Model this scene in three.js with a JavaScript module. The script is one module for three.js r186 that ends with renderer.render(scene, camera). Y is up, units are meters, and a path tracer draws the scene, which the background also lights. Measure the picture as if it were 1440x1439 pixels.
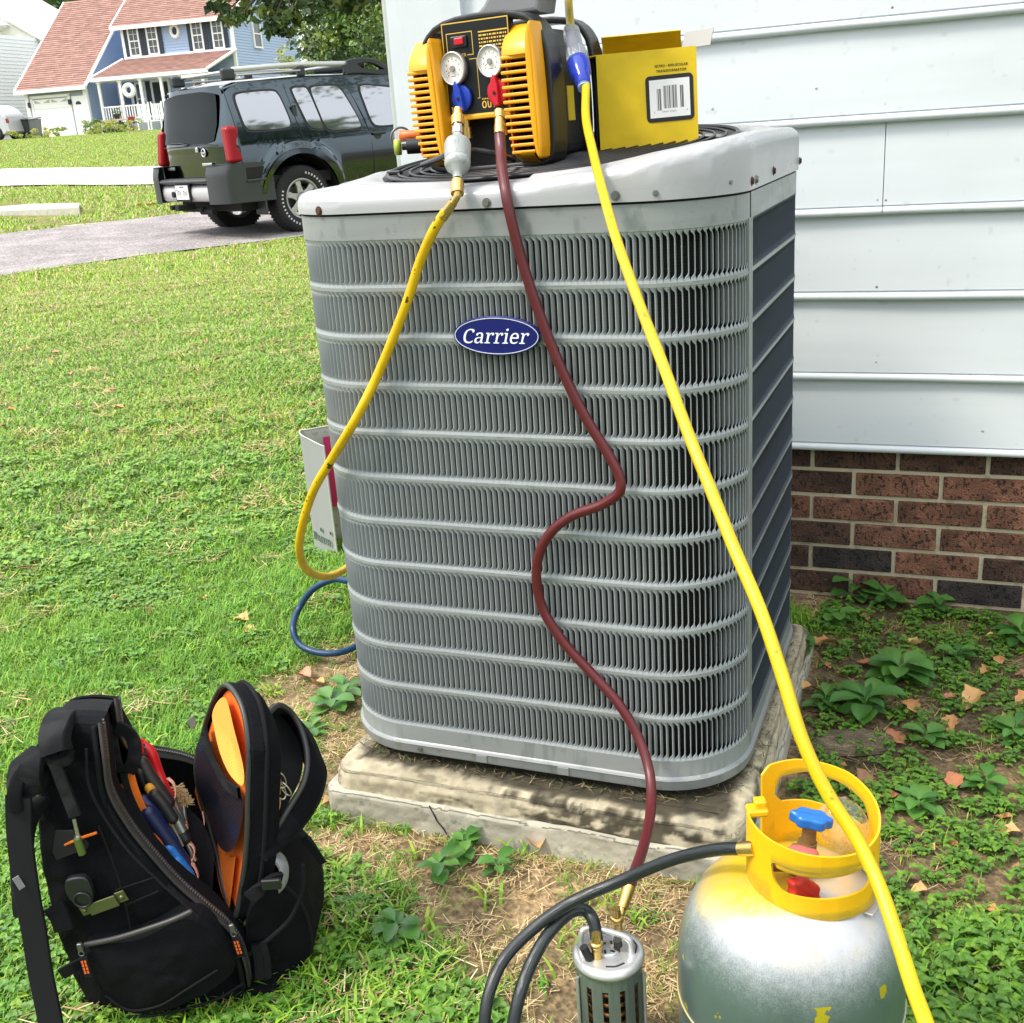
import * as THREE from 'three';
import { mergeGeometries, mergeVertices, toCreasedNormals } from 'three/addons/utils/BufferGeometryUtils.js';
import { RoundedBoxGeometry } from 'three/addons/geometries/RoundedBoxGeometry.js';
import { TextGeometry } from 'three/addons/geometries/TextGeometry.js';
import { FontLoader } from 'three/addons/loaders/FontLoader.js';

// ---------------------------------------------------------------- camera, sky, sun, exposure
const scene = new THREE.Scene();
const camera = new THREE.PerspectiveCamera(49.02, 1024 / 1023, 0.05, 900);
camera.rotation.order = 'YXZ';
camera.position.set(0.7214, 1.251, 2.0793);
camera.rotation.set(-0.3318, 0.397, -0.0717);
scene.add(camera);
const renderer = new THREE.WebGLRenderer({ antialias: true });
renderer.toneMapping = THREE.LinearToneMapping;
renderer.toneMappingExposure = 2.15;
renderer.shadowMap.enabled = true;
const SUN = new THREE.Vector3(-0.42, 0.80, 0.36).normalize();
{ // thin bright overcast: luminous grey-white cloud, brighter towards the veiled sun
  const w = 256, h = 128, data = new Float32Array(w * h * 4);
  for (let j = 0; j < h; j++) for (let i = 0; i < w; i++) {
    const v = (j + 0.5) / h, u = (i + 0.5) / w, el = (v - 0.5) * Math.PI, az = (u - 0.5) * 2 * Math.PI;
    const d = new THREE.Vector3(Math.cos(el) * Math.cos(az), Math.sin(el), Math.cos(el) * Math.sin(az));
    const c = Math.max(0, d.dot(SUN)), up = Math.max(0, Math.sin(el));
    const cloud = 0.94 + 0.06 * Math.sin(az * 3 + 2 * Math.sin(el * 7)) * Math.cos(el * 9 + az);
    let L = (0.66 + 0.42 * up + 0.9 * Math.pow(c, 6) + 1.6 * Math.pow(c, 40)) * cloud;
    if (el < 0) L = 0.25;
    const o = (j * w + i) * 4;
    data[o] = L * 0.965; data[o + 1] = L; data[o + 2] = L * 1.045; data[o + 3] = 1;
  }
  const sky = new THREE.DataTexture(data, w, h, THREE.RGBAFormat, THREE.FloatType);
  sky.mapping = THREE.EquirectangularReflectionMapping; sky.magFilter = THREE.LinearFilter; sky.wrapS = THREE.RepeatWrapping; sky.needsUpdate = true;
  scene.background = sky; scene.environment = sky;
}
const sun = new THREE.DirectionalLight(0xfff1dc, 1.5);
sun.position.copy(SUN).multiplyScalar(40); sun.castShadow = true; sun.shadow.radius = 22;
sun.shadow.mapSize.set(2048, 2048);
Object.assign(sun.shadow.camera, { left: -20, right: 20, top: 20, bottom: -20, near: 1, far: 120 });
scene.add(sun); scene.add(sun.target);

// ---------------------------------------------------------------- helpers
let seed = 7;
const rnd = () => { seed = (seed + 0x6d2b79f5) | 0; let t = Math.imul(seed ^ (seed >>> 15), 1 | seed); t = (t + Math.imul(t ^ (t >>> 7), 61 | t)) ^ t; return ((t ^ (t >>> 14)) >>> 0) / 4294967296; };
const rr = (a, b) => a + (b - a) * rnd();
const V = (x, y, z) => new THREE.Vector3(x, y, z);
const V2 = (x, y) => new THREE.Vector2(x, y);
const clamp = (x, a = 0, b = 1) => Math.min(b, Math.max(a, x));
const sm = (a, b, x) => { const t = clamp((x - a) / (b - a)); return t * t * (3 - 2 * t); };
const lerp = (a, b, t) => a + (b - a) * t;
const hash = (i, j, s) => { let n = Math.imul(i, 374761393) + Math.imul(j, 668265263) + Math.imul(s, 1442695041); n = Math.imul(n ^ (n >>> 13), 1274126177); return ((n ^ (n >>> 16)) >>> 0) / 4294967296; };
function noise(x, y, s = 1, per = 0) {
  const i = Math.floor(x), j = Math.floor(y), fx = x - i, fy = y - j, u = fx * fx * (3 - 2 * fx), v = fy * fy * (3 - 2 * fy);
  const m = (k) => per ? ((k % per) + per) % per : k;
  const a = hash(m(i), m(j), s), b = hash(m(i + 1), m(j), s), c = hash(m(i), m(j + 1), s), d = hash(m(i + 1), m(j + 1), s);
  return lerp(lerp(a, b, u), lerp(c, d, u), v);
}
function fbm(x, y, o = 4, s = 1, per = 0) { let f = 0, a = 0.5, n = 0; for (let k = 0; k < o; k++) { f += a * noise(x, y, s + k, per); n += a; a *= 0.5; x *= 2; y *= 2; per *= 2; } return f / n; }
const interp = (xs, ys, x) => { if (x <= xs[0]) return ys[0]; for (let i = 1; i < xs.length; i++) if (x <= xs[i]) return lerp(ys[i - 1], ys[i], (x - xs[i - 1]) / (xs[i] - xs[i - 1])); return ys[ys.length - 1]; };

function dataTex(w, h, f, srgb = true, rx = 1, ry = rx) {
  const d = new Uint8Array(w * h * 4);
  for (let j = 0; j < h; j++) for (let i = 0; i < w; i++) { const c = f(i / w, j / h), o = (j * w + i) * 4; for (let k = 0; k < 3; k++) d[o + k] = clamp(typeof c === 'number' ? c : c[k]) * 255; d[o + 3] = 255; }
  const t = new THREE.DataTexture(d, w, h); t.wrapS = t.wrapT = THREE.RepeatWrapping; t.magFilter = THREE.LinearFilter; t.minFilter = THREE.LinearMipmapLinearFilter; t.generateMipmaps = true;
  if (srgb) t.colorSpace = THREE.SRGBColorSpace; t.repeat.set(rx, ry); t.needsUpdate = true; return t;
}
function canvasTex(w, h, draw) { const c = document.createElement('canvas'); c.width = w; c.height = h; draw(c.getContext('2d'), w, h); const t = new THREE.CanvasTexture(c); t.colorSpace = THREE.SRGBColorSpace; return t; }
const mat = (rgb, rough = 0.6, metal = 0, extra = {}) => { const c = new THREE.Color(); if (Array.isArray(rgb)) c.setRGB(...rgb); else c.set(rgb); const { phys, ...e } = extra; return new (phys ? THREE.MeshPhysicalMaterial : THREE.MeshStandardMaterial)({ color: c, roughness: rough, metalness: metal, side: THREE.DoubleSide, ...e }); };
// shared grey wear maps (tileable)
const wearMap = dataTex(256, 256, (u, v) => { const n = fbm(u * 6, v * 6, 5, 3, 6), m = fbm(u * 24, v * 24, 3, 9, 24); const g = 0.80 + 0.2 * n - (m > 0.70 ? 0.10 : 0); return [g, g, g * 0.985]; });
const roughMap = dataTex(256, 256, (u, v) => { const n = fbm(u * 8, v * 8, 5, 5, 8); const g = 0.6 + 0.5 * n; return [g, g, g]; }, false);
const grainBump = dataTex(256, 256, (u, v) => fbm(u * 40, v * 40, 4, 2, 40), false);

const named = new Map();
const numbered = (n) => { const k = named.get(n) ?? 0; named.set(n, k + 1); return k ? n + '_' + String(k).padStart(3, '0') : n; };
function shade(o) { o.castShadow = true; o.receiveShadow = true; return o; }
function mesh(name, geo, m, parent, label) { const o = shade(new THREE.Mesh(geo, m)); o.name = parent ? name : numbered(name); if (label) o.userData.label = label; (parent ?? scene).add(o); return o; }
function tag(o, label, category, group, kind) { Object.assign(o.userData, { label, category }); if (group) o.userData.group = group; if (kind) o.userData.kind = kind; return o; }
function thing(name, label, category, pos = [0, 0, 0], turn = 0, group) { const o = new THREE.Group(); o.name = numbered(name); scene.add(o); o.position.set(...pos); o.rotation.y = turn; return tag(o, label, category, group); }
function struct(name, geo, m) { const o = mesh(name, geo, m); o.userData.kind = 'structure'; return o; }
const flat = (g) => { const n = g.index ? g.toNonIndexed() : g; if (!n.attributes.uv) n.setAttribute('uv', new THREE.BufferAttribute(new Float32Array(n.attributes.position.count * 2), 2)); for (const k of Object.keys(n.attributes)) if (!['position', 'normal', 'uv', 'color'].includes(k)) n.deleteAttribute(k); n.morphAttributes = {}; return n; };
const merge = (list) => { const l = list.map(flat); const c = l.some((g) => g.attributes.color); if (!c) return mergeGeometries(l, false); for (const g of l) if (!g.attributes.color) g.setAttribute('color', new THREE.BufferAttribute(new Float32Array(g.attributes.position.count * 3).fill(1), 3)); return mergeGeometries(l, false); };
const T = (g, x = 0, y = 0, z = 0, rx = 0, ry = 0, rz = 0) => { if (rx) g.rotateX(rx); if (ry) g.rotateY(ry); if (rz) g.rotateZ(rz); return g.translate(x, y, z); };
const bx = (w, h, d, x = 0, y = 0, z = 0, r = 0) => (r ? new RoundedBoxGeometry(w, h, d, 2, Math.min(r, w / 2.01, h / 2.01, d / 2.01)) : new THREE.BoxGeometry(w, h, d)).translate(x, y, z);
const cyl = (r0, r1, h, n = 24, x = 0, y = 0, z = 0) => new THREE.CylinderGeometry(r1, r0, h, n).translate(x, y, z);
const lathe = (pts, n = 40) => new THREE.LatheGeometry(pts.map((p) => V2(...p)), n);
const curveOf = (pts, closed = false, tension = 0.5) => new THREE.CatmullRomCurve3(pts.map((p) => (Array.isArray(p) ? V(...p) : p)), closed, 'centripetal', tension);
function tube(pts, r, n = pts.length * 8, rad = 12, closed = false) {
  const c = curveOf(pts, closed), g = new THREE.TubeGeometry(c, n, r, rad, closed);
  if (closed) return flat(g);
  const caps = [0, 1].map((t) => { const p = c.getPoint(t), d = c.getTangent(t); const s = new THREE.SphereGeometry(r, rad, 6); s.translate(p.x, p.y, p.z); return s; });
  return merge([g, ...caps]);
}
// a straight round bar between two points
function bar(a, b, r0, r1 = r0, n = 12) { const A = V(...a), B = V(...b), d = B.clone().sub(A), g = new THREE.CylinderGeometry(r1, r0, d.length(), n); g.applyQuaternion(new THREE.Quaternion().setFromUnitVectors(V(0, 1, 0), d.clone().normalize())); const m = A.add(B).multiplyScalar(0.5); return g.translate(m.x, m.y, m.z); }
function extrude(pts, depth, bevel = 0, holes = [], curveSegments = 12) {
  const s = pts instanceof THREE.Shape ? pts : new THREE.Shape(pts.map((p) => V2(...p)));
  for (const h of holes) s.holes.push(h instanceof THREE.Path ? h : new THREE.Path(h.map((p) => V2(...p))));
  return new THREE.ExtrudeGeometry(s, { depth: depth - 2 * bevel, bevelEnabled: bevel > 0, bevelThickness: bevel, bevelSize: bevel, bevelOffset: -bevel, bevelSegments: 3, curveSegments }).translate(0, 0, bevel);
}
const smoothShape = (pts, n = 60) => new THREE.CatmullRomCurve3(pts.map((p) => V(p[0], p[1], 0)), true, 'centripetal').getPoints(n).slice(0, -1).map((p) => [p.x, p.y]);
function rrectShape(w, h, r, x = 0, y = 0) { const s = new THREE.Shape(); s.moveTo(x - w / 2 + r, y - h / 2); s.lineTo(x + w / 2 - r, y - h / 2); s.absarc(x + w / 2 - r, y - h / 2 + r, r, -Math.PI / 2, 0); s.lineTo(x + w / 2, y + h / 2 - r); s.absarc(x + w / 2 - r, y + h / 2 - r, r, 0, Math.PI / 2); s.lineTo(x - w / 2 + r, y + h / 2); s.absarc(x - w / 2 + r, y + h / 2 - r, r, Math.PI / 2, Math.PI); s.lineTo(x - w / 2, y - h / 2 + r); s.absarc(x - w / 2 + r, y - h / 2 + r, r, Math.PI, 1.5 * Math.PI); return s; }
// grid surface from f(u,v)
function grid(nu, nv, f, uvf) {
  const p = [], t = [], ix = [];
  for (let j = 0; j <= nv; j++) for (let i = 0; i <= nu; i++) { const q = f(i / nu, j / nv); p.push(q[0], q[1], q[2]); const w = uvf ? uvf(i / nu, j / nv, q) : [i / nu, j / nv]; t.push(w[0], w[1]); }
  for (let j = 0; j < nv; j++) for (let i = 0; i < nu; i++) { const a = j * (nu + 1) + i, b = a + 1, c = a + nu + 1, d = c + 1; ix.push(a, b, d, a, d, c); }
  const g = new THREE.BufferGeometry(); g.setAttribute('position', new THREE.Float32BufferAttribute(p, 3)); g.setAttribute('uv', new THREE.Float32BufferAttribute(t, 2)); g.setIndex(ix); g.computeVertexNormals(); return g;
}
// uv in metres from the dominant axis
function boxUV(g, s = 1) { g = flat(g); const p = g.attributes.position, n = g.attributes.normal, u = new Float32Array(p.count * 2); for (let i = 0; i < p.count; i++) { const ax = Math.abs(n.getX(i)), ay = Math.abs(n.getY(i)), az = Math.abs(n.getZ(i)); const a = ay > ax && ay > az ? [p.getX(i), p.getZ(i)] : ax > az ? [p.getZ(i), p.getY(i)] : [p.getX(i), p.getY(i)]; u[2 * i] = a[0] * s; u[2 * i + 1] = a[1] * s; } g.setAttribute('uv', new THREE.BufferAttribute(u, 2)); return g; }
const screwMat = mat([0.25, 0.25, 0.24], 0.4, 0.8), rustMat = mat([0.085, 0.035, 0.022], 0.9);
const brass = mat([0.62, 0.42, 0.14], 0.32, 0.9, { roughnessMap: roughMap });
const blackPlastic = mat([0.012, 0.013, 0.015], 0.42, 0, { roughnessMap: roughMap });
const rubber = mat([0.014, 0.015, 0.016], 0.55);

// ---------------------------------------------------------------- terrain
const HT = [-5, 3, 8, 12, 15, 20, 30, 36, 50, 58, 70, 200], HH = [-0.015, -0.015, 0.06, 0.15, 0.21, 0.42, 0.8, 1.0, 1.75, 2.08, 2.25, 4];
function terrain(x, z) {
  const t = -0.69 * (x - 0.7214) - 0.724 * (z - 2.0793);
  let s = 0; for (const d of [-1, 0, 1]) s += interp(HT, HH, t + d) / 3;
  const far = sm(2, 9, t);
  s += (fbm(x * 0.35 + 40, z * 0.35 + 40, 3, 21) - 0.5) * 0.05 * far * (1 - sm(11, 14, t));
  s += (fbm(x * 2.2, z * 2.2, 2, 23) - 0.5) * 0.022 * (1 - sm(8, 13, t)) * sm(0.5, 0.62, Math.max(Math.abs(x), Math.abs(z - 0.05)));
  s += 0.055 * sm(0.25, -0.6, z) * sm(-1.3, -0.8, x) * (1 - sm(3, 5, x));
  return s;
}
// how bare the soil is: 0 lawn, 1 dirt
function bare(x, z) {
  const n = fbm(x * 3.1 + 9, z * 3.1 + 4, 4, 31), g = fbm(x * 9 + 2, z * 9, 3, 33);
  const blob = (cx, cz, rx, rz, k = 1) => k * (1 - sm(0.55, 1.25, Math.hypot((x - cx) / rx, (z - cz) / rz) + (n - 0.5) * 0.9));
  let b = 0;
  b = Math.max(b, blob(0.16, 0.60, 0.36, 0.17), blob(-0.20, 0.545, 0.30, 0.085, 0.9), blob(0.36, 0.80, 0.20, 0.24, 0.85));
  b = Math.max(b, blob(-0.62, 0.02, 0.24, 0.32, 0.9), blob(-0.55, 0.28, 0.16, 0.24, 0.9));
  b = Math.max(b, blob(0.75, -0.12, 0.55, 0.62, 0.95), blob(1.3, -0.4, 0.6, 0.4, 0.9), blob(-1.0, -0.3, 0.25, 0.25, 0.3));
  b = Math.max(b, blob(-3.6, -3.2, 0.5, 0.25, 0.45), blob(-6.3, -4.6, 1.6, 0.5, 0.55), blob(-2.3, -1.0, 0.35, 0.18, 0.4), blob(-4.9, -2.4, 0.9, 0.35, 0.35));
  if (x > -0.6 && z < -0.58) b = 1;
  return clamp(b + (g - 0.5) * 0.35 * (b > 0.05 ? 1 : 0.25));
}
const groundTone = dataTex(1024, 1024, (u, v) => { const a = fbm(u * 12, v * 12, 5, 41, 12), b = fbm(u * 64, v * 64, 3, 47, 64), c = fbm(u * 160, v * 160, 2, 51, 160); const g = 0.40 + 0.36 * a + 0.3 * (b - 0.5) + 0.36 * (c - 0.5); return [g * 1.04, g, g * 0.94]; }, true, 1);
const groundMat = mat([1, 1, 1], 0.95, 0, { vertexColors: true, map: groundTone, bumpMap: groundTone, bumpScale: 0.012 });
{
  const nr = 330, na = 420, p = [], uv = [], col = [], ix = [];
  for (let j = 0; j <= nr; j++) for (let i = 0; i <= na; i++) {
    const r = j === 0 ? 0 : 0.02 * (Math.pow(1.0315, j) - 1) / 0.0315 * 1.05, a = i / na * 2 * Math.PI, x = 0.1 + r * Math.cos(a), z = 0.2 + r * Math.sin(a);
    const y = terrain(x, z); p.push(x, y, z); uv.push(x * 0.9, z * 0.9);
    const b = bare(x, z), t = -0.69 * (x - 0.7214) - 0.724 * (z - 2.0793), m = fbm(x * 1.1 + 5, z * 1.1, 4, 61), m2 = fbm(x * 0.25, z * 0.25, 3, 63);
    const lawn = [lerp(0.13, 0.20, m), lerp(0.22, 0.31, m), lerp(0.025, 0.036, m)], far = [0.44 + 0.08 * m2, 0.52 + 0.05 * m2, 0.13], dirt0 = [lerp(0.56, 0.76, m), lerp(0.42, 0.58, m), lerp(0.24, 0.36, m)], rightTone = x > 0.45 ? 0.62 : 1, dirt = dirt0.map((q) => q * rightTone);  // bare soil is drawn darker to the right of the unit
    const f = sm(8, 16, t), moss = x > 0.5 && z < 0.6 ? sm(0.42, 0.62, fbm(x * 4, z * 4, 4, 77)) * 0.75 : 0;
    const mossC = [0.17, 0.16, 0.045];
    for (let k = 0; k < 3; k++) { let c = lerp(lerp(lawn[k], far[k], f), lerp(dirt[k], mossC[k], moss), b); col.push(c); }
  }
  for (let j = 0; j < nr; j++) for (let i = 0; i < na; i++) { const a = j * (na + 1) + i, b = a + 1, c = a + na + 1, d = c + 1; ix.push(a, b, d, a, d, c); }
  const g = new THREE.BufferGeometry(); g.setAttribute('position', new THREE.Float32BufferAttribute(p, 3)); g.setAttribute('uv', new THREE.Float32BufferAttribute(uv, 2)); g.setAttribute('color', new THREE.Float32BufferAttribute(col, 3)); g.setIndex(ix); g.computeVertexNormals();
  tag(struct('ground', g, groundMat), 'lawn soil with dry dirt patches around the concrete pad', 'ground', null, 'structure');
}
// a draped strip between two polylines
function drape(name, near, far, m, lift, label, cat, nu = 80, nv = 10, thick = 0) {
  const A = curveOf(near.map((q) => [q[0], 0, q[1]])), B = curveOf(far.map((q) => [q[0], 0, q[1]]));
  const f = (u, v) => { const a = A.getPoint(u), b = B.getPoint(u), x = lerp(a.x, b.x, v), z = lerp(a.z, b.z, v); return [x, terrain(x, z) + lift, z]; };
  const g = grid(nu, nv, f, (u, v, q) => [q[0] * 0.5, q[2] * 0.5]);
  return tag(struct(name, g, m), label, cat, null, 'structure');
}
const asphaltTone = dataTex(512, 512, (u, v) => { const a = fbm(u * 6, v * 6, 4, 71, 6), c = fbm(u * 128, v * 128, 2, 73, 128); const g = 0.62 + 0.25 * a + 0.5 * (c - 0.5); return [g * 1.02, g * 0.99, g]; });
const driveMat = mat([0.46, 0.445, 0.435], 0.92, 0, { map: asphaltTone, bumpMap: asphaltTone, bumpScale: 0.004 });
drape('driveway', [[-17.5, 9], [-12.2, -0.4], [-8.227, -6.56], [-7.556, -7.9], [-6.493, -9.357], [-3.2, -15.2]], [[-22, 8], [-15.4, -2.9], [-11.517, -9.889], [-10.8, -10.9], [-10.109, -11.909], [-6.6, -17.4]], driveMat, 0.02, 'worn grey driveway running past the dark SUV', 'driveway', 160, 14);
const roadMat = mat([0.86, 0.86, 0.85], 0.9, 0, { map: asphaltTone });
drape('road', [[-58, -2], [-27, -12.5], [-19.2, -17.3], [-14.2, -16.9], [-4, -18.5], [12, -22]], [[-66, -8], [-34, -20], [-25.1, -23.3], [-18.1, -22.2], [-6, -23.5], [12, -27]], roadMat, 0.03, 'pale street crossing between the two lawns', 'road', 160, 10);
// ---------------------------------------------------------------- paving by the driveway
{
  const conc = mat([0.60, 0.58, 0.53], 0.9, 0, { map: wearMap });
  const slab = (name, pts, y0, h, label) => { const s = new THREE.Shape(pts.map((p) => V2(p[0], -p[1]))); const g = new THREE.ExtrudeGeometry(s, { depth: h, bevelEnabled: true, bevelSize: 0.01, bevelThickness: 0.01, bevelSegments: 2 }); g.rotateX(-Math.PI / 2); g.translate(0, y0, 0); return tag(struct(name, g, conc), label, 'walkway', null, 'structure'); };
  slab('walkway', [[-19.2, -15.3], [-13.15, -13.3], [-12.0, -12.0], [-13.6, -12.1], [-15.5, -12.6], [-20, -13.6]], 0.33, 0.16, 'raised pale concrete walkway slab beyond the driveway');
  slab('pavement', [[-12.3, -11.5], [-10.65, -11.25], [-10.9, -10.85], [-11.6, -10.75]], 0.25, 0.06, 'flat pale concrete patch at the far edge of the driveway');
}
// ---------------------------------------------------------------- grass and ground cover
const segDist = (x, z, ax, az, bx_, bz) => { const dx = bx_ - ax, dz = bz - az, t = clamp(((x - ax) * dx + (z - az) * dz) / (dx * dx + dz * dz)); return Math.hypot(x - ax - t * dx, z - az - t * dz); };
const inPoly = (x, z, P) => { let c = false; for (let i = 0, j = P.length - 1; i < P.length; j = i++) if ((P[i][1] > z) !== (P[j][1] > z) && x < (P[j][0] - P[i][0]) * (z - P[i][1]) / (P[j][1] - P[i][1]) + P[i][0]) c = !c; return c; };
const DRIVE = [[-17.5, 9], [-12.2, -0.4], [-8.227, -6.56], [-7.556, -7.9], [-6.493, -9.357], [-3.2, -15.2], [-6.6, -17.4], [-10.109, -11.909], [-10.8, -10.9], [-11.517, -9.889], [-15.4, -2.9], [-22, 8]];
const ROAD = [[-58, -2], [-27, -12.5], [-19.2, -17.3], [-14.2, -16.9], [-4, -18.5], [12, -22], [12, -27], [-6, -23.5], [-18.1, -22.2], [-25.1, -23.3], [-34, -20], [-66, -8]];
const WALK = [[-19.2, -15.3], [-13.15, -13.3], [-12.0, -12.0], [-12.3, -11.5], [-10.65, -11.25], [-10.9, -10.85], [-11.6, -10.75], [-13.6, -12.1], [-20, -13.6]];
function growable(x0, z0) { const far_ = x0 < -4, x = far_ ? x0 + (fbm(x0 * 2.5, z0 * 2.5, 3, 95) - 0.5) * 0.5 : x0, z = far_ ? z0 + (fbm(x0 * 2.5 + 9, z0 * 2.5, 3, 97) - 0.5) * 0.5 : z0;
  if (x > -0.46 && x < 0.47 && z > -0.46 && z < 0.475) return false;
  if (x > -0.66 && z < -0.64) return false;
  if (inPoly(x, z, DRIVE) || inPoly(x, z, ROAD) || inPoly(x, z, WALK)) return false;
  if (Math.hypot(x - 0.557, z - 0.86) < 0.13 || Math.hypot(x - 0.317, z - 0.885) < 0.048) return false;
  return true;
}
const inView = (x, z) => { const dx = x - 0.7214, dz = z - 2.0793, a = Math.atan2(-dx, -dz) - 0.397, r = Math.hypot(dx, dz); const k = Math.atan2(0.9, r) * 0.8; return r > 0.55 && a > -0.52 - k && a < 0.56 + k; };
function blade(pos, nor, col, x, z, az, h, w, lean, c, seg = 3, curl = 1) {
  const ca = Math.cos(az), sa = Math.sin(az); let last = null;
  for (let k = 0; k <= seg; k++) {
    const t = k / seg, ang = lean * t * curl, rad = h * Math.sin(ang * 0.9 + lean * 0.1) * t, y = h * t * Math.cos(ang * 0.8), ww = w * (k === seg ? 0.06 : 1 - 0.55 * t * t);
    const cx = x + ca * rad, cz = z + sa * rad, L = [cx - sa * ww, y, cz + ca * ww], R = [cx + sa * ww, y, cz - ca * ww];
    if (last) { pos.push(...last[0], ...last[1], ...R, ...last[0], ...R, ...L); for (let q = 0; q < 6; q++) { const s = q === 0 || q === 3 || q === 5 ? -0.3 : 0.3; nor.push(-ca * 0.35 - sa * s, 0.85, -sa * 0.35 + ca * s); col.push(...c); } }
    last = [L, R];
  }
}
const bufGeo = (pos, nor, col) => { const g = new THREE.BufferGeometry(); g.setAttribute('position', new THREE.Float32BufferAttribute(pos, 3)); if (col) g.setAttribute('color', new THREE.Float32BufferAttribute(col, 3)); g.computeVertexNormals(); return g; };
const GREENS = [[0.205, 0.43, 0.014], [0.155, 0.375, 0.010], [0.275, 0.47, 0.020], [0.085, 0.25, 0.010], [0.34, 0.46, 0.035]];
const STRAW = [[0.46, 0.37, 0.17], [0.38, 0.29, 0.13], [0.52, 0.43, 0.21]];
const pick = (a) => a[Math.floor(rnd() * a.length)];
const jit = (c, k = 0.2) => { const f = 1 + rr(-k, k); return c.map((v) => v * f); };
function tuft(n, R, h0, h1, w, lean0, lean1, straw = 0.035, seg = 3) { const p = [], q = [], c = []; for (let i = 0; i < n; i++) { const a = rnd() * 6.283, r = R * Math.sqrt(rnd()); blade(p, q, c, r * Math.cos(a), r * Math.sin(a), rnd() * 6.283, rr(h0, h1), w * rr(0.7, 1.3), rr(lean0, lean1), jit(rnd() < straw ? pick(STRAW) : pick(GREENS)), seg); } return bufGeo(p, q, c); }
function leaflet(p, q, c, x, y, z, az, len, wid, tilt, col) { // pointed oval, folded a little along its rib
  const ca = Math.cos(az), sa = Math.sin(az), N = 5; let last = null;
  for (let k = 0; k <= N; k++) { const t = k / N, w = wid * Math.sin(Math.PI * Math.pow(t, 0.8)) * 0.5 + 0.0004, r = len * t, yy = y + r * Math.sin(tilt) - len * 0.35 * t * t, rr_ = r * Math.cos(tilt); const C = [x + ca * rr_, yy, z + sa * rr_], L = [C[0] - sa * w, yy + w * 0.35, C[2] + ca * w], R = [C[0] + sa * w, yy + w * 0.35, C[2] - ca * w];
    if (last) { p.push(...last[0], ...last[1], ...C, ...last[0], ...C, ...L, ...last[1], ...last[2], ...R, ...last[1], ...R, ...C); for (let i = 0; i < 12; i++) { q.push((i < 6 ? sa : -sa) * 0.3, 0.9, (i < 6 ? -ca : ca) * 0.3); c.push(...col); } }
    last = [L, C, R]; }
}
function clover(n, R, len) { const p = [], q = [], c = []; for (let i = 0; i < n; i++) { const a = rnd() * 6.283, r = R * Math.sqrt(rnd()), y = rr(0.008, 0.028), col = jit(pick([[0.13, 0.30, 0.018], [0.18, 0.36, 0.022], [0.085, 0.215, 0.016]])), b = rnd() * 6.283; for (let k = 0; k < 3; k++) leaflet(p, q, c, r * Math.cos(a), y, r * Math.sin(a), b + k * 2.1, len * rr(0.8, 1.2), len * 0.85, rr(0.05, 0.5), col); } return bufGeo(p, q, c); }
function thatch(n, R) { const p = [], q = [], c = []; for (let i = 0; i < n; i++) { const a = rnd() * 6.283, r = R * Math.sqrt(rnd()), x = r * Math.cos(a), z = r * Math.sin(a), d = rnd() * 6.283, L = rr(0.02, 0.06), w = rr(0.0006, 0.0014), y = rr(0.002, 0.010), y1 = y + rr(-0.002, 0.012), col = jit(pick([[0.62, 0.50, 0.28], [0.52, 0.39, 0.2], [0.40, 0.28, 0.14], [0.70, 0.60, 0.36], [0.28, 0.18, 0.09]])); const cx = Math.cos(d), sx = Math.sin(d); const A = [x - sx * w, y, z + cx * w], B = [x + sx * w, y, z - cx * w], C = [x + cx * L + sx * w, y1, z + sx * L - cx * w], D = [x + cx * L - sx * w, y1, z + sx * L + cx * w]; p.push(...A, ...B, ...C, ...A, ...C, ...D); for (let k = 0; k < 6; k++) { q.push(0, 1, 0); c.push(...col); } } return bufGeo(p, q, c); }
const leafMat = (rough = 0.55) => new THREE.MeshPhysicalMaterial({ color: 0xffffff, vertexColors: true, roughness: rough, side: THREE.DoubleSide, transmission: 0.35, thickness: 0 });
const grassMat = leafMat(0.6), cloverMat = leafMat(0.5), strawMat = mat([1, 1, 1], 0.85, 0, { vertexColors: true });
const grassRoot = thing('grass', 'green lawn grass with clover and dry straw', 'grass'); grassRoot.userData.kind = 'stuff';
const KINDS = {
  fine: [0, 1, 2, 3].map(() => tuft(15, 0.026, 0.012, 0.036, 0.0011, 0.5, 1.5)),
  wide: [0, 1, 2].map(() => tuft(9, 0.028, 0.03, 0.062, 0.0030, 0.9, 1.7, 0.04)),
  clover: [0, 1].map(() => clover(10, 0.032, 0.0120)),
  thatch: [0, 1, 2].map(() => thatch(26, 0.05)),
  mid: [0, 1, 2].map(() => tuft(20, 0.060, 0.016, 0.038, 0.0027, 0.6, 1.5, 0.06, 2)),
  far: [0, 1].map(() => tuft(20, 0.16, 0.03, 0.07, 0.0085, 0.4, 1.2, 0.05, 1)),
};
const lists = {}; for (const k in KINDS) lists[k] = KINDS[k].map(() => []);
const put = (k, x, z, s, tint, dy = 0) => lists[k][Math.floor(rnd() * lists[k].length)].push([x, terrain(x, z) + dy, z, rnd() * 6.283, s, tint]);
const tintAt = (x, z) => { const a = fbm(x * 0.9 + 3, z * 0.9 + 8, 3, 81), b = fbm(x * 3.5, z * 3.5, 3, 83), t = -0.69 * (x - 0.7214) - 0.724 * (z - 2.0793); const y = sm(0.45, 0.72, a * 0.65 + b * 0.35), f = sm(4, 11, t); const br = rr(0.82, 1.18) * lerp(0.92, 1.14, f); return [br * lerp(1.02, 1.62, Math.max(y * 0.7, 0.8 * f)), br * lerp(1.12, 1.2, y), br * lerp(0.95, 2.2, Math.max(y * 0.4, f))]; };
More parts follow.
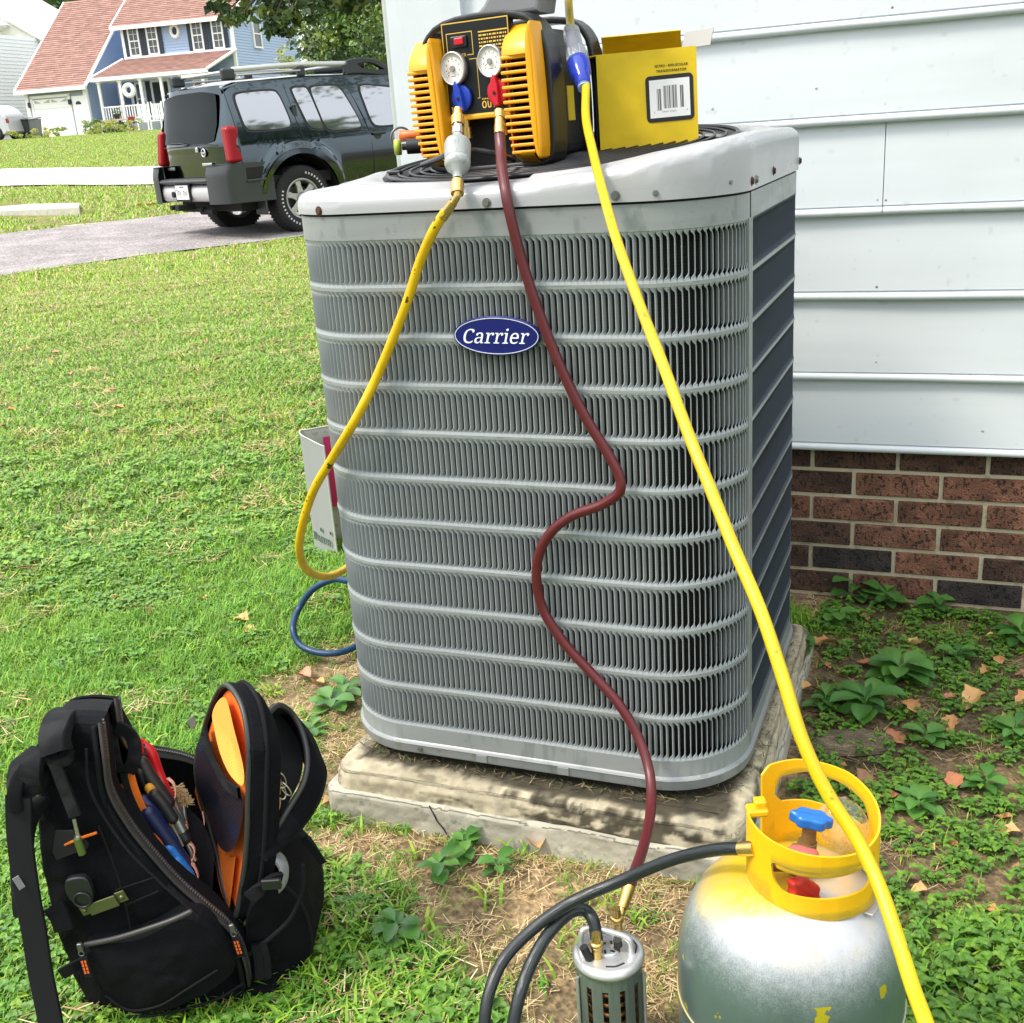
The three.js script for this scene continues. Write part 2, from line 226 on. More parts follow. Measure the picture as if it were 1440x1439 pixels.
function scatter(x0, x1, z0, z1, per, fn) { const n = Math.floor((x1 - x0) * (z1 - z0) * per); for (let i = 0; i < n; i++) { const x = rr(x0, x1), z = rr(z0, z1); if (inView(x, z) && growable(x, z)) fn(x, z, Math.hypot(x - 0.7214, z - 2.0793)); } }
scatter(-3.6, 1.9, -2.6, 1.75, 4200, (x, z, r) => {
  if (r > 3.9) return; const b = bare(x, z), right = x > 0.42 && z < 0.95, n = fbm(x * 2.3 + 7, z * 2.3 + 1, 3, 91);
  if (b > 0.45) { if (rnd() < (b > 0.75 ? 0.04 : 0.2)) put('fine', x, z, rr(0.6, 1.0), [1.05, 1.0, 0.9]); if (!right && rnd() < 0.012) put('wide', x, z, rr(0.5, 0.9), [0.95, 1, 0.9]); if (rnd() < (right ? 0.05 : 0.13)) put('thatch', x, z, rr(0.35, right ? 0.75 : 0.72), right ? [0.62, 0.56, 0.5] : [0.95, 0.92, 0.85], 0.001); if (right && rnd() < 0.16) put('clover', x, z, rr(0.5, 0.9), [0.9, 0.9, 0.9]); return; }
  const front = z > 0.45 && x > -0.35; // wide-bladed, rough grass in front of the pad
  const q = rnd();
  if (right) { if (q < 0.24) put('clover', x, z, rr(0.7, 1.15), [0.95, 0.95, 0.95]); else if (q < 0.40) put('fine', x, z, rr(0.8, 1.4), [0.8, 0.88, 0.8]); else if (q < 0.50) put('wide', x, z, rr(0.6, 1.0), [0.75, 0.85, 0.8]); else if (q < 0.51) put('thatch', x, z, 0.8, [0.7, 0.65, 0.6], 0.004); return; }
  if (front) { if (q < 0.30) put('wide', x, z, rr(0.5, 0.95), [0.85, 0.95, 0.85]); else if (q < 0.46) put('fine', x, z, rr(0.9, 1.45), [0.88, 0.97, 0.85]); else if (q < 0.53) put('clover', x, z, rr(0.7, 1.2), [1, 1, 1]); else if (q < 0.565) put('thatch', x, z, 1, [0.9, 0.9, 0.9], 0.008); return; }
  const cl = sm(0.42, 0.6, n);
  if (q < 0.17 * cl + 0.03) put('clover', x, z, rr(0.6, 1.0), [rr(1.0, 1.35), rr(1.0, 1.2), 1]);
  else if (q < 0.80) put('fine', x, z, rr(0.75, 1.25), tintAt(x, z));
  else if (q < 0.835) put('wide', x, z, rr(0.45, 0.8), tintAt(x, z)); else if (q < 0.8375) put('thatch', x, z, 1, [0.9, 0.9, 0.8], 0.012);
});
scatter(-9.5, 0, -11, 1.2, 820, (x, z, r) => { if (r < 3.6 || r > 13.5 || (x > -0.9 && z < -0.5)) return; const b = bare(x, z); if (rnd() < b * 0.8) return; const q = rnd(); if (r < 5.5 && q < 0.08) put('clover', x, z, rr(1.0, 1.5), [1.45, 1.3, 1]); else if (q < 0.985) put('mid', x, z, rr(0.8, 1.25), tintAt(x, z)); else put('thatch', x, z, 1.3, [1.0, 0.95, 0.8], 0.012); });
scatter(-52, 0, -54, 2, 30, (x, z, r) => { if (r < 11 || (x > -0.9 && z < -0.5)) return; if (r > 66) return; put('far', x, z, rr(0.8, 1.2), tintAt(x, z)); });
{ const M = new THREE.Matrix4(), q = new THREE.Quaternion(), up = V(0, 1, 0);
  for (const k in KINDS) KINDS[k].forEach((g, i) => { const L = lists[k][i]; if (!L.length) return; const m = new THREE.InstancedMesh(g, k === 'clover' ? cloverMat : k === 'thatch' ? strawMat : grassMat, L.length); m.name = k === 'thatch' ? 'dry_straw' : k === 'clover' ? 'clover_patch' : 'grass_tuft'; m.userData.kind = 'stuff';
    L.forEach((e, n) => { q.setFromAxisAngle(up, e[3]); M.compose(V(e[0], e[1], e[2]), q, V(e[4], e[4] * rr(0.8, 1.2), e[4])); m.setMatrixAt(n, M); m.setColorAt(n, new THREE.Color().setRGB(...e[5])); }); shade(m); grassRoot.add(m); });
}
// ---------------------------------------------------------------- broad-leaved weeds along the wall and fallen leaves
function smoothGeo(g) { g.deleteAttribute('normal'); const col = g.attributes.color; g.deleteAttribute('color'); const p = g.attributes.position, key = new Map(), idx = [], pos = [], cc = []; for (let i = 0; i < p.count; i++) { const k = [p.getX(i), p.getY(i), p.getZ(i)].map((v) => Math.round(v * 1e5)).join(); if (!key.has(k)) { key.set(k, pos.length / 3); pos.push(p.getX(i), p.getY(i), p.getZ(i)); cc.push(col.getX(i), col.getY(i), col.getZ(i)); } idx.push(key.get(k)); } const o = new THREE.BufferGeometry(); o.setAttribute('position', new THREE.Float32BufferAttribute(pos, 3)); o.setAttribute('color', new THREE.Float32BufferAttribute(cc, 3)); o.setIndex(idx); o.computeVertexNormals(); return o; }
function bigLeaf(len, wid, col, droop, up0) { const p = [], q = [], c = [], N = 8; let last = null;
  for (let k = 0; k <= N; k++) { const t = k / N, w = wid * 0.5 * (t < 0.2 ? 0.08 : Math.pow(Math.sin(Math.PI * Math.pow(clamp((t - 0.18) / 0.82), 0.9)), 0.55)) + 0.0006, r = len * t, y = up0 * r - droop * r * r / len; const row = [-1, -0.5, 0, 0.5, 1].map((s) => [r, y + Math.abs(s) * w * 0.32 + Math.sin(t * 14 + s * 3) * w * 0.05, s * w]);
    if (last) for (let i = 0; i < 4; i++) { p.push(...last[i], ...last[i + 1], ...row[i + 1], ...last[i], ...row[i + 1], ...row[i]); for (let z = 0; z < 6; z++) c.push(...col.map((v) => v * (i === 1 || i === 2 ? 1.05 : 0.97))); }
    last = row; }
  return smoothGeo(bufGeo(p, null, c)); }
const weedMat = leafMat(0.42);
const LEAFG = [0, 1, 2, 3].map((i) => bigLeaf(1, [0.55, 0.62, 0.48, 0.7][i], [[0.07, 0.22, 0.032], [0.10, 0.27, 0.040], [0.055, 0.18, 0.030], [0.12, 0.29, 0.05]][i], [0.35, 0.5, 0.42, 0.3][i], [0.45, 0.6, 0.5, 0.35][i]));
function weed(x, z, R, n, label, group = 'broad-leaved weeds growing by the brick wall') {
  const t = thing('broadleaf_weed', label, 'weed', [x, terrain(x, z) + 0.002, z], rnd() * 6.283, group);
  n = Math.round(n * 1.4); for (let i = 0; i < n; i++) { const l = mesh('leaf', pick(LEAFG), weedMat, t), L = R * rr(0.6, 1.1); l.scale.set(L, L * rr(0.7, 1.3), L * rr(0.85, 1.15)); l.rotation.y = i * 2.4 + rr(-0.4, 0.4); l.position.set(0, 0.003 * i, 0); }
}
const W1 = 'green broad-leaved weed ';
[[[0.3384,-1.0019], 0.062, 9, 'tall, against the brick wall right behind the grey unit'], [[0.4166,-0.7599], 0.075, 12, 'big and leafy, close to the right rear corner of the grey unit'], [[0.5043,-0.7024], 0.075, 12, 'with oval leaves, in the middle of the patch under the dark brick'], [[0.5771,-0.6657], 0.06, 10, 'at the front edge of the patch under the dark brick'], [[0.6237,-0.7544], 0.055, 8, 'small, touching the brick wall left of the bare soil'], [[0.6966,-0.6475], 0.06, 10, 'with narrow upright leaves, right of the middle of the weed patch'], [[0.8065,-0.7632], 0.07, 9, 'in a low rosette against the wall at the far right'], [[0.8831,-0.5185], 0.07, 8, 'cut by the right edge of the view'], [[0.6335,-0.2987], 0.085, 11, 'large and dark, half way between wall and tank'], [[0.5694,-0.1563], 0.085, 10, 'spreading in a rosette beside the mossy stone'], [[0.7507,-0.3943], 0.05, 9, 'small, right of the large dark rosette'], [[0.4058,-0.3642], 0.06, 9, 'beside the right edge of the concrete pad'], [[0.4887,-0.1464], 0.05, 8, 'low, between concrete pad and the spreading rosette'], [[0.6955,-0.0715], 0.05, 7, 'small and pale, right above the tank collar'], [[0.8635,-0.1186], 0.055, 7, 'pale, near the right edge above the clover'], [[0.6925,0.1596], 0.05, 8, 'just right of the yellow tank collar'], [[0.8092,0.0628], 0.045, 7, 'pale, alone on the mossy soil at the right'], [[0.4692,-0.5296], 0.05, 8, 'small, in front of the big leafy one by the unit']]
  .forEach(([p, R, n, s]) => weed(p[0], p[1], R, n, W1 + s));
[[[-0.5968,0.1024], 0.06, 7, 'with pointed leaves, left of the concrete pad'], [[-0.5991,0.0343], 0.055, 6, 'just left of the front corner of the grey unit'], [[-0.5847,0.2124], 0.05, 6, 'between backpack and concrete pad'], [[-0.0804,0.5064], 0.05, 7, 'low, on the dry soil below the pad crack'], [[-0.0963,0.5828], 0.05, 8, 'low, in rough grass between backpack and pad'], [[-0.0015,0.5434], 0.045, 6, 'small, on dry soil left of the black hose'], [[-0.1003,0.7437], 0.05, 8, 'low, in grass right of the backpack']]
  .forEach(([p, R, n, s]) => weed(p[0], p[1], R, n, W1 + s, 'broad-leaved weeds in the grass by the pad'));
function dryLeaf(k) { const p = [], q = [], c = [], N = 7, base = [[0.50, 0.24, 0.09], [0.58, 0.33, 0.13], [0.42, 0.17, 0.08], [0.64, 0.42, 0.16], [0.30, 0.15, 0.08], [0.60, 0.26, 0.16]][k]; let last = null;
  for (let i = 0; i <= N; i++) { const t = i / N, lob = 1 + 0.22 * Math.sin(t * 19 + k * 2), w = 0.30 * lob * Math.pow(Math.sin(Math.PI * Math.pow(t, 0.75)), 0.8) + 0.008, y = 0.10 * Math.sin(t * 3.2 + k) + 0.08 * t * t; const row = [-1, -0.45, 0, 0.45, 1].map((s) => [t - 0.5, y + s * s * w * (k % 2 ? 0.75 : 0.4) + 0.04 * Math.sin(s * 4 + t * 9 + k), s * w]);
    if (last) for (let j = 0; j < 4; j++) { p.push(...last[j], ...last[j + 1], ...row[j + 1], ...last[j], ...row[j + 1], ...row[j]); const f = 0.85 + 0.3 * hash(i, j, k); for (let z = 0; z < 6; z++) c.push(...base.map((v) => v * f)); } last = row; }
  return smoothGeo(bufGeo(p, null, c)); }
const DRY = [0, 1, 2, 3, 4, 5].map(dryLeaf), dryMat = mat([1, 1, 1], 0.75, 0, { vertexColors: true });
const LG = 'dry fallen leaves on the ground';
function fallen(x, z, size, k, label, lift = 0.012, group = LG) { const o = mesh('fallen_leaf', DRY[k], dryMat); o.position.set(x, terrain(x, z) + lift, z); o.scale.setScalar(size); o.rotation.set(rr(-0.3, 0.3), rnd() * 6.283, rr(-0.3, 0.3)); return tag(o, label, 'leaf', group); }
[[[-0.1962,0.8317], 0.045, 3, 'golden triangular leaf in the grass right of the backpack'], [[-0.2125,0.4456], 0.055, 5, 'reddish curled leaf against the slab below the pad'], [[-0.2517,0.4378], 0.035, 5, 'small pink brown leaf left of the reddish curled one'], [[0.0485,0.474], 0.065, 1, 'large tan leaf on dry soil in front of the slab'], [[-0.7296,-0.0015], 0.07, 5, 'red brown leaf on bare soil left of the unit'], [[-1.0701,-0.2286], 0.06, 1, 'tan leaf in the lawn left of the blue hose loop'], [[-0.679,0.0213], 0.05, 1, 'tan leaf beside the red brown one left of the unit'], [[-1.0104,-0.1833], 0.05, 3, 'pale leaf just below the tan one left of the blue hose'], [[-1.5845,-0.3122], 0.05, 2, 'rust coloured leaf in the lawn above the backpack'], [[-1.47,-0.2681], 0.035, 2, 'small rust coloured leaf right of another one in the lawn'], [[-1.3012,-0.3612], 0.045, 1, 'tan leaf alone in the lawn above the opened flap'], [[-1.2595,-0.1031], 0.045, 3, 'pale yellow leaf in the lawn above the opened backpack'], [[-1.3987,-0.2523], 0.045, 4, 'dark brown leaf standing in the lawn'], [[-3.1684,-2.2547], 0.06, 1, 'tan leaf in the lawn half way up to the driveway'], [[-3.7473,-2.1286], 0.06, 1, 'tan leaf near the left edge of the lawn'], [[-3.5327,-1.8495], 0.06, 0, 'orange leaf cut by the left edge of the lawn'], [[-4.0737,-2.9137], 0.06, 1, 'light tan leaf on the lawn near a bare spot'], [[-6.7828,-8.4984], 0.10, 0, 'orange leaf at the driveway edge near the dark car'],
  [[-3.3807,-3.3629], 0.09, 4, 'dark brown curled leaf on the upper lawn'], [[-3.797,-3.8343], 0.07, 4, 'small dark leaf above the dark curled one on the lawn'], [[-4.4291,-3.1567], 0.07, 1, 'brown leaf in the left part of the upper lawn'], [[-1.1104,-0.6021], 0.05, 2, 'orange brown leaf beside the blue hose loop'], [[0.4229,-0.5309], 0.055, 0, 'orange leaf by the pad below the big weed'], [[0.4638,-0.3869], 0.075, 0, 'long orange leaf between pad and weeds'], [[0.434,-0.4005], 0.05, 3, 'light orange leaf touching the pad edge'], [[0.6154,-0.7492], 0.06, 0, 'orange leaf close to the brick wall'], [[0.6517,-0.4442], 0.065, 3, 'bright orange leaf above the large dark weed'], [[0.4472,-0.1982], 0.05, 1, 'round brown leaf right of the yellow cord'], [[0.6625,-0.1739], 0.065, 0, 'standing orange leaf below the large dark weed'], [[0.7415,-0.1375], 0.055, 0, 'small orange oval leaf on the mossy soil'], [[0.6375,-0.0701], 0.055, 2, 'folded brown leaf below the spreading weed'], [[0.7821,-0.2234], 0.075, 1, 'long dull brown leaf on mossy soil'], [[0.8332,-0.4046], 0.055, 0, 'orange pair of leaf lobes near the right weed'], [[0.8103,-0.3517], 0.05, 0, 'small orange leaf left of another one near the right weed'], [[0.8829,-0.2413], 0.06, 0, 'orange leaf cut by the right edge'], [[0.7527,0.0655], 0.06, 2, 'rusty leaf right of the yellow collar'], [[0.8117,0.431], 0.045, 0, 'orange brown leaf in the clover right of the tank'], [[0.8263,-0.5185], 0.045, 3, 'light orange leaf near the bare soil by the wall'], [[0.6404,0.1361], 0.055, 2, 'brown leaf just beside the yellow collar'], [[0.554,-0.3336], 0.05, 2, 'brown leaf in the middle of the weeds'], [[-1.0996,0.2893], 0.04, 0, 'orange leaf in the grass behind the backpack top'], [[-0.3942,0.4519], 0.05, 1, 'tan leaf at the corner of the slab by the backpack'], [[0.682,-0.8245], 0.05, 4, 'dark leaf against the wall foot'], [[0.5903,0.0857], 0.05, 4, 'dark brown leaf behind the tank collar']]
  .forEach(([p, s, k, l]) => fallen(p[0], p[1], s * 0.9, k, l, s > 0.055 ? 0.016 : 0.012));
for (let i = 0; i < 55; i++) { const x = rr(-8, -0.8), z = rr(-8, 0.4); if (inView(x, z) && growable(x, z) && !(x > -0.9 && z < -0.5)) fallen(x, z, rr(0.03, 0.06), Math.floor(rnd() * 6), 'small dry leaf scattered over the open lawn left of the unit', 0.022, 'dry leaves over the open lawn'); }
for (let i = 0; i < 46; i++) { const x = rr(0.45, 1.35), z = rr(-0.62, 0.55); if (inView(x, z) && growable(x, z)) fallen(x, z, rr(0.02, 0.042), Math.floor(rnd() * 6), 'small dry leaf on the mossy soil between wall and tank', 0.007, 'dry leaves on the mossy soil'); }
for (let i = 0; i < 9; i++) { const a = rr(-12, -9), b = rr(-16, -12); if (!inPoly(a, b, DRIVE) && !inPoly(a, b, WALK)) fallen(a, b, rr(0.12, 0.2), 3, 'pale leaf on the grass strip beyond the driveway', 0.05, 'pale leaves beyond the driveway'); }
// ---------------------------------------------------------------- the near house: brick foundation, siding, corner trim
const font = await new FontLoader().loadAsync('fonts/droid/droid_sans_bold.typeface.json');
const serif = await new FontLoader().loadAsync('fonts/droid/droid_serif_bold.typeface.json');
const serifR = await new FontLoader().loadAsync('fonts/droid/droid_serif_regular.typeface.json');
const WZ = -0.679, WX = -0.672;
const house = thing('house', 'near house with white lap siding over a red brick foundation behind the grey unit', 'house', [0, 0, 0]);
{
  const paintTone = dataTex(512, 512, (u, v) => { const a = fbm(u * 5, v * 5, 5, 101, 5), b = fbm(u * 3, v * 60, 3, 103, 60), c = fbm(u * 70, v * 70, 2, 105, 70); const g = 0.93 + 0.05 * a + 0.03 * (b - 0.5) - 0.05 * sm(0.80, 0.9, c); return [g * 0.985, g, g * 1.01]; });
  const paint = mat([0.70, 0.725, 0.745], 0.5, 0, { map: paintTone, bumpMap: paintTone, bumpScale: 0.0008 });
  const trimPaint = mat([0.52, 0.535, 0.515], 0.55, 0, { map: paintTone, bumpMap: paintTone, bumpScale: 0.001 });
  const mortar = mat([0.62, 0.54, 0.39], 0.95, 0, { map: wearMap, bumpMap: groundTone, bumpScale: 0.003 });
  const YS = [0.438, 0.614, 0.807, 0.999, 1.198, 1.396, 1.592, 1.788, 1.984, 2.18, 2.376, 2.572, 2.768], X1 = 5.2, D = -7;
  // wall core and foundation core
  mesh('wall_core', merge([bx(X1 - WX - 0.01, 2.6, 0.2, (X1 + WX) / 2 + 0.005, 1.74, WZ - 0.108), bx(0.2, 2.6, -D - 0.3, WX + 0.108, 1.74, D / 2 - 0.5), bx(X1 - WX, 0.1, -D + 0.2, (X1 + WX) / 2, 2.96, D / 2 - 0.43), bx(0.2, 2.6, -D - 0.3, X1 - 0.1, 1.74, D / 2 - 0.5)]), paint, house);
  mesh('mortar_bed', boxUV(merge([bx(X1 - WX - 0.03, 0.72, 0.12, (X1 + WX) / 2 + 0.015, 0.09, WZ - 0.0745), bx(0.12, 0.72, -D - 0.3, WX + 0.085, 0.09, D / 2 - 0.5)])), mortar, house);
  // bricks
  const brickTone = dataTex(512, 512, (u, v) => { const a = fbm(u * 8, v * 8, 5, 111, 8), b = fbm(u * 60, v * 44, 3, 113, 0), d = fbm(u * 140, v * 140, 2, 115, 140); const g = 0.62 + 0.55 * (a - 0.3) + 0.25 * (d - 0.5) - 0.30 * sm(0.60, 0.72, b); return [g, g * 0.95, g * 0.9]; });
  const bm = [[0.37, 0.185, 0.125], [0.32, 0.155, 0.108], [0.42, 0.215, 0.15], [0.16, 0.092, 0.07], [0.07, 0.058, 0.06], [0.35, 0.17, 0.12]].map((c) => mat(c, 0.9, 0, { map: brickTone, bumpMap: brickTone, bumpScale: 0.006 }));
  const bg = [0, 1, 2, 3].map((k) => { const g = boxUV(bx(0.1932, 0.0577, 0.05, 0, 0, -0.025, 0.003), 3); const p = g.attributes.position; for (let i = 0; i < p.count; i++) { const x = p.getX(i), y = p.getY(i), n = noise(x * 60 + k * 9, y * 60 + k * 5, 5) - 0.5; p.setX(i, x + n * 0.002); p.setZ(i, p.getZ(i) + (p.getZ(i) > -0.01 ? (noise(x * 90 + k, y * 90, 8) - 0.5) * 0.003 : 0)); } const u = g.attributes.uv; for (let i = 0; i < u.count; i++) u.setXY(i, u.getX(i) + k * 0.31, u.getY(i) + k * 0.17); return g; });
  const forced = { '0,0': 3, '1,0': 2, '2,0': 5, '0,1': 1, '1,1': 2, '2,1': 0, '0,2': 3, '1,2': 2, '2,2': 0, '0,3': 3, '1,3': 4, '2,3': 0, '0,4': 3, '1,4': 1 };
  for (let n = -1; n < 7; n++) for (let k = -6; k < 7; k++) {
    const odd = ((n % 2) + 2) % 2, x = 0.487 - 0.1016 + (k + (odd ? 0.5 : 0)) * 0.2032, y = 0.378 - (n + 0.5) * 0.0677 + 0.004; if (x < WX + 0.1 || x > 2.1) continue;
    const key = (k + (odd ? 1 : 0)) + ',' + n, m = n < 0 ? bm[3] : bm[forced[key] ?? (hash(n, k, 5) < 0.7 ? Math.floor(hash(n, k, 7) * 3) : 3 + Math.floor(hash(n, k, 9) * 3))];
    const b = mesh('brick', bg[((n * 5 + k * 3) % 4 + 4) % 4], m, house); b.position.set(x, y, WZ - 0.012 + hash(n, k, 3) * 0.003); b.rotation.z = (hash(n, k, 4) - 0.5) * 0.008;
  }
  // lap siding: each board has a rounded bead at its foot and leans back under the next one
  const profile = (h) => { const s = new THREE.Shape(); s.moveTo(-0.006, 0); s.lineTo(0.012, 0.001); s.absarc(0.0125, 0.0095, 0.0085, -Math.PI / 2, Math.PI / 2, false); s.lineTo(0.0105, 0.0185); s.lineTo(0.0085, 0.0200); s.lineTo(0.0128, 0.0220); s.lineTo(0.003, h + 0.012); s.lineTo(-0.006, h + 0.012); return s; };
  const board = (x0, x1, i) => { const h = YS[i + 1] ? YS[i + 1] - YS[i] : 0.19, nx = Math.max(2, Math.ceil((x1 - x0) / 0.04)), g = new THREE.ExtrudeGeometry(profile(h), { depth: x1 - x0, steps: nx, bevelEnabled: false, curveSegments: 6 }); const f = boxUV(g); f.rotateY(-Math.PI / 2); f.translate(x1, YS[i], WZ); f.scale(1, 1, 1);
    const p = f.attributes.position, wob = i === 2 ? 0.0035 : 0.0012; for (let k = 0; k < p.count; k++) { const x = p.getX(k); const z0 = p.getZ(k) - WZ; p.setZ(k, WZ + z0 + (noise(x * 3 + i * 7, 1, 60) - 0.5) * wob * 2 * (z0 > 0 ? 1 : 0)); if (p.getY(k) < YS[i] + 0.019) p.setY(k, p.getY(k) + (noise(x * 5 + i * 3, 2, 61) - 0.5) * wob); }
    f.computeVertexNormals(); const u = f.attributes.uv; for (let k = 0; k < u.count; k++) u.setXY(k, p.getX(k) * 0.7 + i * 0.37, p.getY(k) * 0.7); mesh('siding_board', f, paint, house); };
  const XE = -0.548, seam = [0.5314,1.0807,-0.667][0];
  for (let i = 0; i < YS.length - 1; i++) { if (i === 3) { board(XE, seam - 0.0012, i); board(seam + 0.0006, X1, i); } else board(XE, X1, i); }
  // nail heads and small dents in the boards
  const dent = mat([0.42, 0.43, 0.42], 0.7), rust = mat([0.20, 0.14, 0.12], 0.8);
  [[[0.1443,1.4342,-0.668], 1], [[0.5354,1.4307,-0.668], 1], [[0.1458,1.2529,-0.668], 0], [[0.5284,1.2359,-0.668], 0], [[0.5379,1.0309,-0.668], 1], [[0.525,0.8367,-0.668], 1], [[0.5298,0.6612,-0.668], 0], [[0.7735,0.5006,-0.668], 0], [[0.3797,1.2806,-0.668], 0], [[0.5194,1.0332,-0.668], 0]].forEach(([p, r], i) => { const g = new THREE.SphereGeometry(0.0035, 10, 6); g.scale(1, 1, 0.35); const o = mesh('nail_head', g, r ? rust : dent, house); o.position.set(p[0], p[1], WZ + 0.0115); o.scale.setScalar(0.7 + 0.5 * hash(i, 1, 2)); });
  // corner boards
  const cb = bx(0.128, 2.62, 0.022, 0, 0, 0, 0.004), cbs = bx(0.022, 2.62, 0.12, 0, 0, 0, 0.004);
  mesh('corner_trim', boxUV(T(cb.clone(), WX + 0.058, 1.742, WZ + 0.011)), trimPaint, house); mesh('corner_trim', boxUV(T(cbs.clone(), WX - 0.010, 1.742, WZ - 0.062)), trimPaint, house);
  // side wall siding, soffit and roof
  for (let i = 0; i < YS.length - 1; i++) { const h = YS[i + 1] - YS[i], g = new THREE.ExtrudeGeometry(profile(h), { depth: 6.2, bevelEnabled: false }); g.rotateY(Math.PI); g.translate(WX, YS[i], -0.805); mesh('siding_board', boxUV(g), paint, house); }
  mesh('soffit', bx(X1 - WX + 0.6, 0.03, 0.30, (X1 + WX) / 2, 2.80, WZ + 0.145), trimPaint, house);
  mesh('fascia', bx(X1 - WX + 0.6, 0.16, 0.025, (X1 + WX) / 2, 2.875, WZ + 0.305), trimPaint, house);
  const shing = mat([0.12, 0.11, 0.10], 0.95, 0, { map: wearMap });
  const roof = extrude([[0.34, 2.95], [-3.4, 4.6], [-7.1, 2.95], [-7.1, 3.02], [-3.4, 4.68], [0.36, 3.02]], X1 - WX + 0.7); roof.rotateY(-Math.PI / 2); roof.translate(X1 + 0.35, 0, 0); const rp = roof.attributes.position; for (let k = 0; k < rp.count; k++) rp.setZ(k, rp.getZ(k) + WZ); mesh('roof', boxUV(roof), shing, house);
}
// ---------------------------------------------------------------- rounded-square sweeps
function perimeter(ax, az, r, step = 0.008, cx = 0, cz = 0) { // from the front left going right, back, left; position, outward normal
  const out = [], arc = (x, z, a0) => { const n = Math.max(6, Math.ceil(r * Math.PI / 2 / step)); for (let i = 0; i < n; i++) { const a = a0 - i / n * Math.PI / 2; out.push([cx + x + r * Math.cos(a), cz + z + r * Math.sin(a), Math.cos(a), Math.sin(a)]); } }, line = (x0, z0, x1, z1) => { const L = Math.hypot(x1 - x0, z1 - z0), n = Math.max(1, Math.ceil(L / step)), nx = -(z1 - z0) / L, nz = (x1 - x0) / L; for (let i = 0; i < n; i++) out.push([cx + x0 + (x1 - x0) * i / n, cz + z0 + (z1 - z0) * i / n, nx, nz]); };
  line(-(ax - r), az, ax - r, az); arc(ax - r, az - r, Math.PI / 2); line(ax, az - r, ax, -(az - r)); arc(ax - r, -(az - r), 0); line(ax - r, -az, -(ax - r), -az); arc(-(ax - r), -(az - r), -Math.PI / 2); line(-ax, -(az - r), -ax, az - r); arc(-(ax - r), az - r, Math.PI);
  return out; }
function sweep(P, rows, i0 = 0, i1 = P.length, f) { const n = i1 - i0, R = rows.length - 1; return grid(n, R, (u, v) => { const i = (i0 + Math.round(u * n)) % P.length, k = Math.round(v * R), q = P[(i + P.length) % P.length], rw = rows[k]; const o = f ? f(i, k, q) : rw; return [q[0] + q[2] * o[0], o[1], q[1] + q[3] * o[0]]; }, (u, v) => [u * n * 0.008, v]); }
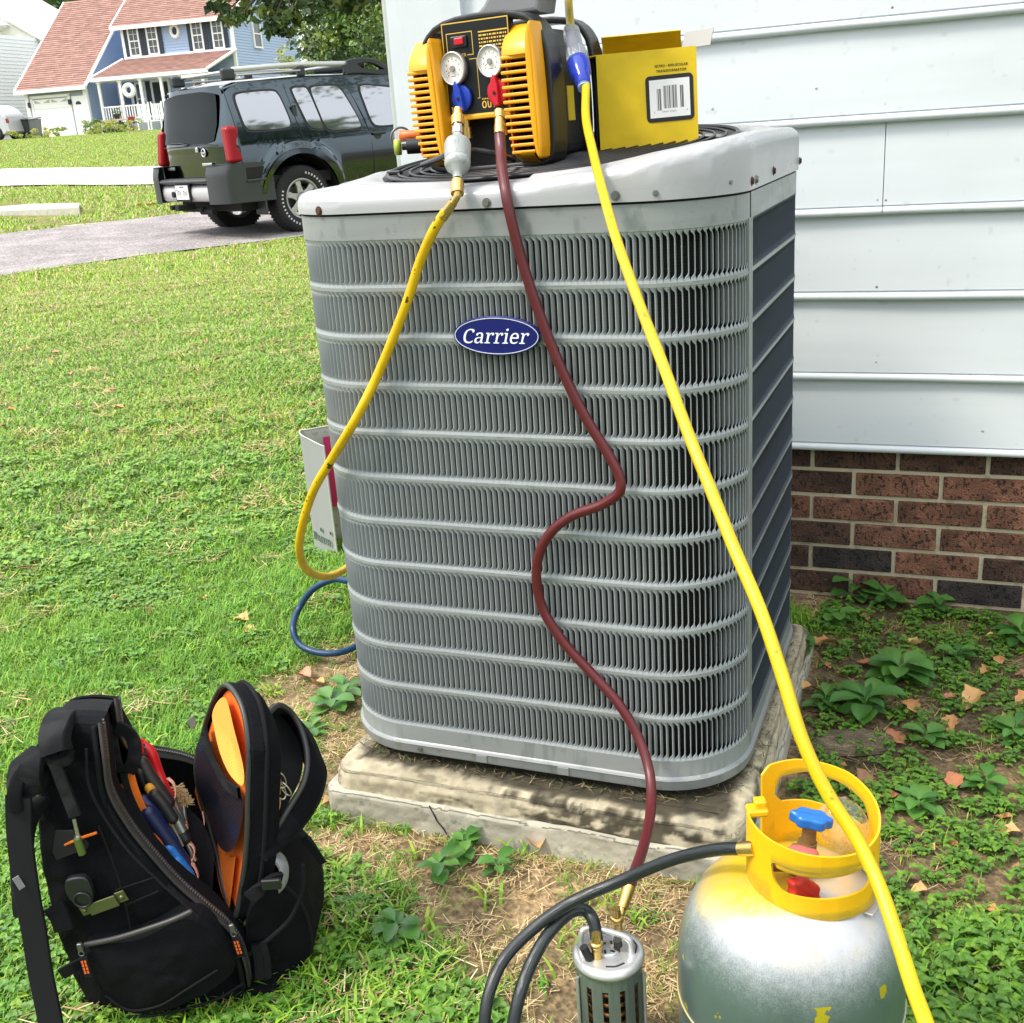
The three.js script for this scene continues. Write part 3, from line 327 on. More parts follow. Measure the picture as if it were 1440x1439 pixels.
// ---------------------------------------------------------------- concrete pad and slab
{
  const stain = dataTex(512, 512, (u, v) => { const a = fbm(u * 5, v * 5, 5, 121, 5), b = fbm(u * 30, v * 30, 3, 123, 30), d = 0.5 * sm(0.56, 0.72, a * 0.6 + b * 0.4); const g = 0.80 + 0.4 * (b - 0.5); return [lerp(g, 0.24, d), lerp(g * 0.96, 0.23, d), lerp(g * 0.86, 0.17, d)]; });
  const padM = mat([0.66, 0.64, 0.575], 0.95, 0, { vertexColors: true, map: stain, bumpMap: stain, bumpScale: 0.004 }), slabM = mat([0.50, 0.475, 0.40], 0.95, 0, { vertexColors: true, map: wearMap, bumpMap: grainBump, bumpScale: 0.003 });
  const build = (name, ax, az, r, cz, y0, y1, rd, m, label) => { const P = perimeter(ax, az, r, 0.004, 0.018, cz), rows = []; for (let k = 0; k <= 8; k++) rows.push([0.004 * (1 - k / 8), lerp(y0, y1 - rd, k / 8)]); for (let k = 1; k <= 5; k++) { const a = k / 5 * Math.PI / 2; rows.push([-rd * (1 - Math.cos(a)), y1 - rd + rd * Math.sin(a)]); } for (const q of [0.03, 0.038, 0.046, 0.055, 0.065, 0.08, 0.10, 0.12, 0.16, 0.2, 0.28, 0.34]) rows.push([-q, y1]);
    const g = sweep(P, rows, 0, P.length, (i, k, q) => { const o = rows[k], n = (fbm(q[0] * 18 + 3, q[1] * 18 + o[1] * 70, 5, 131) - 0.5); return [o[0] + n * 0.010 * (k < 14 ? 1 : 0), o[1] + (k > 8 ? (fbm(q[0] * 14, q[1] * 14, 4, 133) - 0.5) * 0.008 : 0)]; });
    const pp = g.attributes.position, cc = []; for (let i = 0; i < pp.count; i++) { const k = Math.floor(i / (P.length + 1)), o = -rows[k][0], n = fbm(pp.getX(i) * 9 + 20, pp.getZ(i) * 9 + pp.getY(i) * 40 + 20, 5, 137), n2 = fbm(pp.getX(i) * 55, pp.getZ(i) * 55 + pp.getY(i) * 110, 3, 139); let d = 0; if (name === 'concrete_pad') { d = k >= 14 ? sm(0.018, 0.046, o + (n - 0.5) * 0.06 + (n2 - 0.5) * 0.02) : sm(0.46, 0.60, n * 0.62 + n2 * 0.38 - 0.012 * Math.max(0, k - 6) + 0.02 * Math.max(0, 4 - k)); } else d = 0.35 * sm(0.5, 0.7, n); const t = name === 'concrete_pad' ? [0.055, 0.05, 0.035] : [0.5, 0.5, 0.45]; for (let m = 0; m < 3; m++) cc.push(lerp(1, t[m], d * 0.92)); } g.setAttribute('color', new THREE.Float32BufferAttribute(cc, 3));  // pad face has mould patches; its top darkens inward from the edge
    const cap = bx(2 * (ax - 0.33), 0.01, 2 * (az - 0.33), 0.022, y1 - 0.006, cz); const o = mesh(name, boxUV(toCreasedNormals(merge([g, cap]), 0.9), 1.6), m); return tag(o, label, 'pad'); };
  build('concrete_pad', 0.404, 0.440, 0.05, 0.018, 0.036, 0.088, 0.022, padM, 'weathered upper concrete pad under the grey unit, with black stained face and top darkening inward');
  build('concrete_slab', 0.416, 0.456, 0.03, 0.016, -0.05, 0.046, 0.008, slabM, 'thin lower concrete slab with cracks sticking out below the stained pad');
  // crack in the slab edge
  const cr = tube([[-0.165, 0.046, 0.4705], [-0.155, 0.03, 0.4735], [-0.150, 0.018, 0.4735], [-0.138, 0.004, 0.4745], [-0.128, -0.015, 0.4745]], 0.0016, 24, 5);
  const slab = scene.children.find((o) => o.name === 'concrete_slab'); mesh('crack', cr, mat([0.03, 0.028, 0.025], 1), slab);
  const peb = new THREE.DodecahedronGeometry(0.013, 1); peb.scale(1.2, 0.7, 0.8); const p = [0.014,0.4633]; const st = mesh('pebble', peb, mat([0.62, 0.6, 0.55], 0.8)); st.position.set(p[0], terrain(p[0], p[1]) + 0.008, p[1]); tag(st, 'small white stone lying against the slab below the crack', 'stone');
  const rk = new THREE.IcosahedronGeometry(1, 3), q = rk.attributes.position; for (let i = 0; i < q.count; i++) { const v = V(q.getX(i), q.getY(i), q.getZ(i)), n = 1 + (fbm(v.x * 2 + 5, v.z * 2 + v.y, 3, 141) - 0.5) * 0.5; q.setXYZ(i, v.x * 0.085 * n, v.y * 0.018 * n, v.z * 0.05 * n); } rk.computeVertexNormals();
  const c = [0.5558,-0.0366]; const rock = mesh('flat_stone', rk, mat([0.50, 0.42, 0.30], 0.95, 0, { map: groundTone, bumpMap: groundTone, bumpScale: 0.004 })); rock.position.set(c[0], terrain(c[0], c[1]) + 0.004, c[1]); rock.rotation.y = 0.3; tag(rock, 'flat tan stone half buried behind the yellow tank collar', 'stone');
}
{ // clippings and dirt swept against the foot of the unit
  const p = [], c = []; const P = perimeter(0.40, 0.40, 0.148, 0.02); for (let i = 0; i < 1500; i++) { const q = P[Math.floor(rnd() * P.length)], o = rr(-0.035, 0.022) * rr(0.3, 1), x = q[0] + q[2] * o, z = q[1] + q[3] * o, a = rnd() * 6.28, L = rr(0.008, 0.035), w = rr(0.0005, 0.0012), y = 0.090 + rr(0, 0.006), y1 = y + rr(-0.002, 0.008), k = rr(0.5, 1.2), col = rnd() < 0.55 ? [0.06 * k, 0.05 * k, 0.03 * k] : rnd() < 0.6 ? [0.28 * k, 0.22 * k, 0.11 * k] : [0.09 * k, 0.12 * k, 0.03 * k]; const ca = Math.cos(a), sa = Math.sin(a); p.push(x - sa * w, y, z + ca * w, x + sa * w, y, z - ca * w, x + ca * L, y1, z + sa * L); c.push(...col, ...col, ...col); }
  tag(mesh('clippings', bufGeo(p, null, c), strawMat), 'dark dry grass clippings on the pad around the foot of the unit', 'clippings', null, 'stuff');
}
// ---------------------------------------------------------------- air conditioner
const AC = thing('air_conditioner', 'big grey louvred outdoor air conditioner on the concrete pad', 'air conditioner', [0, 0, 0]);
const acGrey = [0.275, 0.295, 0.30];
const acTone = dataTex(512, 512, (u, v) => { const a = fbm(u * 4, v * 4, 5, 151, 4), c = fbm(u * 50, v * 50, 2, 153, 50); const st = sm(0.56, 0.78, fbm(u * 48, v * 3, 3, 155, 0)), g = 0.90 + 0.12 * a - 0.1 * sm(0.8, 0.92, c) - 0.09 * st; return [g - 0.02 * st, g, g - 0.02 * st]; });
const acPaint = mat(acGrey, 0.42, 0, { map: acTone, roughnessMap: roughMap }), slatPaint = mat([0.33, 0.36, 0.37], 0.42), capTone = dataTex(256, 256, (u, v) => { const a = fbm(u * 4, v * 4, 5, 157, 4); const g = 0.93 + 0.08 * a; return [g, g, g]; }), capPaint = mat([0.41, 0.42, 0.44], 0.36, 0, { map: capTone, roughnessMap: roughMap });
{
  const A = 0.395, R = 0.148, P = perimeter(A, A, R, 0.006), n = P.length, YT = 1.087, YB = 0.166, SEAM = 1.128;
  const loop = (rows, f) => sweep(P, rows, 0, n, f);
  const solidBand = (y0, y1, out = 0.0012, inn = -0.004) => loop([[inn, y0], [out, y0], [out, (y0 + y1) / 2], [out, y1], [inn, y1], [inn, y0]]);
  mesh('upper_band', toCreasedNormals(solidBand(YT - 0.002, SEAM - 0.003, 0.001, -0.006), 0.6), acPaint, AC);
  // base rim with its raised lip
  mesh('base_rim', toCreasedNormals(loop([[-0.02, 0.110], [0.004, 0.111], [0.006, 0.116], [0.006, 0.128], [0.0075, 0.131], [0.006, 0.134], [0.002, 0.137], [0.0015, YB + 0.002], [-0.006, YB + 0.002]]), 0.5), acPaint, AC);
  for (let k = 1; k < 11; k++) { const y = YB + (YT - YB) * k / 11; mesh('louver_ring', toCreasedNormals(loop([[-0.005, y - 0.0037], [0.0012, y - 0.0031], [0.0017, y], [0.0012, y + 0.0031], [-0.005, y + 0.0037]]), 0.6), acPaint, AC); }
  // one slat: flat where it meets a ring, twisted edge-on in between
  const w = 0.0101, TH = 1.30, rowsY = [], H = (YT - YB) / 11;
  for (let c = 0; c < 11; c++) for (const t of [0.03, 0.075, 0.115, 0.16, 0.21, 0.5, 0.80, 0.86, 0.90, 0.94, 0.97]) rowsY.push([YB + (c + t) * H, t]);
  const tw = (t) => TH * (t < 0.5 ? sm(0.03, 0.19, t) : 1 - sm(0.84, 0.975, t));
  const cross = [[-0.5, 0.0006], [-0.2, 0.0013], [0.15, 0.0015], [0.5, 0.0006], [0.5, -0.0006], [0, -0.0002], [-0.5, -0.0006], [-0.5, 0.0006]];
  const slat = toCreasedNormals(grid(cross.length - 1, rowsY.length - 1, (u, v) => { const q = cross[Math.round(u * (cross.length - 1))], [y, t] = rowsY[Math.round(v * (rowsY.length - 1))], th = tw(t), a = q[0] * w, b = q[1]; return [w / 2 - (w / 2 - a) * Math.cos(th) + b * Math.sin(th), y, -(w / 2 + a) * Math.sin(th) + b * Math.cos(th) - 0.0004]; }), 0.7);
  // local x runs along the surface to the right, local z outward; the left edge leans outward
  const total = n * 1, cum = [0]; for (let i = 1; i <= n; i++) { const a = P[i - 1], b = P[i % n]; cum.push(cum[i - 1] + Math.hypot(a[0] - b[0], a[1] - b[1])); }
  const at = (s) => { const L = cum[n]; s = ((s % L) + L) % L; let i = 0; while (cum[i + 1] < s) i++; const t = (s - cum[i]) / (cum[i + 1] - cum[i]), a = P[i], b = P[(i + 1) % n]; return [lerp(a[0], b[0], t), lerp(a[1], b[1], t), lerp(a[2], b[2], t), lerp(a[3], b[3], t)]; };
  const q1 = 2 * (A - R), arcL = R * Math.PI / 2, S0 = -arcL, panels = [[S0, q1 + 2 * arcL], [q1 + arcL, q1 + arcL], [-arcL - q1 - 0.0, q1]];
  const shadedSlatPaint = mat([0.062, 0.078, 0.105], 0.5); for (const [s0, len] of panels) { const sp = s0 > 0 ? shadedSlatPaint : slatPaint; const m = Math.round((len - 0.016) / 0.0106); for (let i = 0; i < m; i++) { const p = at(s0 + 0.010 + (i + 0.5) * (len - 0.020) / m), o = mesh('louver_slat', slat, sp, AC); o.position.set(p[0], 0, p[1]); o.rotation.y = Math.atan2(p[2], p[3]); } }  // right panel slats get a darker copy of the colour, standing for shade
  // corner posts where the panels meet
  for (const s of [q1 + arcL, -arcL]) { const p = at(s), g = merge([bx(0.012, YT - YB, 0.007, -0.0078, (YT + YB) / 2, -0.001, 0.001), bx(0.012, YT - YB, 0.007, 0.0078, (YT + YB) / 2, -0.001, 0.001)]); const o = mesh('corner_post', g, acPaint, AC); o.position.set(p[0], 0, p[1]); o.rotation.y = Math.atan2(p[2], p[3]); const jn = mesh('panel_joint', bx(0.003, SEAM - 0.114, 0.003, 0, (SEAM + 0.114) / 2, 0.0005), mat([0.03, 0.03, 0.03], 0.8), AC); jn.position.copy(o.position); jn.rotation.copy(o.rotation); }
  { const L = 0.3, g = bx(0.79 - 2 * 0.148 + 0.22, YT - YB, 0.01, 0, (YT + YB) / 2, 0); const o = mesh('service_panel', g, acPaint, AC); o.position.set(0, 0, -A + 0.006); }
  // the coil inside: dark stacked fins
  const coilTone = dataTex(64, 256, (u, v) => (Math.floor(v * 64) % 2 ? 0.30 : 0.12), true, 8, 6);
  const C = perimeter(A - 0.03, A - 0.03, R - 0.02, 0.02); mesh('coil', sweep(C, [[0, YB - 0.03], [0, YT + 0.03]], 0, C.length, null), mat([0.14, 0.15, 0.16], 0.6, 0.2, { map: coilTone }), AC);
  mesh('inner_shroud', merge([cyl(0.34, 0.34, 0.004, 40, 0, 1.10, 0), bx(0.66, 0.01, 0.66, 0, 0.135, 0)]), mat([0.01, 0.01, 0.011], 0.9), AC);
  // top cover: upright side, rounded edge, then a surface that blends into the round fan opening
  const plane = (x, z) => 1.192 + 0.03 * x - 0.078 * z;
  const crest = (x, z) => { const a = Math.atan2(z, x) * 180 / Math.PI; /* 90 = front, 0 = right, 180 = left */ const b = a < -90 ? a + 360 : a; return interp([-90, -60, -20, 15, 40, 52, 64, 82, 100, 140, 160, 185, 225, 270], [1.20, 1.204, 1.212, 1.214, 1.210, 1.198, 1.178, 1.1645, 1.162, 1.163, 1.166, 1.18, 1.198, 1.20], b); };
  const Q = perimeter(A + 0.005, A + 0.005, R + 0.004, 0.01), RG = 0.335, rows = []; rows.push(['e', 0.000, 0]); rows.push(['w', 0, 0]); rows.push(['w', 0, 0.5]); for (let k = 0; k <= 5; k++) rows.push(['f', k / 5]); for (let k = 1; k <= 10; k++) rows.push(['s', k / 10]); rows.push(['l', 0.006]); rows.push(['l', 0.02]);
  const capG = grid(Q.length, rows.length - 1, (u, v) => { const q = Q[Math.round(u * Q.length) % Q.length], r = rows[Math.round(v * (rows.length - 1))], cy = crest(q[0], q[1]), rd = Math.min(0.022, (cy - SEAM) * 0.6), y0 = SEAM + 0.001;
    if (r[0] === 'e') return [q[0] - q[2] * 0.008, y0, q[1] - q[3] * 0.008]; if (r[0] === 'w') return [q[0], lerp(y0, cy - rd, r[2]), q[1]];
    if (r[0] === 'f') { const a = r[1] * Math.PI / 2; return [q[0] - q[2] * rd * (1 - Math.cos(a)), cy - rd + rd * Math.sin(a), q[1] - q[3] * rd * (1 - Math.cos(a))]; }
    const ex = q[0] - q[2] * rd, ez = q[1] - q[3] * rd, an = Math.atan2(ez, ex), gx = RG * Math.cos(an), gz = RG * Math.sin(an), gy = plane(gx, gz);
    if (r[0] === 's') { const t = r[1], e = Math.hypot(ex, ez) - RG; const st = e > 0.05 ? 0.006 * sm(0.25, 0.45, t) : 0; return [lerp(ex, gx, t), lerp(cy, gy, sm(0, 1, t) * 0.6 + 0.4 * t) + st * (1 - sm(0.8, 1, t)), lerp(ez, gz, t)]; }
    return [gx * (1 - r[1]), gy - r[1] * 0.8, gz * (1 - r[1])]; }, (u, v) => [u * 3, v]);
  mesh('top_cover', toCreasedNormals(capG, 0.7), capPaint, AC);
  mesh('seam_gasket', loop([[-0.010, SEAM - 0.006], [-0.0015, SEAM - 0.006], [-0.0015, SEAM + 0.004], [-0.010, SEAM + 0.004]]), mat([0.012, 0.012, 0.012], 0.9), AC);
  // wire fan guard
  const guard = thing0('fan_guard', AC), wire = mat([0.014, 0.014, 0.016], 0.35, 0.2);
  for (let k = 0; k < 15; k++) { const r = 0.325 - k * 0.0205; const pts = []; for (let i = 0; i < 48; i++) { const a = i / 48 * 2 * Math.PI, x = r * Math.cos(a), z = r * Math.sin(a); pts.push([x, plane(x, z) + 0.004, z]); } mesh('guard_ring', tube(pts, k === 0 ? 0.0042 : 0.0026, 72, 6, true), wire, guard); }
  for (let k = 0; k < 6; k++) { const a = k / 6 * 2 * Math.PI + 0.3, x = 0.345 * Math.cos(a), z = 0.345 * Math.sin(a); mesh('guard_spoke', bar([x, plane(x, z) + 0.0005, z], [0.04 * Math.cos(a), plane(0.04 * Math.cos(a), 0.04 * Math.sin(a)) + 0.0005, 0.04 * Math.sin(a)], 0.0032), wire, guard); }
  mesh('guard_hub', cyl(0.05, 0.05, 0.006, 32, 0, plane(0, 0) + 0.002, 0), wire, guard);
  const clip = mat([0.02, 0.02, 0.022], 0.5); mesh('guard_clip', bx(0.03, 0.008, 0.014, 0, 0, 0, 0.003).translate(...[-0.288,1.1799,0.1206]), clip, AC);
  // screws along the cover and the rim
  const hexHead = (x, y, z, nx, nz, m, r = 0.005) => { const o = mesh('screw', merge([T(new THREE.CylinderGeometry(r, r, 0.004, 6), 0, 0, 0.002, Math.PI / 2), T(new THREE.CylinderGeometry(r * 1.5, r * 1.5, 0.0012, 16), 0, 0, 0.0006, Math.PI / 2)]), m, AC); o.position.set(x, y, z); o.rotation.y = Math.atan2(nx, nz); };
  [[0.012, 1.137, screwMat], [0.222, 1.139, screwMat]].forEach(([x, y, m]) => hexHead(x, y, A + 0.005, 0, 1, m)); hexHead(-0.247 - 0.05, 1.135, A - 0.004, -0.3, 0.95, rustMat, 0.0055); hexHead(0.283, 1.14, A + 0.001, 0.25, 0.97, screwMat, 0.003);
  const cs = (deg, y, m, r) => { const a = deg * Math.PI / 180; hexHead(A - R + (R + 0.004) * Math.cos(a), y, A - R + (R + 0.004) * Math.sin(a), Math.cos(a), Math.sin(a), m, r); };
  cs(30, 1.146, screwMat, 0.003); cs(3, 1.142, rustMat, 0.005); hexHead(A + 0.005, 1.142, 0.22, 1, 0, screwMat, 0.005); hexHead(A + 0.005, 1.145, 0.05, 1, 0, rustMat, 0.005); hexHead(A + 0.006, 1.145, -0.26, 1, 0, rustMat, 0.005);
  hexHead(-0.21, 0.122, A + 0.006, 0, 1, screwMat, 0.004); for (const x of [-0.08, 0.083]) mesh('rim_clip', bx(0.022, 0.016, 0.004, x, 0.122, A + 0.0066, 0.001), mat([0.22, 0.235, 0.23], 0.5), AC);
  // oval name badge with raised lettering
  const badge = thing0('badge', AC); badge.position.set(0.0145, 0.928, A + 0.004); badge.rotation.z = -0.01;
  const ell = (a, b) => { const s = new THREE.Shape(); s.absellipse(0, 0, a, b, 0, 2 * Math.PI, false, 0); return s; };
  mesh('badge_plate', extrude(ell(0.0765, 0.0325), 0.008, 0.002, [], 48), mat([0.008, 0.012, 0.13], 0.22), badge);
  const rim = new THREE.ExtrudeGeometry((() => { const s = ell(0.0735, 0.0297); s.holes.push(ell(0.0722, 0.0285)); return s; })(), { depth: 0.001, bevelEnabled: false, curveSegments: 48 }); mesh('badge_rim', rim.translate(0, 0, 0.0078), mat([0.6, 0.63, 0.72], 0.35), badge);
  const tx = new TextGeometry('Carrier', { font: serifR, size: 0.0230, depth: 0.0012, curveSegments: 6, bevelEnabled: false }); tx.computeBoundingBox(); const bb = tx.boundingBox; tx.translate(-(bb.max.x + bb.min.x) / 2, -(bb.max.y + bb.min.y) / 2, 0.0078); tx.applyMatrix4(new THREE.Matrix4().set(1.06, 0.27, 0, 0, 0, 1, 0, 0, 0, 0, 1, 0, 0, 0, 0, 1)); mesh('badge_lettering', tx, mat([0.82, 0.86, 0.92], 0.4), badge);
}
function thing0(name, parent) { const g = new THREE.Group(); g.name = name; parent.add(g); return g; }
// ---------------------------------------------------------------- refrigerant recovery machine on the fan guard
const M = { yellow: mat([0.78, 0.36, 0.008], 0.36), orange: mat([0.62, 0.15, 0.01], 0.5), black: blackPlastic, steel: mat([0.55, 0.55, 0.54], 0.3, 0.9), white: mat([0.8, 0.8, 0.78], 0.5), paper: mat([0.75, 0.75, 0.73], 0.8) };
{
  const W = 0.255, H = 0.225, t = thing('recovery_machine', 'yellow and black refrigerant recovery machine with two gauges standing on the fan guard', 'recovery machine', [-0.062, 1.174, 0.2], -0.06); t.rotation.z = 0.02; t.scale.y = 1.14;
  const outline = (w, h, c) => [[-w / 2 + c * 0.5, 0], [w / 2 - c * 0.35, 0], [w / 2, c * 0.5], [w / 2, h - c], [w / 2 - c, h], [-w / 2 + c * 1.1, h], [-w / 2, h - c * 1.1], [-w / 2, c * 0.6]];
  const ring = (w, h, c, th, d, z) => { const o = smoothless(outline(w, h, c)), i = smoothless(outline(w - 2 * th, h - 2 * th, c * 0.8).map((p) => [p[0], p[1] + th])); return extrude(o, d, 0.004, [i]).translate(0, 0, z); };
  function smoothless(p) { const out = []; for (let k = 0; k < p.length; k++) { const a = p[(k + p.length - 1) % p.length], b = p[k], c = p[(k + 1) % p.length]; for (let s = 0; s <= 4; s++) { const q = s / 4, r = 0.42; const A = [lerp(b[0], a[0], r), lerp(b[1], a[1], r)], C = [lerp(b[0], c[0], r), lerp(b[1], c[1], r)]; out.push([(1 - q) ** 2 * A[0] + 2 * q * (1 - q) * b[0] + q * q * C[0], (1 - q) ** 2 * A[1] + 2 * q * (1 - q) * b[1] + q * q * C[1]]); } } return out; }
  mesh('front_frame', ring(W, H, 0.045, 0.011, 0.06, -0.06), M.black, t);
  mesh('rear_frame', ring(W, H, 0.045, 0.011, 0.05, -0.26), M.black, t);
  mesh('body_shell', extrude(smoothless(outline(W - 0.03, H - 0.03, 0.04)), 0.19, 0.006).translate(0, 0.012, -0.225), mat([0.022, 0.024, 0.028], 0.45), t);
  mesh('recess_wall', bx(0.13, 0.105, 0.012, 0.008, 0.062, -0.028, 0.002), mat([0.008, 0.008, 0.009], 0.8), t);
  // side vents: yellow blocks with cut slots
  const vent = (side) => { const g = new THREE.Group(); g.name = 'vent_cover'; t.add(g); const w = side < 0 ? 0.058 : 0.064, x0 = side < 0 ? -W / 2 + 0.002 : W / 2 - 0.012 - w, y0 = side < 0 ? 0.016 : 0.010, h = side < 0 ? 0.180 : 0.192;
    const lean = side < 0 ? (y) => 0.016 * sm(0.35, 0, y / h) - 0.004 * sm(0.7, 1, y / h) : (y) => 0.010 * sm(0.4, 0, y / h);
    const railW = 0.018, inner = side < 0 ? x0 + w - railW : x0 + w - railW;
    const side_rail = [[inner, y0 + 0.012], [inner + railW, y0], [inner + railW, y0 + h], [inner + railW * 0.5, y0 + h], [inner, y0 + h - 0.03]].map(([a, b]) => [a + lean(b - y0) * 0.4, b]);
    mesh('vent_rail', extrude(smoothless(side_rail), 0.05, 0.005).translate(0, 0, -0.012), M.yellow, g);
    const cap = (ya, yb, zb, zt) => grid(6, 6, (u, v) => { const y = lerp(ya, yb, v), xl = x0 + lean(y - y0), xr = inner + 0.004; return [lerp(xl, xr, u), y, lerp(zb, zt, Math.sin(v * Math.PI / 2)) - 0.012 * Math.pow(1 - u, 3)]; });
    const hood = merge([cap(y0 + h, y0 + h - 0.042, -0.006, 0.036), cap(y0, y0 + 0.016, 0.004, 0.034), grid(4, 2, (u, v) => [lerp(x0 + lean(h - 0.042), inner + 0.004, u), y0 + h - 0.042 - v * 0.003, 0.036 - 0.012 * Math.pow(1 - u, 3) - v * 0.004])]); mesh('vent_hood', hood, M.yellow, g);
    const N = 13, ys = y0 + 0.016, ye = y0 + h - 0.045; for (let k = 0; k <= N; k++) { const y = lerp(ys, ye, k / N), xl = x0 + lean(y - y0), g2 = merge([bx(inner - xl + 0.006, 0.0048, 0.040, (inner + xl) / 2 + 0.002, y, 0.011, 0.0016)]); mesh('vent_slat', g2, M.yellow, g); }
    mesh('vent_side', bx(0.003, ye - ys, 0.03, x0 + lean((ys + ye) / 2 - y0) + 0.004, (ys + ye) / 2, 0.001), M.orange, g); mesh('vent_backing', bx(w * 0.62, ye - ys, 0.003, x0 + w * 0.42, (ys + ye) / 2, -0.012), mat([0.035, 0.012, 0.004], 0.8), g); };
  vent(-1); vent(1);
  // printed control panel
  const print = canvasTex(512, 512, (c, w, h) => { c.fillStyle = '#0d0f12'; c.fillRect(0, 0, w, h); c.strokeStyle = '#e2b84a'; c.lineWidth = 6; c.strokeRect(6, 6, w - 12, h - 12); c.lineWidth = 5; c.strokeRect(36, 60, 196, 122); c.fillStyle = '#0d0f12'; c.fillRect(84, 168, 100, 26); c.fillStyle = '#e2b84a'; c.font = 'bold 26px sans-serif'; c.fillText('POWER', 86, 190); c.fillRect(280, 66, 220, 7); c.fillRect(280, 182, 220, 7);
    for (let r = 0; r < 5; r++) { let x = 282; while (x < 494) { const l = 6 + hash(Math.floor(x), r, 3) * 22; c.fillRect(x, 84 + r * 19, Math.min(l, 496 - x), 9); x += l + 7; } }
    c.lineWidth = 4; c.beginPath(); c.moveTo(196, 206); c.lineTo(252, 206); c.lineTo(252, 420); c.lineTo(236, 420); c.stroke(); c.font = 'bold 44px sans-serif'; c.fillText('IN', 22, 486); c.font = 'bold 54px sans-serif'; c.fillText('OUT', 262, 478); c.font = 'bold 16px sans-serif'; for (let x = 268; x < 330; x += 12) c.fillRect(x, 424, 8, 7); });
  const pw = 0.126, ph = 0.132, px = -0.004, py = 0.1500; const pg = new THREE.PlaneGeometry(pw, ph); pg.translate(px, py, 0.0035);
  mesh('control_panel', pg, mat([1, 1, 1], 0.4, 0, { map: print }), t); mesh('panel_backing', bx(pw, ph, 0.02, px, py, -0.0075, 0.001), M.black, t);
  mesh('panel_lip', bx(0.130, 0.007, 0.020, px, 0.0815, 0.0, 0.002), M.yellow, t);
  mesh('power_switch', merge([bx(0.030, 0.016, 0.006, px - 0.030, 0.188, 0.006, 0.002)]), M.black, t); mesh('switch_rocker', bx(0.017, 0.010, 0.006, px - 0.028, 0.1885, 0.010, 0.002), mat([0.55, 0.012, 0.03], 0.3), t);
  const dial = canvasTex(256, 256, (c) => { c.fillStyle = '#e9e7e2'; c.fillRect(0, 0, 256, 256); c.translate(128, 128); c.fillStyle = '#4a4a48'; for (let k = 0; k <= 40; k++) { c.save(); c.rotate((-135 + k * 6.75) * Math.PI / 180); c.fillRect(-1.5, -112, 3, k % 5 ? 10 : 20); if (!(k % 5)) { c.fillRect(-7, -84, 14, 9); } c.restore(); } c.strokeStyle = '#77746e'; c.lineWidth = 2; c.beginPath(); c.arc(0, 0, 62, 2.4, 7, false); c.stroke(); c.fillRect(-26, 62, 52, 5); c.save(); c.rotate(-2.1); c.fillStyle = '#222'; c.fillRect(-2, -84, 4, 84); c.restore(); });
  const gauge = (x, y, s, rot) => { const g = new THREE.Group(); g.name = 'gauge'; t.add(g); g.position.set(x, y, 0.0035); g.rotation.y = rot; mesh('gauge_case', T(lathe([[0, 0], [s, 0], [s * 1.02, 0.010], [s, 0.014], [s * 0.9, 0.0145], [s * 0.88, 0.011]], 36), 0, 0, 0, Math.PI / 2), mat([0.6, 0.6, 0.59], 0.35, 0.6), g); mesh('gauge_face', new THREE.CircleGeometry(s * 0.9, 36).translate(0, 0, 0.0108), mat([1, 1, 1], 0.5, 0, { map: dial }), g); mesh('gauge_hub', T(cyl(0.0045, 0.004, 0.005, 20), 0, 0, 0.013, Math.PI / 2), mat([0.32, 0.31, 0.30], 0.5, 0.4), g); };
  gauge(px - 0.041, 0.152, 0.0235, -0.05); gauge(px + 0.029, 0.156, 0.0225, 0);
  const knob = (x, y, c, rot) => { const g = new THREE.Group(); g.name = 'valve_knob'; t.add(g); g.position.set(x, y, 0.0035); g.rotation.z = rot; g.scale.setScalar(1.16); mesh('knob_base', T(lathe([[0, 0], [0.0165, 0], [0.0162, 0.006], [0.014, 0.008], [0, 0.0085]], 28), 0, 0, 0, Math.PI / 2), c, g); mesh('knob_grip', extrude([[-0.004, -0.0165], [0.004, -0.0165], [0.0055, 0.008], [0.0035, 0.016], [0, 0.021], [-0.0035, 0.016], [-0.0055, 0.008]], 0.017, 0.0015), c, g); mesh('knob_screw', T(cyl(0.0022, 0.0022, 0.002, 12), 0, -0.001, 0.0175, Math.PI / 2), mat([0.01, 0.01, 0.012], 0.5), g); };
  knob(px - 0.033, 0.110, mat([0.012, 0.05, 0.42], 0.35), 0.22); knob(px + 0.036, 0.113, mat([0.58, 0.014, 0.03], 0.35), 0.06);
  const port = (x) => { const g = merge([cyl(0.006, 0.006, 0.02, 20, x, 0.070, 0.004), new THREE.CylinderGeometry(0.0088, 0.0088, 0.016, 6).translate(x, 0.060, 0.004)]); mesh('port_fitting', g, brass, t); }; port(px - 0.031); port(px + 0.0385);
  mesh('side_sticker', bx(0.0012, 0.05, 0.03, W / 2 - 0.0145, 0.09, -0.115), mat([0.62, 0.46, 0.03], 0.6), t);
  mesh('foot', merge([bx(0.2, 0.012, 0.05, 0.005, -0.004, -0.03, 0.004), bx(0.2, 0.012, 0.05, 0.005, -0.004, -0.23, 0.004)]), rubber, t);
}
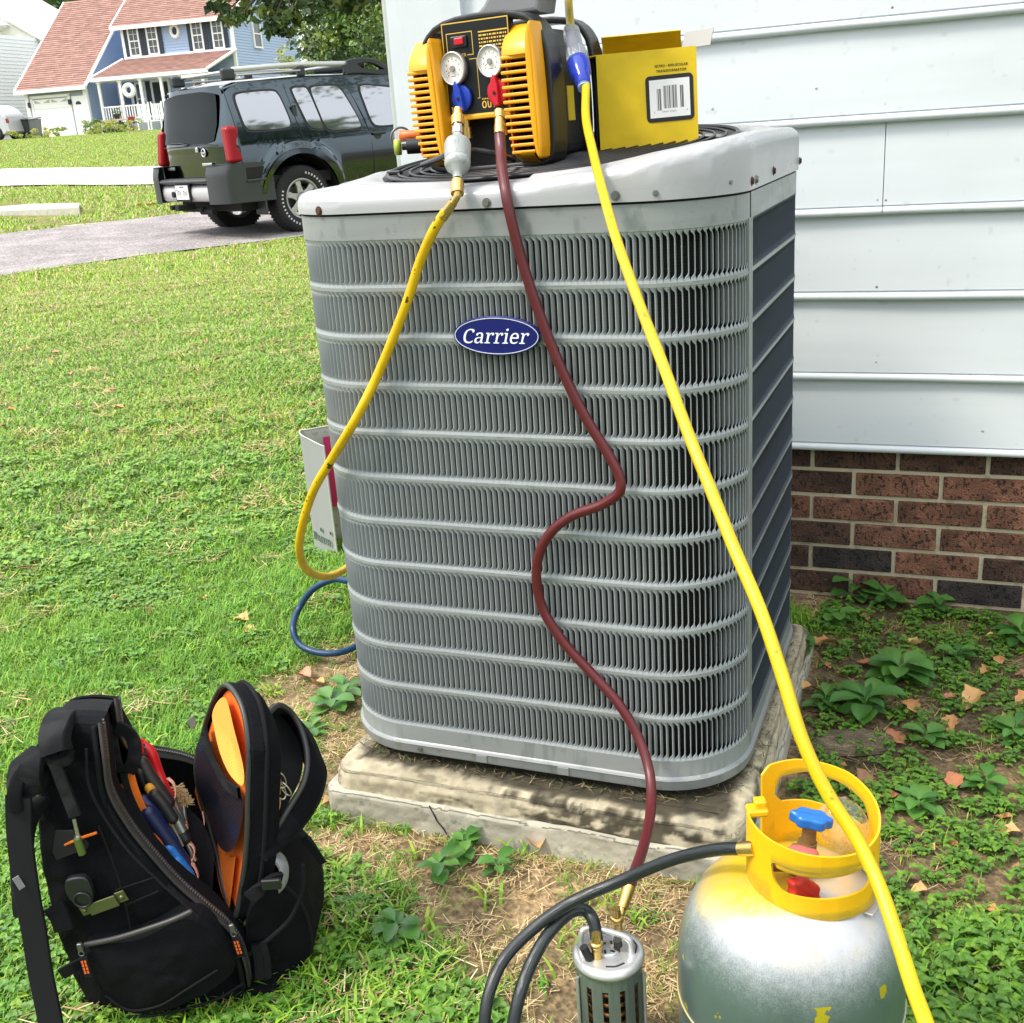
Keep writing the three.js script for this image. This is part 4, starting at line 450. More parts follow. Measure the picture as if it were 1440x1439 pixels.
{ // things lying on top of the machine, cut by the top of the photograph
  const t = thing('power_tool', 'grey and black plastic tool lying on top of the recovery machine', 'power tool', [-0.03, 1.426, 0.13], -0.1);
  mesh('hood', extrude([[-0.075, 0], [0.055, 0], [0.062, 0.03], [0.05, 0.085], [0.02, 0.1], [-0.02, 0.062], [-0.05, 0.022]], 0.07, 0.008).translate(0, 0, -0.06), mat([0.20, 0.205, 0.215], 0.6), t);
  mesh('motor_body', T(lathe([[0, -0.06], [0.03, -0.06], [0.037, -0.045], [0.037, 0.045], [0.033, 0.06], [0, 0.06]], 32), 0.075, 0.062, -0.05, 0, 0, 1.45), M.black, t);
  mesh('end_cap', T(lathe([[0, 0], [0.031, 0], [0.034, 0.012], [0.028, 0.028], [0.012, 0.034], [0, 0.034]], 28), 0.128, 0.056, -0.05, 0, 0, -1.7), mat([0.5, 0.32, 0.01], 0.4), t);
  mesh('strut', bar([0.04, 0.004, 0.0], [0.03, 0.1, -0.01], 0.008), M.black, t);
}
{ // cardboard box
  const t = thing('cardboard_box', 'open yellow cardboard box with a barcode label beside the recovery machine', 'box', [0.178, 1.192, 0.03], 0.22); t.rotation.z = 0.012;
  const W = 0.174, H = 0.164, D = 0.15, th = 0.003;
  const yTone = dataTex(256, 256, (u, v) => { const a = fbm(u * 4, v * 4, 4, 161, 4); const g = 0.88 + 0.16 * a; return [g, g, g]; });
  const card = mat([0.74, 0.52, 0.006], 0.62, 0, { map: yTone }), inside = mat([0.42, 0.33, 0.18], 0.9), grey = mat([0.38, 0.38, 0.37], 0.85);
  mesh('front_panel', bx(W, H, th, 0, H / 2, -th / 2), card, t); mesh('back_panel', bx(W, H, th, 0, H / 2, -D + th / 2), card, t); mesh('side_panel', bx(th, H, D - 2 * th - 0.0006, -W / 2 + th / 2, H / 2, -D / 2), card, t); mesh('side_panel', bx(th, H, D - 2 * th - 0.0006, W / 2 - th / 2, H / 2, -D / 2), card, t); mesh('bottom_panel', bx(W - 2 * th - 0.0006, th, D - 2 * th - 0.0006, 0, th / 2 + 0.001, -D / 2), inside, t);
  const flapB = mesh('flap', bx(W - 0.03, 0.055, 0.002, 0, 0.0275, 0, 0.0006), card, t); flapB.position.set(-0.012, H, -D + 0.002); flapB.rotation.x = 0.9;
  const flapL = mesh('flap', bx(0.045, 0.002, D - 0.03, -0.0225, 0, 0, 0.0006), card, t); flapL.position.set(-W / 2, H, -D / 2); flapL.rotation.z = 0.15;
  const flapR = mesh('flap', bx(0.002, 0.03, 0.07, 0, 0.015, 0, 0.0006), grey, t); flapR.position.set(W / 2 - 0.001, H, -0.05); flapR.rotation.z = -0.35; flapR.rotation.y = 0.8;
  const lab = canvasTex(512, 512, (c, w, h) => { c.fillStyle = '#e4b800'; c.clearRect(0, 0, w, h); c.fillStyle = '#caa400'; c.fillStyle = '#d9ae00'; c.fillRect(0, 0, w, h); c.fillStyle = '#3c3308'; c.font = 'bold 40px monospace'; c.textAlign = 'center'; c.fillText('NITRO - MOLECULAR', 268, 44, 420); c.fillText('TRANSFORMATOR', 268, 92, 380); });
  const label = new THREE.Group(); label.name = 'barcode_label'; t.add(label); label.position.set(0.039, 0.083, 0.0004); label.rotation.z = 0.012;
  mesh('label_border', extrude(rrectShape(0.083, 0.077, 0.008), 0.0006), mat([0.012, 0.012, 0.012], 0.6), label);
  const code = canvasTex(512, 460, (c, w, h) => { c.fillStyle = '#e6e6e4'; c.fillRect(0, 0, w, h); c.fillStyle = '#1a1a1a'; const bars = (x0, x1, y0, y1, s) => { let x = x0; while (x < x1) { const b = 3 + Math.floor(hash(Math.floor(x), s, 11) * 4) * 3, g = 3 + Math.floor(hash(Math.floor(x), s, 12) * 3) * 3; c.fillRect(x, y0, Math.min(b, x1 - x), y1 - y0); x += b + g; } }; bars(92, 150, 110, 372, 1); bars(176, 352, 78, 352, 2); bars(390, 440, 88, 352, 3); c.font = '28px monospace'; c.fillText('0', 46, 400); c.fillText('39564 69830', 150, 400); c.fillText('0', 462, 398); });
  mesh('label_print', new THREE.PlaneGeometry(0.070, 0.063).translate(0, 0, 0.0011), mat([1, 1, 1], 0.6, 0, { map: code }), label);
  const words = new THREE.Group(); words.name = 'box_lettering'; t.add(words); const ink = mat([0.045, 0.032, 0.004], 0.7);
  for (const [s, y, sz] of [['NITRO - MOLECULAR', 0.1345, 0.0042], ['TRANSFORMATOR', 0.1260, 0.0044]]) { const g = new TextGeometry(s, { font, size: sz, depth: 0.0003, curveSegments: 2, bevelEnabled: false }); g.computeBoundingBox(); g.translate(0.043 - (g.boundingBox.max.x) / 2, y, 0.0001); mesh('lettering', g, ink, words); }
}
{ // flashlight and the orange handle behind it
  const t = thing('flashlight', 'short black flashlight with yellow green end ring left of the recovery machine', 'flashlight', [-0.2532,1.2245,0.1123], 0.35); t.rotation.order = 'YXZ';
  mesh('barrel', T(cyl(0.0135, 0.0135, 0.075, 28), 0.03, 0, 0, 0, 0, Math.PI / 2), M.black, t); mesh('end_ring', T(lathe([[0.006, 0], [0.0138, 0], [0.0142, 0.006], [0.0138, 0.012], [0.006, 0.012]], 28), -0.0185, 0, 0, 0, 0, Math.PI / 2), mat([0.35, 0.45, 0.05], 0.4), t); mesh('end_button', T(cyl(0.006, 0.006, 0.008, 18), -0.012, 0, 0, 0, 0, Math.PI / 2), mat([0.02, 0.02, 0.02], 0.6), t);
  const l = thing('magnifier_lens', 'round clear lens in a thin dark rim behind the black flashlight', 'lens', [-0.3094,1.2402,0.0382], 0.6); mesh('rim', new THREE.TorusGeometry(0.019, 0.0022, 10, 40), mat([0.15,0.155,0.16], 0.3, 0.5), l); mesh('glass', T(cyl(0.0175, 0.0175, 0.003, 32), 0, 0, 0, Math.PI / 2), new THREE.MeshPhysicalMaterial({ color: 0xffffff, roughness: 0.08, transmission: 0.9, thickness: 0 }), l);
  const h = thing('screwdriver', 'orange handled tool lying behind the black flashlight', 'screwdriver', [-0.2645,1.2436,0.064], 0.2); mesh('handle', T(lathe([[0, -0.03], [0.009, -0.028], [0.011, -0.01], [0.009, 0.012], [0.0115, 0.03], [0, 0.034]], 24), 0, 0, 0, 0, 0, Math.PI / 2), mat([0.72, 0.14, 0.02], 0.4), h); mesh('shaft', T(cyl(0.003, 0.003, 0.08, 12), 0.07, 0, 0, 0, 0, Math.PI / 2), M.steel, h);
}
{ // filter drier hanging from the IN port
  const t = thing('filter_drier', 'grey steel filter drier with brass ends hanging from the inlet port of the recovery machine', 'filter drier', [0, 0, 0]); const top = V(...[-0.0556,1.28,0.3299]), bot = V(...[-0.0246,1.1541,0.428]); t.position.copy(bot); const ax = top.clone().sub(bot), L = ax.length(); t.quaternion.setFromUnitVectors(V(0, 1, 0), ax.clone().normalize());
  const can = mat([0.42, 0.45, 0.46], 0.5, 0.1, { map: wearMap });
  const k = L / 0.148; mesh('canister', lathe([[0.007, 0.026], [0.0075, 0.036], [0.018, 0.044], [0.0205, 0.05], [0.0205, 0.056], [0.0195, 0.0575], [0.0195, 0.0585], [0.0205, 0.06], [0.0212, 0.084], [0.0195, 0.089], [0.009, 0.0965], [0.0075, 0.10], [0.0075, 0.104], [0, 0.104]].map(([a, b]) => [a, b * k]), 40), can, t);
  mesh('hex_nut', merge([new THREE.CylinderGeometry(0.0092, 0.0092, 0.014 * k, 6).translate(0, 0.110 * k, 0)]), M.steel, t); mesh('hex_nut', merge([new THREE.CylinderGeometry(0.0105, 0.0105, 0.016 * k, 20).translate(0, 0.126 * k, 0), cyl(0.007, 0.007, 0.02, 16, 0, 0.138 * k, 0)]), brass, t);
  mesh('flare_nut', merge([new THREE.CylinderGeometry(0.0105, 0.0105, 0.019, 24).translate(0, 0.010, 0), cyl(0.008, 0.0095, 0.006, 20, 0, 0.0215, 0)]), brass, t);
  const s = tube([[-0.1674,1.1948,0.248], [-0.1115,1.2034,0.3131], [-0.0536,1.2148,0.3591], [-0.0324,1.2141,0.3218], [-0.0038,1.2061,0.3014], [-0.0064,1.1935,0.2268]], 0.0048, 60, 8); s.computeBoundingBox(); tag(mesh('cable_strap', s, mat([0.02, 0.021, 0.024], 0.35)), 'thin black cable strap looped around the grey filter drier and the red hose', 'strap');
}
// ---------------------------------------------------------------- hoses and cords
const hose = (rgb, rough = 0.5) => mat(rgb, rough, 0, { bumpMap: grainBump, bumpScale: 0.0006 });
{
  const t = thing('yellow_hose', 'yellow hose looping from the filter drier down past the left side of the unit', 'hose');
  const P = [[-0.048,1.127,0.428], [-0.0723,1.1001,0.424], [-0.1067,1.0486,0.416], [-0.1346,0.9912,0.414], [-0.1664,0.9322,0.414], [-0.2089,0.8587,0.414], [-0.251,0.7864,0.43], [-0.3236,0.7049,0.4047], [-0.3829,0.635,0.3869], [-0.4309,0.5548,0.3682], [-0.4655,0.4896,0.3382], [-0.4915,0.4241,0.2819], [-0.5014,0.38,0.2107], [-0.5277,0.3435,0.0978], [-0.5492,0.3293,-0.0026], [-0.5591,0.3271,-0.0894], [-0.47, 0.30, -0.36], [-0.395, 0.31, -0.33]];
  const y = dataTex(1024, 32, (u, v) => { const d = fbm(u * 90, v * 3, 3, 171, 0), m = d > 0.80 ? 0.35 : 0.90 + 0.16 * d; return [0.86 * m, 0.70 * m, 0.06 * m]; });
  mesh('hose_line', tube(P, 0.0083, 160, 14), mat([1, 1, 1], 0.4, 0, { map: y }), t);
  mesh('brass_elbow', merge([tube([[-0.0243,1.1572,0.428], [-0.0254,1.1489,0.43], [-0.0323,1.1406,0.43], [-0.0466,1.128,0.428]], 0.0058, 20, 12), bar([-0.0309,1.1427,0.43], [-0.0541,1.1195,0.427], 0.0070, 0.0086)]), brass, t);
}
{
  const t = thing('red_hose', 'dark red hose hanging from the outlet port across the louvres to the silver cylinder', 'hose');
  const P = [[0.0075,1.2486,0.3151], [0.0158,1.2142,0.336], [0.0315,1.1852,0.3746], [0.0485,1.1526,0.4083], [0.0551,1.1252,0.415], [0.0719,1.0447,0.415], [0.0959,0.9609,0.414], [0.1268,0.8756,0.414], [0.1646,0.7948,0.414], [0.196,0.7428,0.415], [0.2168,0.7027,0.418], [0.2177,0.6792,0.42], [0.1893,0.6546,0.417], [0.1252,0.6246,0.414], [0.085,0.5874,0.414], [0.0623,0.5336,0.414], [0.0655,0.4606,0.414], [0.1001,0.3967,0.415], [0.1498,0.3412,0.416], [0.2016,0.2897,0.424], [0.2405,0.2334,0.438], [0.2671,0.1879,0.472], [0.2842,0.1613,0.535], [0.2991,0.164,0.635], [0.3111,0.1847,0.73], [0.318,0.1983,0.7838]];
  mesh('hose_line', tube(P, 0.0087, 220, 14), hose([0.095, 0.011, 0.014], 0.36), t);
  mesh('brass_ferrule', merge([bar([0.0041,1.2712,0.3023], [0.0068,1.2604,0.311], 0.0085, 0.0085, 20), bar([0.0066,1.2626,0.3103], [0.0102,1.2379,0.3237], 0.0068, 0.0082, 16)]), brass, t);
  mesh('brass_coupling', merge([bar([0.3183,0.1998,0.7808], [0.3157,0.1838,0.8108], 0.0095, 0.0078), bar([0.3159,0.1862,0.8075], [0.3155,0.177,0.818], 0.0055)]), brass, t);
}
{
  const t = thing('extension_cord', 'bright yellow extension cord with a clear blue connector crossing in front of the unit', 'cord');
  const P = [[0.1131,1.3055,0.1808], [0.1359,1.2531,0.2596], [0.174,1.2061,0.3529], [0.2203,1.1595,0.4656], [0.2543,1.1257,0.5443], [0.2852,1.0941,0.6119], [0.3427,1.0264,0.7164], [0.396,0.9662,0.8082], [0.4395,0.9096,0.8799], [0.4752,0.8604,0.9293], [0.509,0.8152,0.9778], [0.5456,0.7668,1.0265], [0.5736,0.7184,1.0672], [0.6,0.6674,1.1039], [0.6274,0.6258,1.1251], [0.656,0.5937,1.1423], [0.6796,0.566,1.1714], [0.6976,0.5431,1.2069], [0.7135,0.5266,1.2465], [0.7266,0.5215,1.283], [0.7401,0.5039,1.3184], [0.7641,0.4109,1.3086], [0.7917,0.323,1.307]];
  const yl = dataTex(2048, 32, (u, v) => { const d = fbm(u * 160, v * 4, 3, 173, 0), g = fbm(u * 24, v * 2, 3, 175, 0), pr = v > 0.30 && v < 0.40 && (u * 9) % 1 < 0.42 && hash(Math.floor(u * 1400), 0, 4) > 0.5 ? 0.55 : 1; const m = (0.90 + 0.12 * g - 0.25 * sm(0.74, 0.85, d)) * pr; return [0.86 * m, 0.75 * m, 0.02]; }), yc = mat([0.92, 0.92, 0.9], 0.38, 0, { map: yl, bumpMap: grainBump, bumpScale: 0.0006 });
  mesh('cord_line', tube(P, 0.0069, 260, 14), yc, t);
  mesh('cord_line', tube([[0.0105,1.5998,-0.0697], [0.0248,1.5007,-0.0157], [0.0413,1.4379,0.0353], [0.0608,1.3969,0.0883]], 0.0074, 40, 12), yc, t);
  const A = V(...[0.0578,1.3997,0.0827]), B = V(...[0.1131,1.2966,0.1898]), ax = A.clone().sub(B), L = ax.length(), c = new THREE.Group(); c.name = 'connector'; t.add(c); c.position.copy(B); c.quaternion.setFromUnitVectors(V(0, 1, 0), ax.normalize());
  const clear = new THREE.MeshPhysicalMaterial({ color: new THREE.Color().setRGB(0.72, 0.78, 0.9), roughness: 0.12, transmission: 0.75, thickness: 0.02, ior: 1.45 }), blue = new THREE.MeshPhysicalMaterial({ color: new THREE.Color().setRGB(0.05, 0.10, 0.75), roughness: 0.15, transmission: 0.55, thickness: 0.01, ior: 1.45 });
  mesh('plug_body', lathe([[0, 0.42], [0.0165, 0.42], [0.0185, 0.47], [0.0175, 0.62], [0.0145, 0.66], [0.0150, 0.95], [0.011, 1.0], [0, 1.0]].map(([r, h]) => [r, h * L]), 28), clear, c);
  mesh('socket_body', lathe([[0, 0.06], [0.0125, 0.06], [0.0135, 0.2], [0.018, 0.26], [0.0195, 0.4], [0.018, 0.45], [0, 0.45]].map(([r, h]) => [r, h * L]), 28), blue, c);
  mesh('prong', merge([bx(0.002, 0.03, 0.007, -0.006, 0.55 * L, 0), bx(0.002, 0.03, 0.007, 0.006, 0.55 * L, 0)]), M.steel, c);
  mesh('core', merge([bx(0.016, 0.024, 0.012, 0, 0.72 * L, 0, 0.003), bx(0.011, 0.02, 0.01, 0, 0.84 * L, 0, 0.002)]), mat([0.02, 0.02, 0.022], 0.5), c);
  mesh('strain_relief', merge([0, 1, 2, 3].map((k) => cyl(0.0105, 0.0105, 0.0025, 20, 0, 0.03 * L + k * 0.0045, 0))), mat([0.30, 0.42, 0.7], 0.3), c);
}
{
  const P = [[-0.395, 0.27, -0.27], [-0.48, 0.25, -0.29], [-0.6459,0.22,-0.2261], [-0.6688,0.2,-0.1702], [-0.7304,0.19,-0.1859], [-0.7928,0.16,-0.1782], [-0.8296,0.11,-0.1567], [-0.8131,0.085,-0.0967], [-0.7891,0.055,-0.0777], [-0.7399,0.04,-0.0714], [-0.6921,0.036,-0.0831], [-0.6593,0.038,-0.1154], [-0.63,0.05,-0.1766], [-0.50, 0.10, -0.22], [-0.395, 0.20, -0.24]];
  tag(mesh('blue_hose', tube(P, 0.0085, 100, 12), hose([0.004, 0.036, 0.10], 0.35)), 'dark blue hose in a loop on the ground left of the unit', 'hose');
}
{
  const t = thing('black_hose', 'black hose arching from the tank valve to the ground at the lower centre', 'hose');
  const P = [[0.5034,0.3783,0.8911], [0.4785,0.3675,0.8826], [0.4396,0.3461,0.8725], [0.3995,0.3202,0.8646], [0.3298,0.2732,0.8655], [0.266,0.2431,0.8921], [0.2246,0.2194,0.9297], [0.1974,0.1962,0.9727], [0.1896,0.1691,1.0091], [0.1905,0.1372,1.0321], [0.1973,0.0711,1.0539], [0.227,0.0082,1.0994]];
  mesh('hose_line', tube(P, 0.0083, 120, 14), hose([0.012, 0.016, 0.018], 0.35), t); mesh('brass_coupling', bar([0.4976,0.3756,0.8888], [0.518,0.3844,0.8942], 0.0088, 0.0098, 16), brass, t);
  const u = thing('black_hose', 'shorter black hose bending from the top of the finned cylinder into the grass', 'hose');
  const Q = [[0.3054,0.1865,0.8967], [0.3012,0.1996,0.8878], [0.2942,0.215,0.8793], [0.2806,0.2201,0.8716], [0.267,0.2201,0.8773], [0.2552,0.2169,0.8949], [0.243,0.209,0.9259], [0.2321,0.1892,0.9608], [0.2279,0.168,0.9934], [0.2251,0.1347,1.0185], [0.2249,0.0774,1.0514], [0.2242,0.008,1.0777]];
  mesh('hose_line', tube(Q, 0.0088, 120, 14), hose([0.014, 0.019, 0.021], 0.35), u); 
}
// ---------------------------------------------------------------- recovery tank
{
  const t = thing('recovery_tank', 'grey recovery tank with yellow collar and yellow overspray at the lower right', 'tank', [0.557, -0.015, 0.86], 0.397);
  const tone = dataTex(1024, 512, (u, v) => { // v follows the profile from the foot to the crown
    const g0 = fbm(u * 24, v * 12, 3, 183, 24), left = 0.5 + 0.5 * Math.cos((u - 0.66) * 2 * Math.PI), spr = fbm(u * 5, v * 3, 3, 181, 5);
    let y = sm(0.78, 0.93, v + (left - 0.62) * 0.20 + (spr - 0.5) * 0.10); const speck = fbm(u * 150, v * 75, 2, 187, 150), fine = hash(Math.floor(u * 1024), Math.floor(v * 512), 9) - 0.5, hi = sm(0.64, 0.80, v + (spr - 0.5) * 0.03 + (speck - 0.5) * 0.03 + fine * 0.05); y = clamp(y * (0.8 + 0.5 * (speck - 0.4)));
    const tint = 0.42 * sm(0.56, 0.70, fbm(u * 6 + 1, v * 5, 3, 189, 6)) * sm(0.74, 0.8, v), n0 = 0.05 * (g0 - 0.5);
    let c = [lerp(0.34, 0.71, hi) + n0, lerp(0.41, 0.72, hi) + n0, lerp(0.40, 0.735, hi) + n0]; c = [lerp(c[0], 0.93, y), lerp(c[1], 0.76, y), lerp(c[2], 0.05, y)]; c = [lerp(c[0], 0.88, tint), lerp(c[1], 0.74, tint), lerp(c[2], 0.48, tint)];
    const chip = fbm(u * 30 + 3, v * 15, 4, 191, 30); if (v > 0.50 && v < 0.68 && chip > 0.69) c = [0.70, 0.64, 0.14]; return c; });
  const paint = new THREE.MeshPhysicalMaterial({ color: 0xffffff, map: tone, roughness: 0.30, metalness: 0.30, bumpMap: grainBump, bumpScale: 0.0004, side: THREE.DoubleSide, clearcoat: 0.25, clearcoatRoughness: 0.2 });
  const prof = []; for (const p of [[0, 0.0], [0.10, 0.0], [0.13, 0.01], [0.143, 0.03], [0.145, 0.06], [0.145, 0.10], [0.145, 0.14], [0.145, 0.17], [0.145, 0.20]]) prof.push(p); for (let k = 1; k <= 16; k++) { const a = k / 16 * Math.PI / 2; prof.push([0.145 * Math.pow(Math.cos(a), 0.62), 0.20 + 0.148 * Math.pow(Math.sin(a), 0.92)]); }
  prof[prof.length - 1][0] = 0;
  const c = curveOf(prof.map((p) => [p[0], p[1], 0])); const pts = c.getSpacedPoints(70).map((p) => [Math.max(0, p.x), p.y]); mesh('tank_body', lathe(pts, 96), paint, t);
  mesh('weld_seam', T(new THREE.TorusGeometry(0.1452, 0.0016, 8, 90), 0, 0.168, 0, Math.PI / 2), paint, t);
  const cyTone = dataTex(256, 128, (u, v) => { const n = fbm(u * 8, v * 6, 4, 193, 8), d = sm(0.42, 0.1, v + (n - 0.5) * 0.3) * 0.55, s = fbm(u * 90, v * 45, 2, 195, 90); return [lerp(0.93, 0.55, d) + 0.05 * (s - 0.5), lerp(0.72, 0.50, d) + 0.05 * (s - 0.5), lerp(0.06, 0.24, d)]; });
  const cy = mat([1, 0.98, 0.9], 0.42, 0, { map: cyTone }), col = new THREE.Group(); col.name = 'collar'; t.add(col); col.position.set(0.026, 0.015, 0);
  const R = 0.081, th = 0.003, D2 = Math.PI / 180;
  // curved plate between two height functions; angle 0 = right, 90 = towards the viewer
  const patch = (a0, a1, lo, hi, n = 60) => { const prof = [[R, 0], [R, 1], [R - th, 1], [R - th, 0], [R, 0]]; const g = grid(n, 4, (u, v) => { const a = lerp(a0, a1, u), q = prof[Math.round(v * 4)], y = lerp(lo(a), hi(a), q[1]), r = q[0] + 0; return [r * Math.cos(a * D2), y, r * Math.sin(a * D2)]; }, (u, v) => [lerp(a0, a1, u) / 120, (v > 0.2 && v < 0.7) ? 1 : 0]); const end = (a) => { const q = [[R, lo(a)], [R, hi(a)], [R - th, hi(a)], [R - th, lo(a)]].map(([r, y]) => [r * Math.cos(a * D2), y, r * Math.sin(a * D2)]); return bufGeo([...q[0], ...q[1], ...q[2], ...q[0], ...q[2], ...q[3]], null); }; return toCreasedNormals(merge([g, end(a0), end(a1)]), 0.6); };
  const rc = (a, s, e, r) => { const d = Math.min(a - s, e - a); return d < r ? Math.sqrt(Math.max(0, 1 - (1 - d / r) ** 2)) : 1; }; // rounded ends
  const base = (a) => 0.314 + 0.006 * Math.sin(a * D2), top = (a) => interp([-128, -118, -90, -40, 0, 30, 60, 90, 130, 165, 186, 190], [0.437, 0.446, 0.446, 0.438, 0.424, 0.412, 0.408, 0.411, 0.416, 0.420, 0.421, 0.414], a);
  const F0 = 42, F1 = 142, fl = (a) => lerp(0.384, 0.352, rc(a, F0, F1, 16)), fh = (a) => 0.384 + 0.006 * rc(a, F0, F1, 8);
  const B0 = -112, B1 = -12, bl = (a) => interp([B0, -104, -80, -50, -25, B1], [0.400, 0.386, 0.384, 0.376, 0.372, 0.388], a), bh = (a) => interp([B0, -106, -80, -40, -20, B1], [0.402, 0.424, 0.428, 0.418, 0.408, 0.390], a);
  mesh('collar_band', patch(-128, B0, base, top, 12), cy, col); mesh('collar_band', patch(B0, B1, base, bl), cy, col); mesh('collar_band', patch(B0, B1, bh, top), cy, col); mesh('collar_band', patch(B1, F0, base, top, 30), cy, col); mesh('collar_band', patch(F0, F1, base, fl), cy, col); mesh('collar_band', patch(F0, F1, fh, top), cy, col); mesh('collar_band', patch(F1, 189, base, top, 30), cy, col);
  const rl = []; for (let a = F0 + 6; a <= F1 - 6; a += 4) rl.push([(R - 0.009) * Math.cos(a * D2), 0.3835, (R - 0.009) * Math.sin(a * D2)]); mesh('grip_roll', tube(rl, 0.0065, 60, 12), cy, col);
  mesh('lug', merge([bx(0.026, 0.010, 0.020, -0.066, 0.418, -0.014, 0.003), bx(0.015, 0.016, 0.015, -0.062, 0.425, -0.016, 0.003)]), cy, col);
  const lugM = mat([0.42, 0.42, 0.4], 0.4, 0.5); for (const a of [150, 40, -20]) { const g = bx(0.012, 0.003, 0.040, 0, 0, 0, 0.001); const o = mesh('weld_foot', g, lugM, col); o.position.set((R + 0.002) * Math.cos(a * D2), base(a) - 0.002, (R + 0.002) * Math.sin(a * D2)); o.rotation.set(0, -a * D2, 0); }
  // valve with blue and red hand wheels
  const v = new THREE.Group(); v.name = 'valve'; t.add(v); v.position.set(0.013, 0.338, 0.0); v.rotation.z = -0.08; const dirty = mat([0.30, 0.20, 0.09], 0.6, 0.5, { map: wearMap });
  mesh('valve_body', merge([cyl(0.017, 0.014, 0.045, 24, 0, 0.02, 0), T(cyl(0.008, 0.008, 0.05, 18), -0.03, 0.022, 0.004, 0, 0, Math.PI / 2), bx(0.03, 0.016, 0.022, 0, 0.038, 0, 0.004)]), dirty, v);
  mesh('valve_stem', merge([cyl(0.0095, 0.0085, 0.034, 20, 0.004, 0.064, 0), cyl(0.012, 0.012, 0.008, 20, 0.003, 0.05, 0)]), dirty, v);
  const lobes = new THREE.Shape(); for (let k = 0; k <= 72; k++) { const a = k / 72 * 2 * Math.PI, r = 0.0245 + 0.0022 * Math.cos(a * 6); k ? lobes.lineTo(r * Math.cos(a), r * 0.62 * Math.sin(a)) : lobes.moveTo(r, 0); }
  const wh = extrude(lobes, 0.0155, 0.004); wh.rotateX(-Math.PI / 2); const bw = mesh('hand_wheel', wh, mat([0.01, 0.13, 0.45], 0.35), v, 'blue hand wheel'); bw.position.set(0.004, 0.079, 0); bw.rotation.y = -0.3; bw.rotation.z = -0.05;
  mesh('hand_wheel', merge([T(wh.clone(), 0, 0, 0, 1.25, 0.2, -0.7)]), mat([0.42, 0.02, 0.012], 0.5), v, 'red hand wheel').position.set(-0.016, 0.022, 0.047);
  mesh('red_gland', new THREE.SphereGeometry(0.014, 18, 12).scale(1.6, 0.6, 1.1).translate(-0.008, 0.046, 0.014), mat([0.5, 0.13, 0.12], 0.6), v);
}
{ // crumpled clear plastic bag inside the collar
  const g = new THREE.IcosahedronGeometry(1, 9), p = g.attributes.position; for (let i = 0; i < p.count; i++) { const d = V(p.getX(i), p.getY(i), p.getZ(i)); const f = 0.80 + 0.45 * Math.abs(fbm(d.x * 1.9 + 5, d.y * 1.9 + d.z * 1.8 + 5, 3, 197) - 0.5) * 1.6; p.setXYZ(i, d.x * 0.034 * f, d.y * 0.040 * f, d.z * 0.034 * f); } g.computeVertexNormals();
  const b = mesh('plastic_bag', flat(g), new THREE.MeshPhysicalMaterial({ color: 0xf4f4f2, roughness: 0.05, transmission: 0.96, thickness: 0, ior: 1.4, side: THREE.DoubleSide })); b.position.set(...[0.6155,0.3862,0.8182]); tag(b, 'crumpled clear plastic bag stuffed inside the yellow collar of the grey tank', 'plastic bag');
}
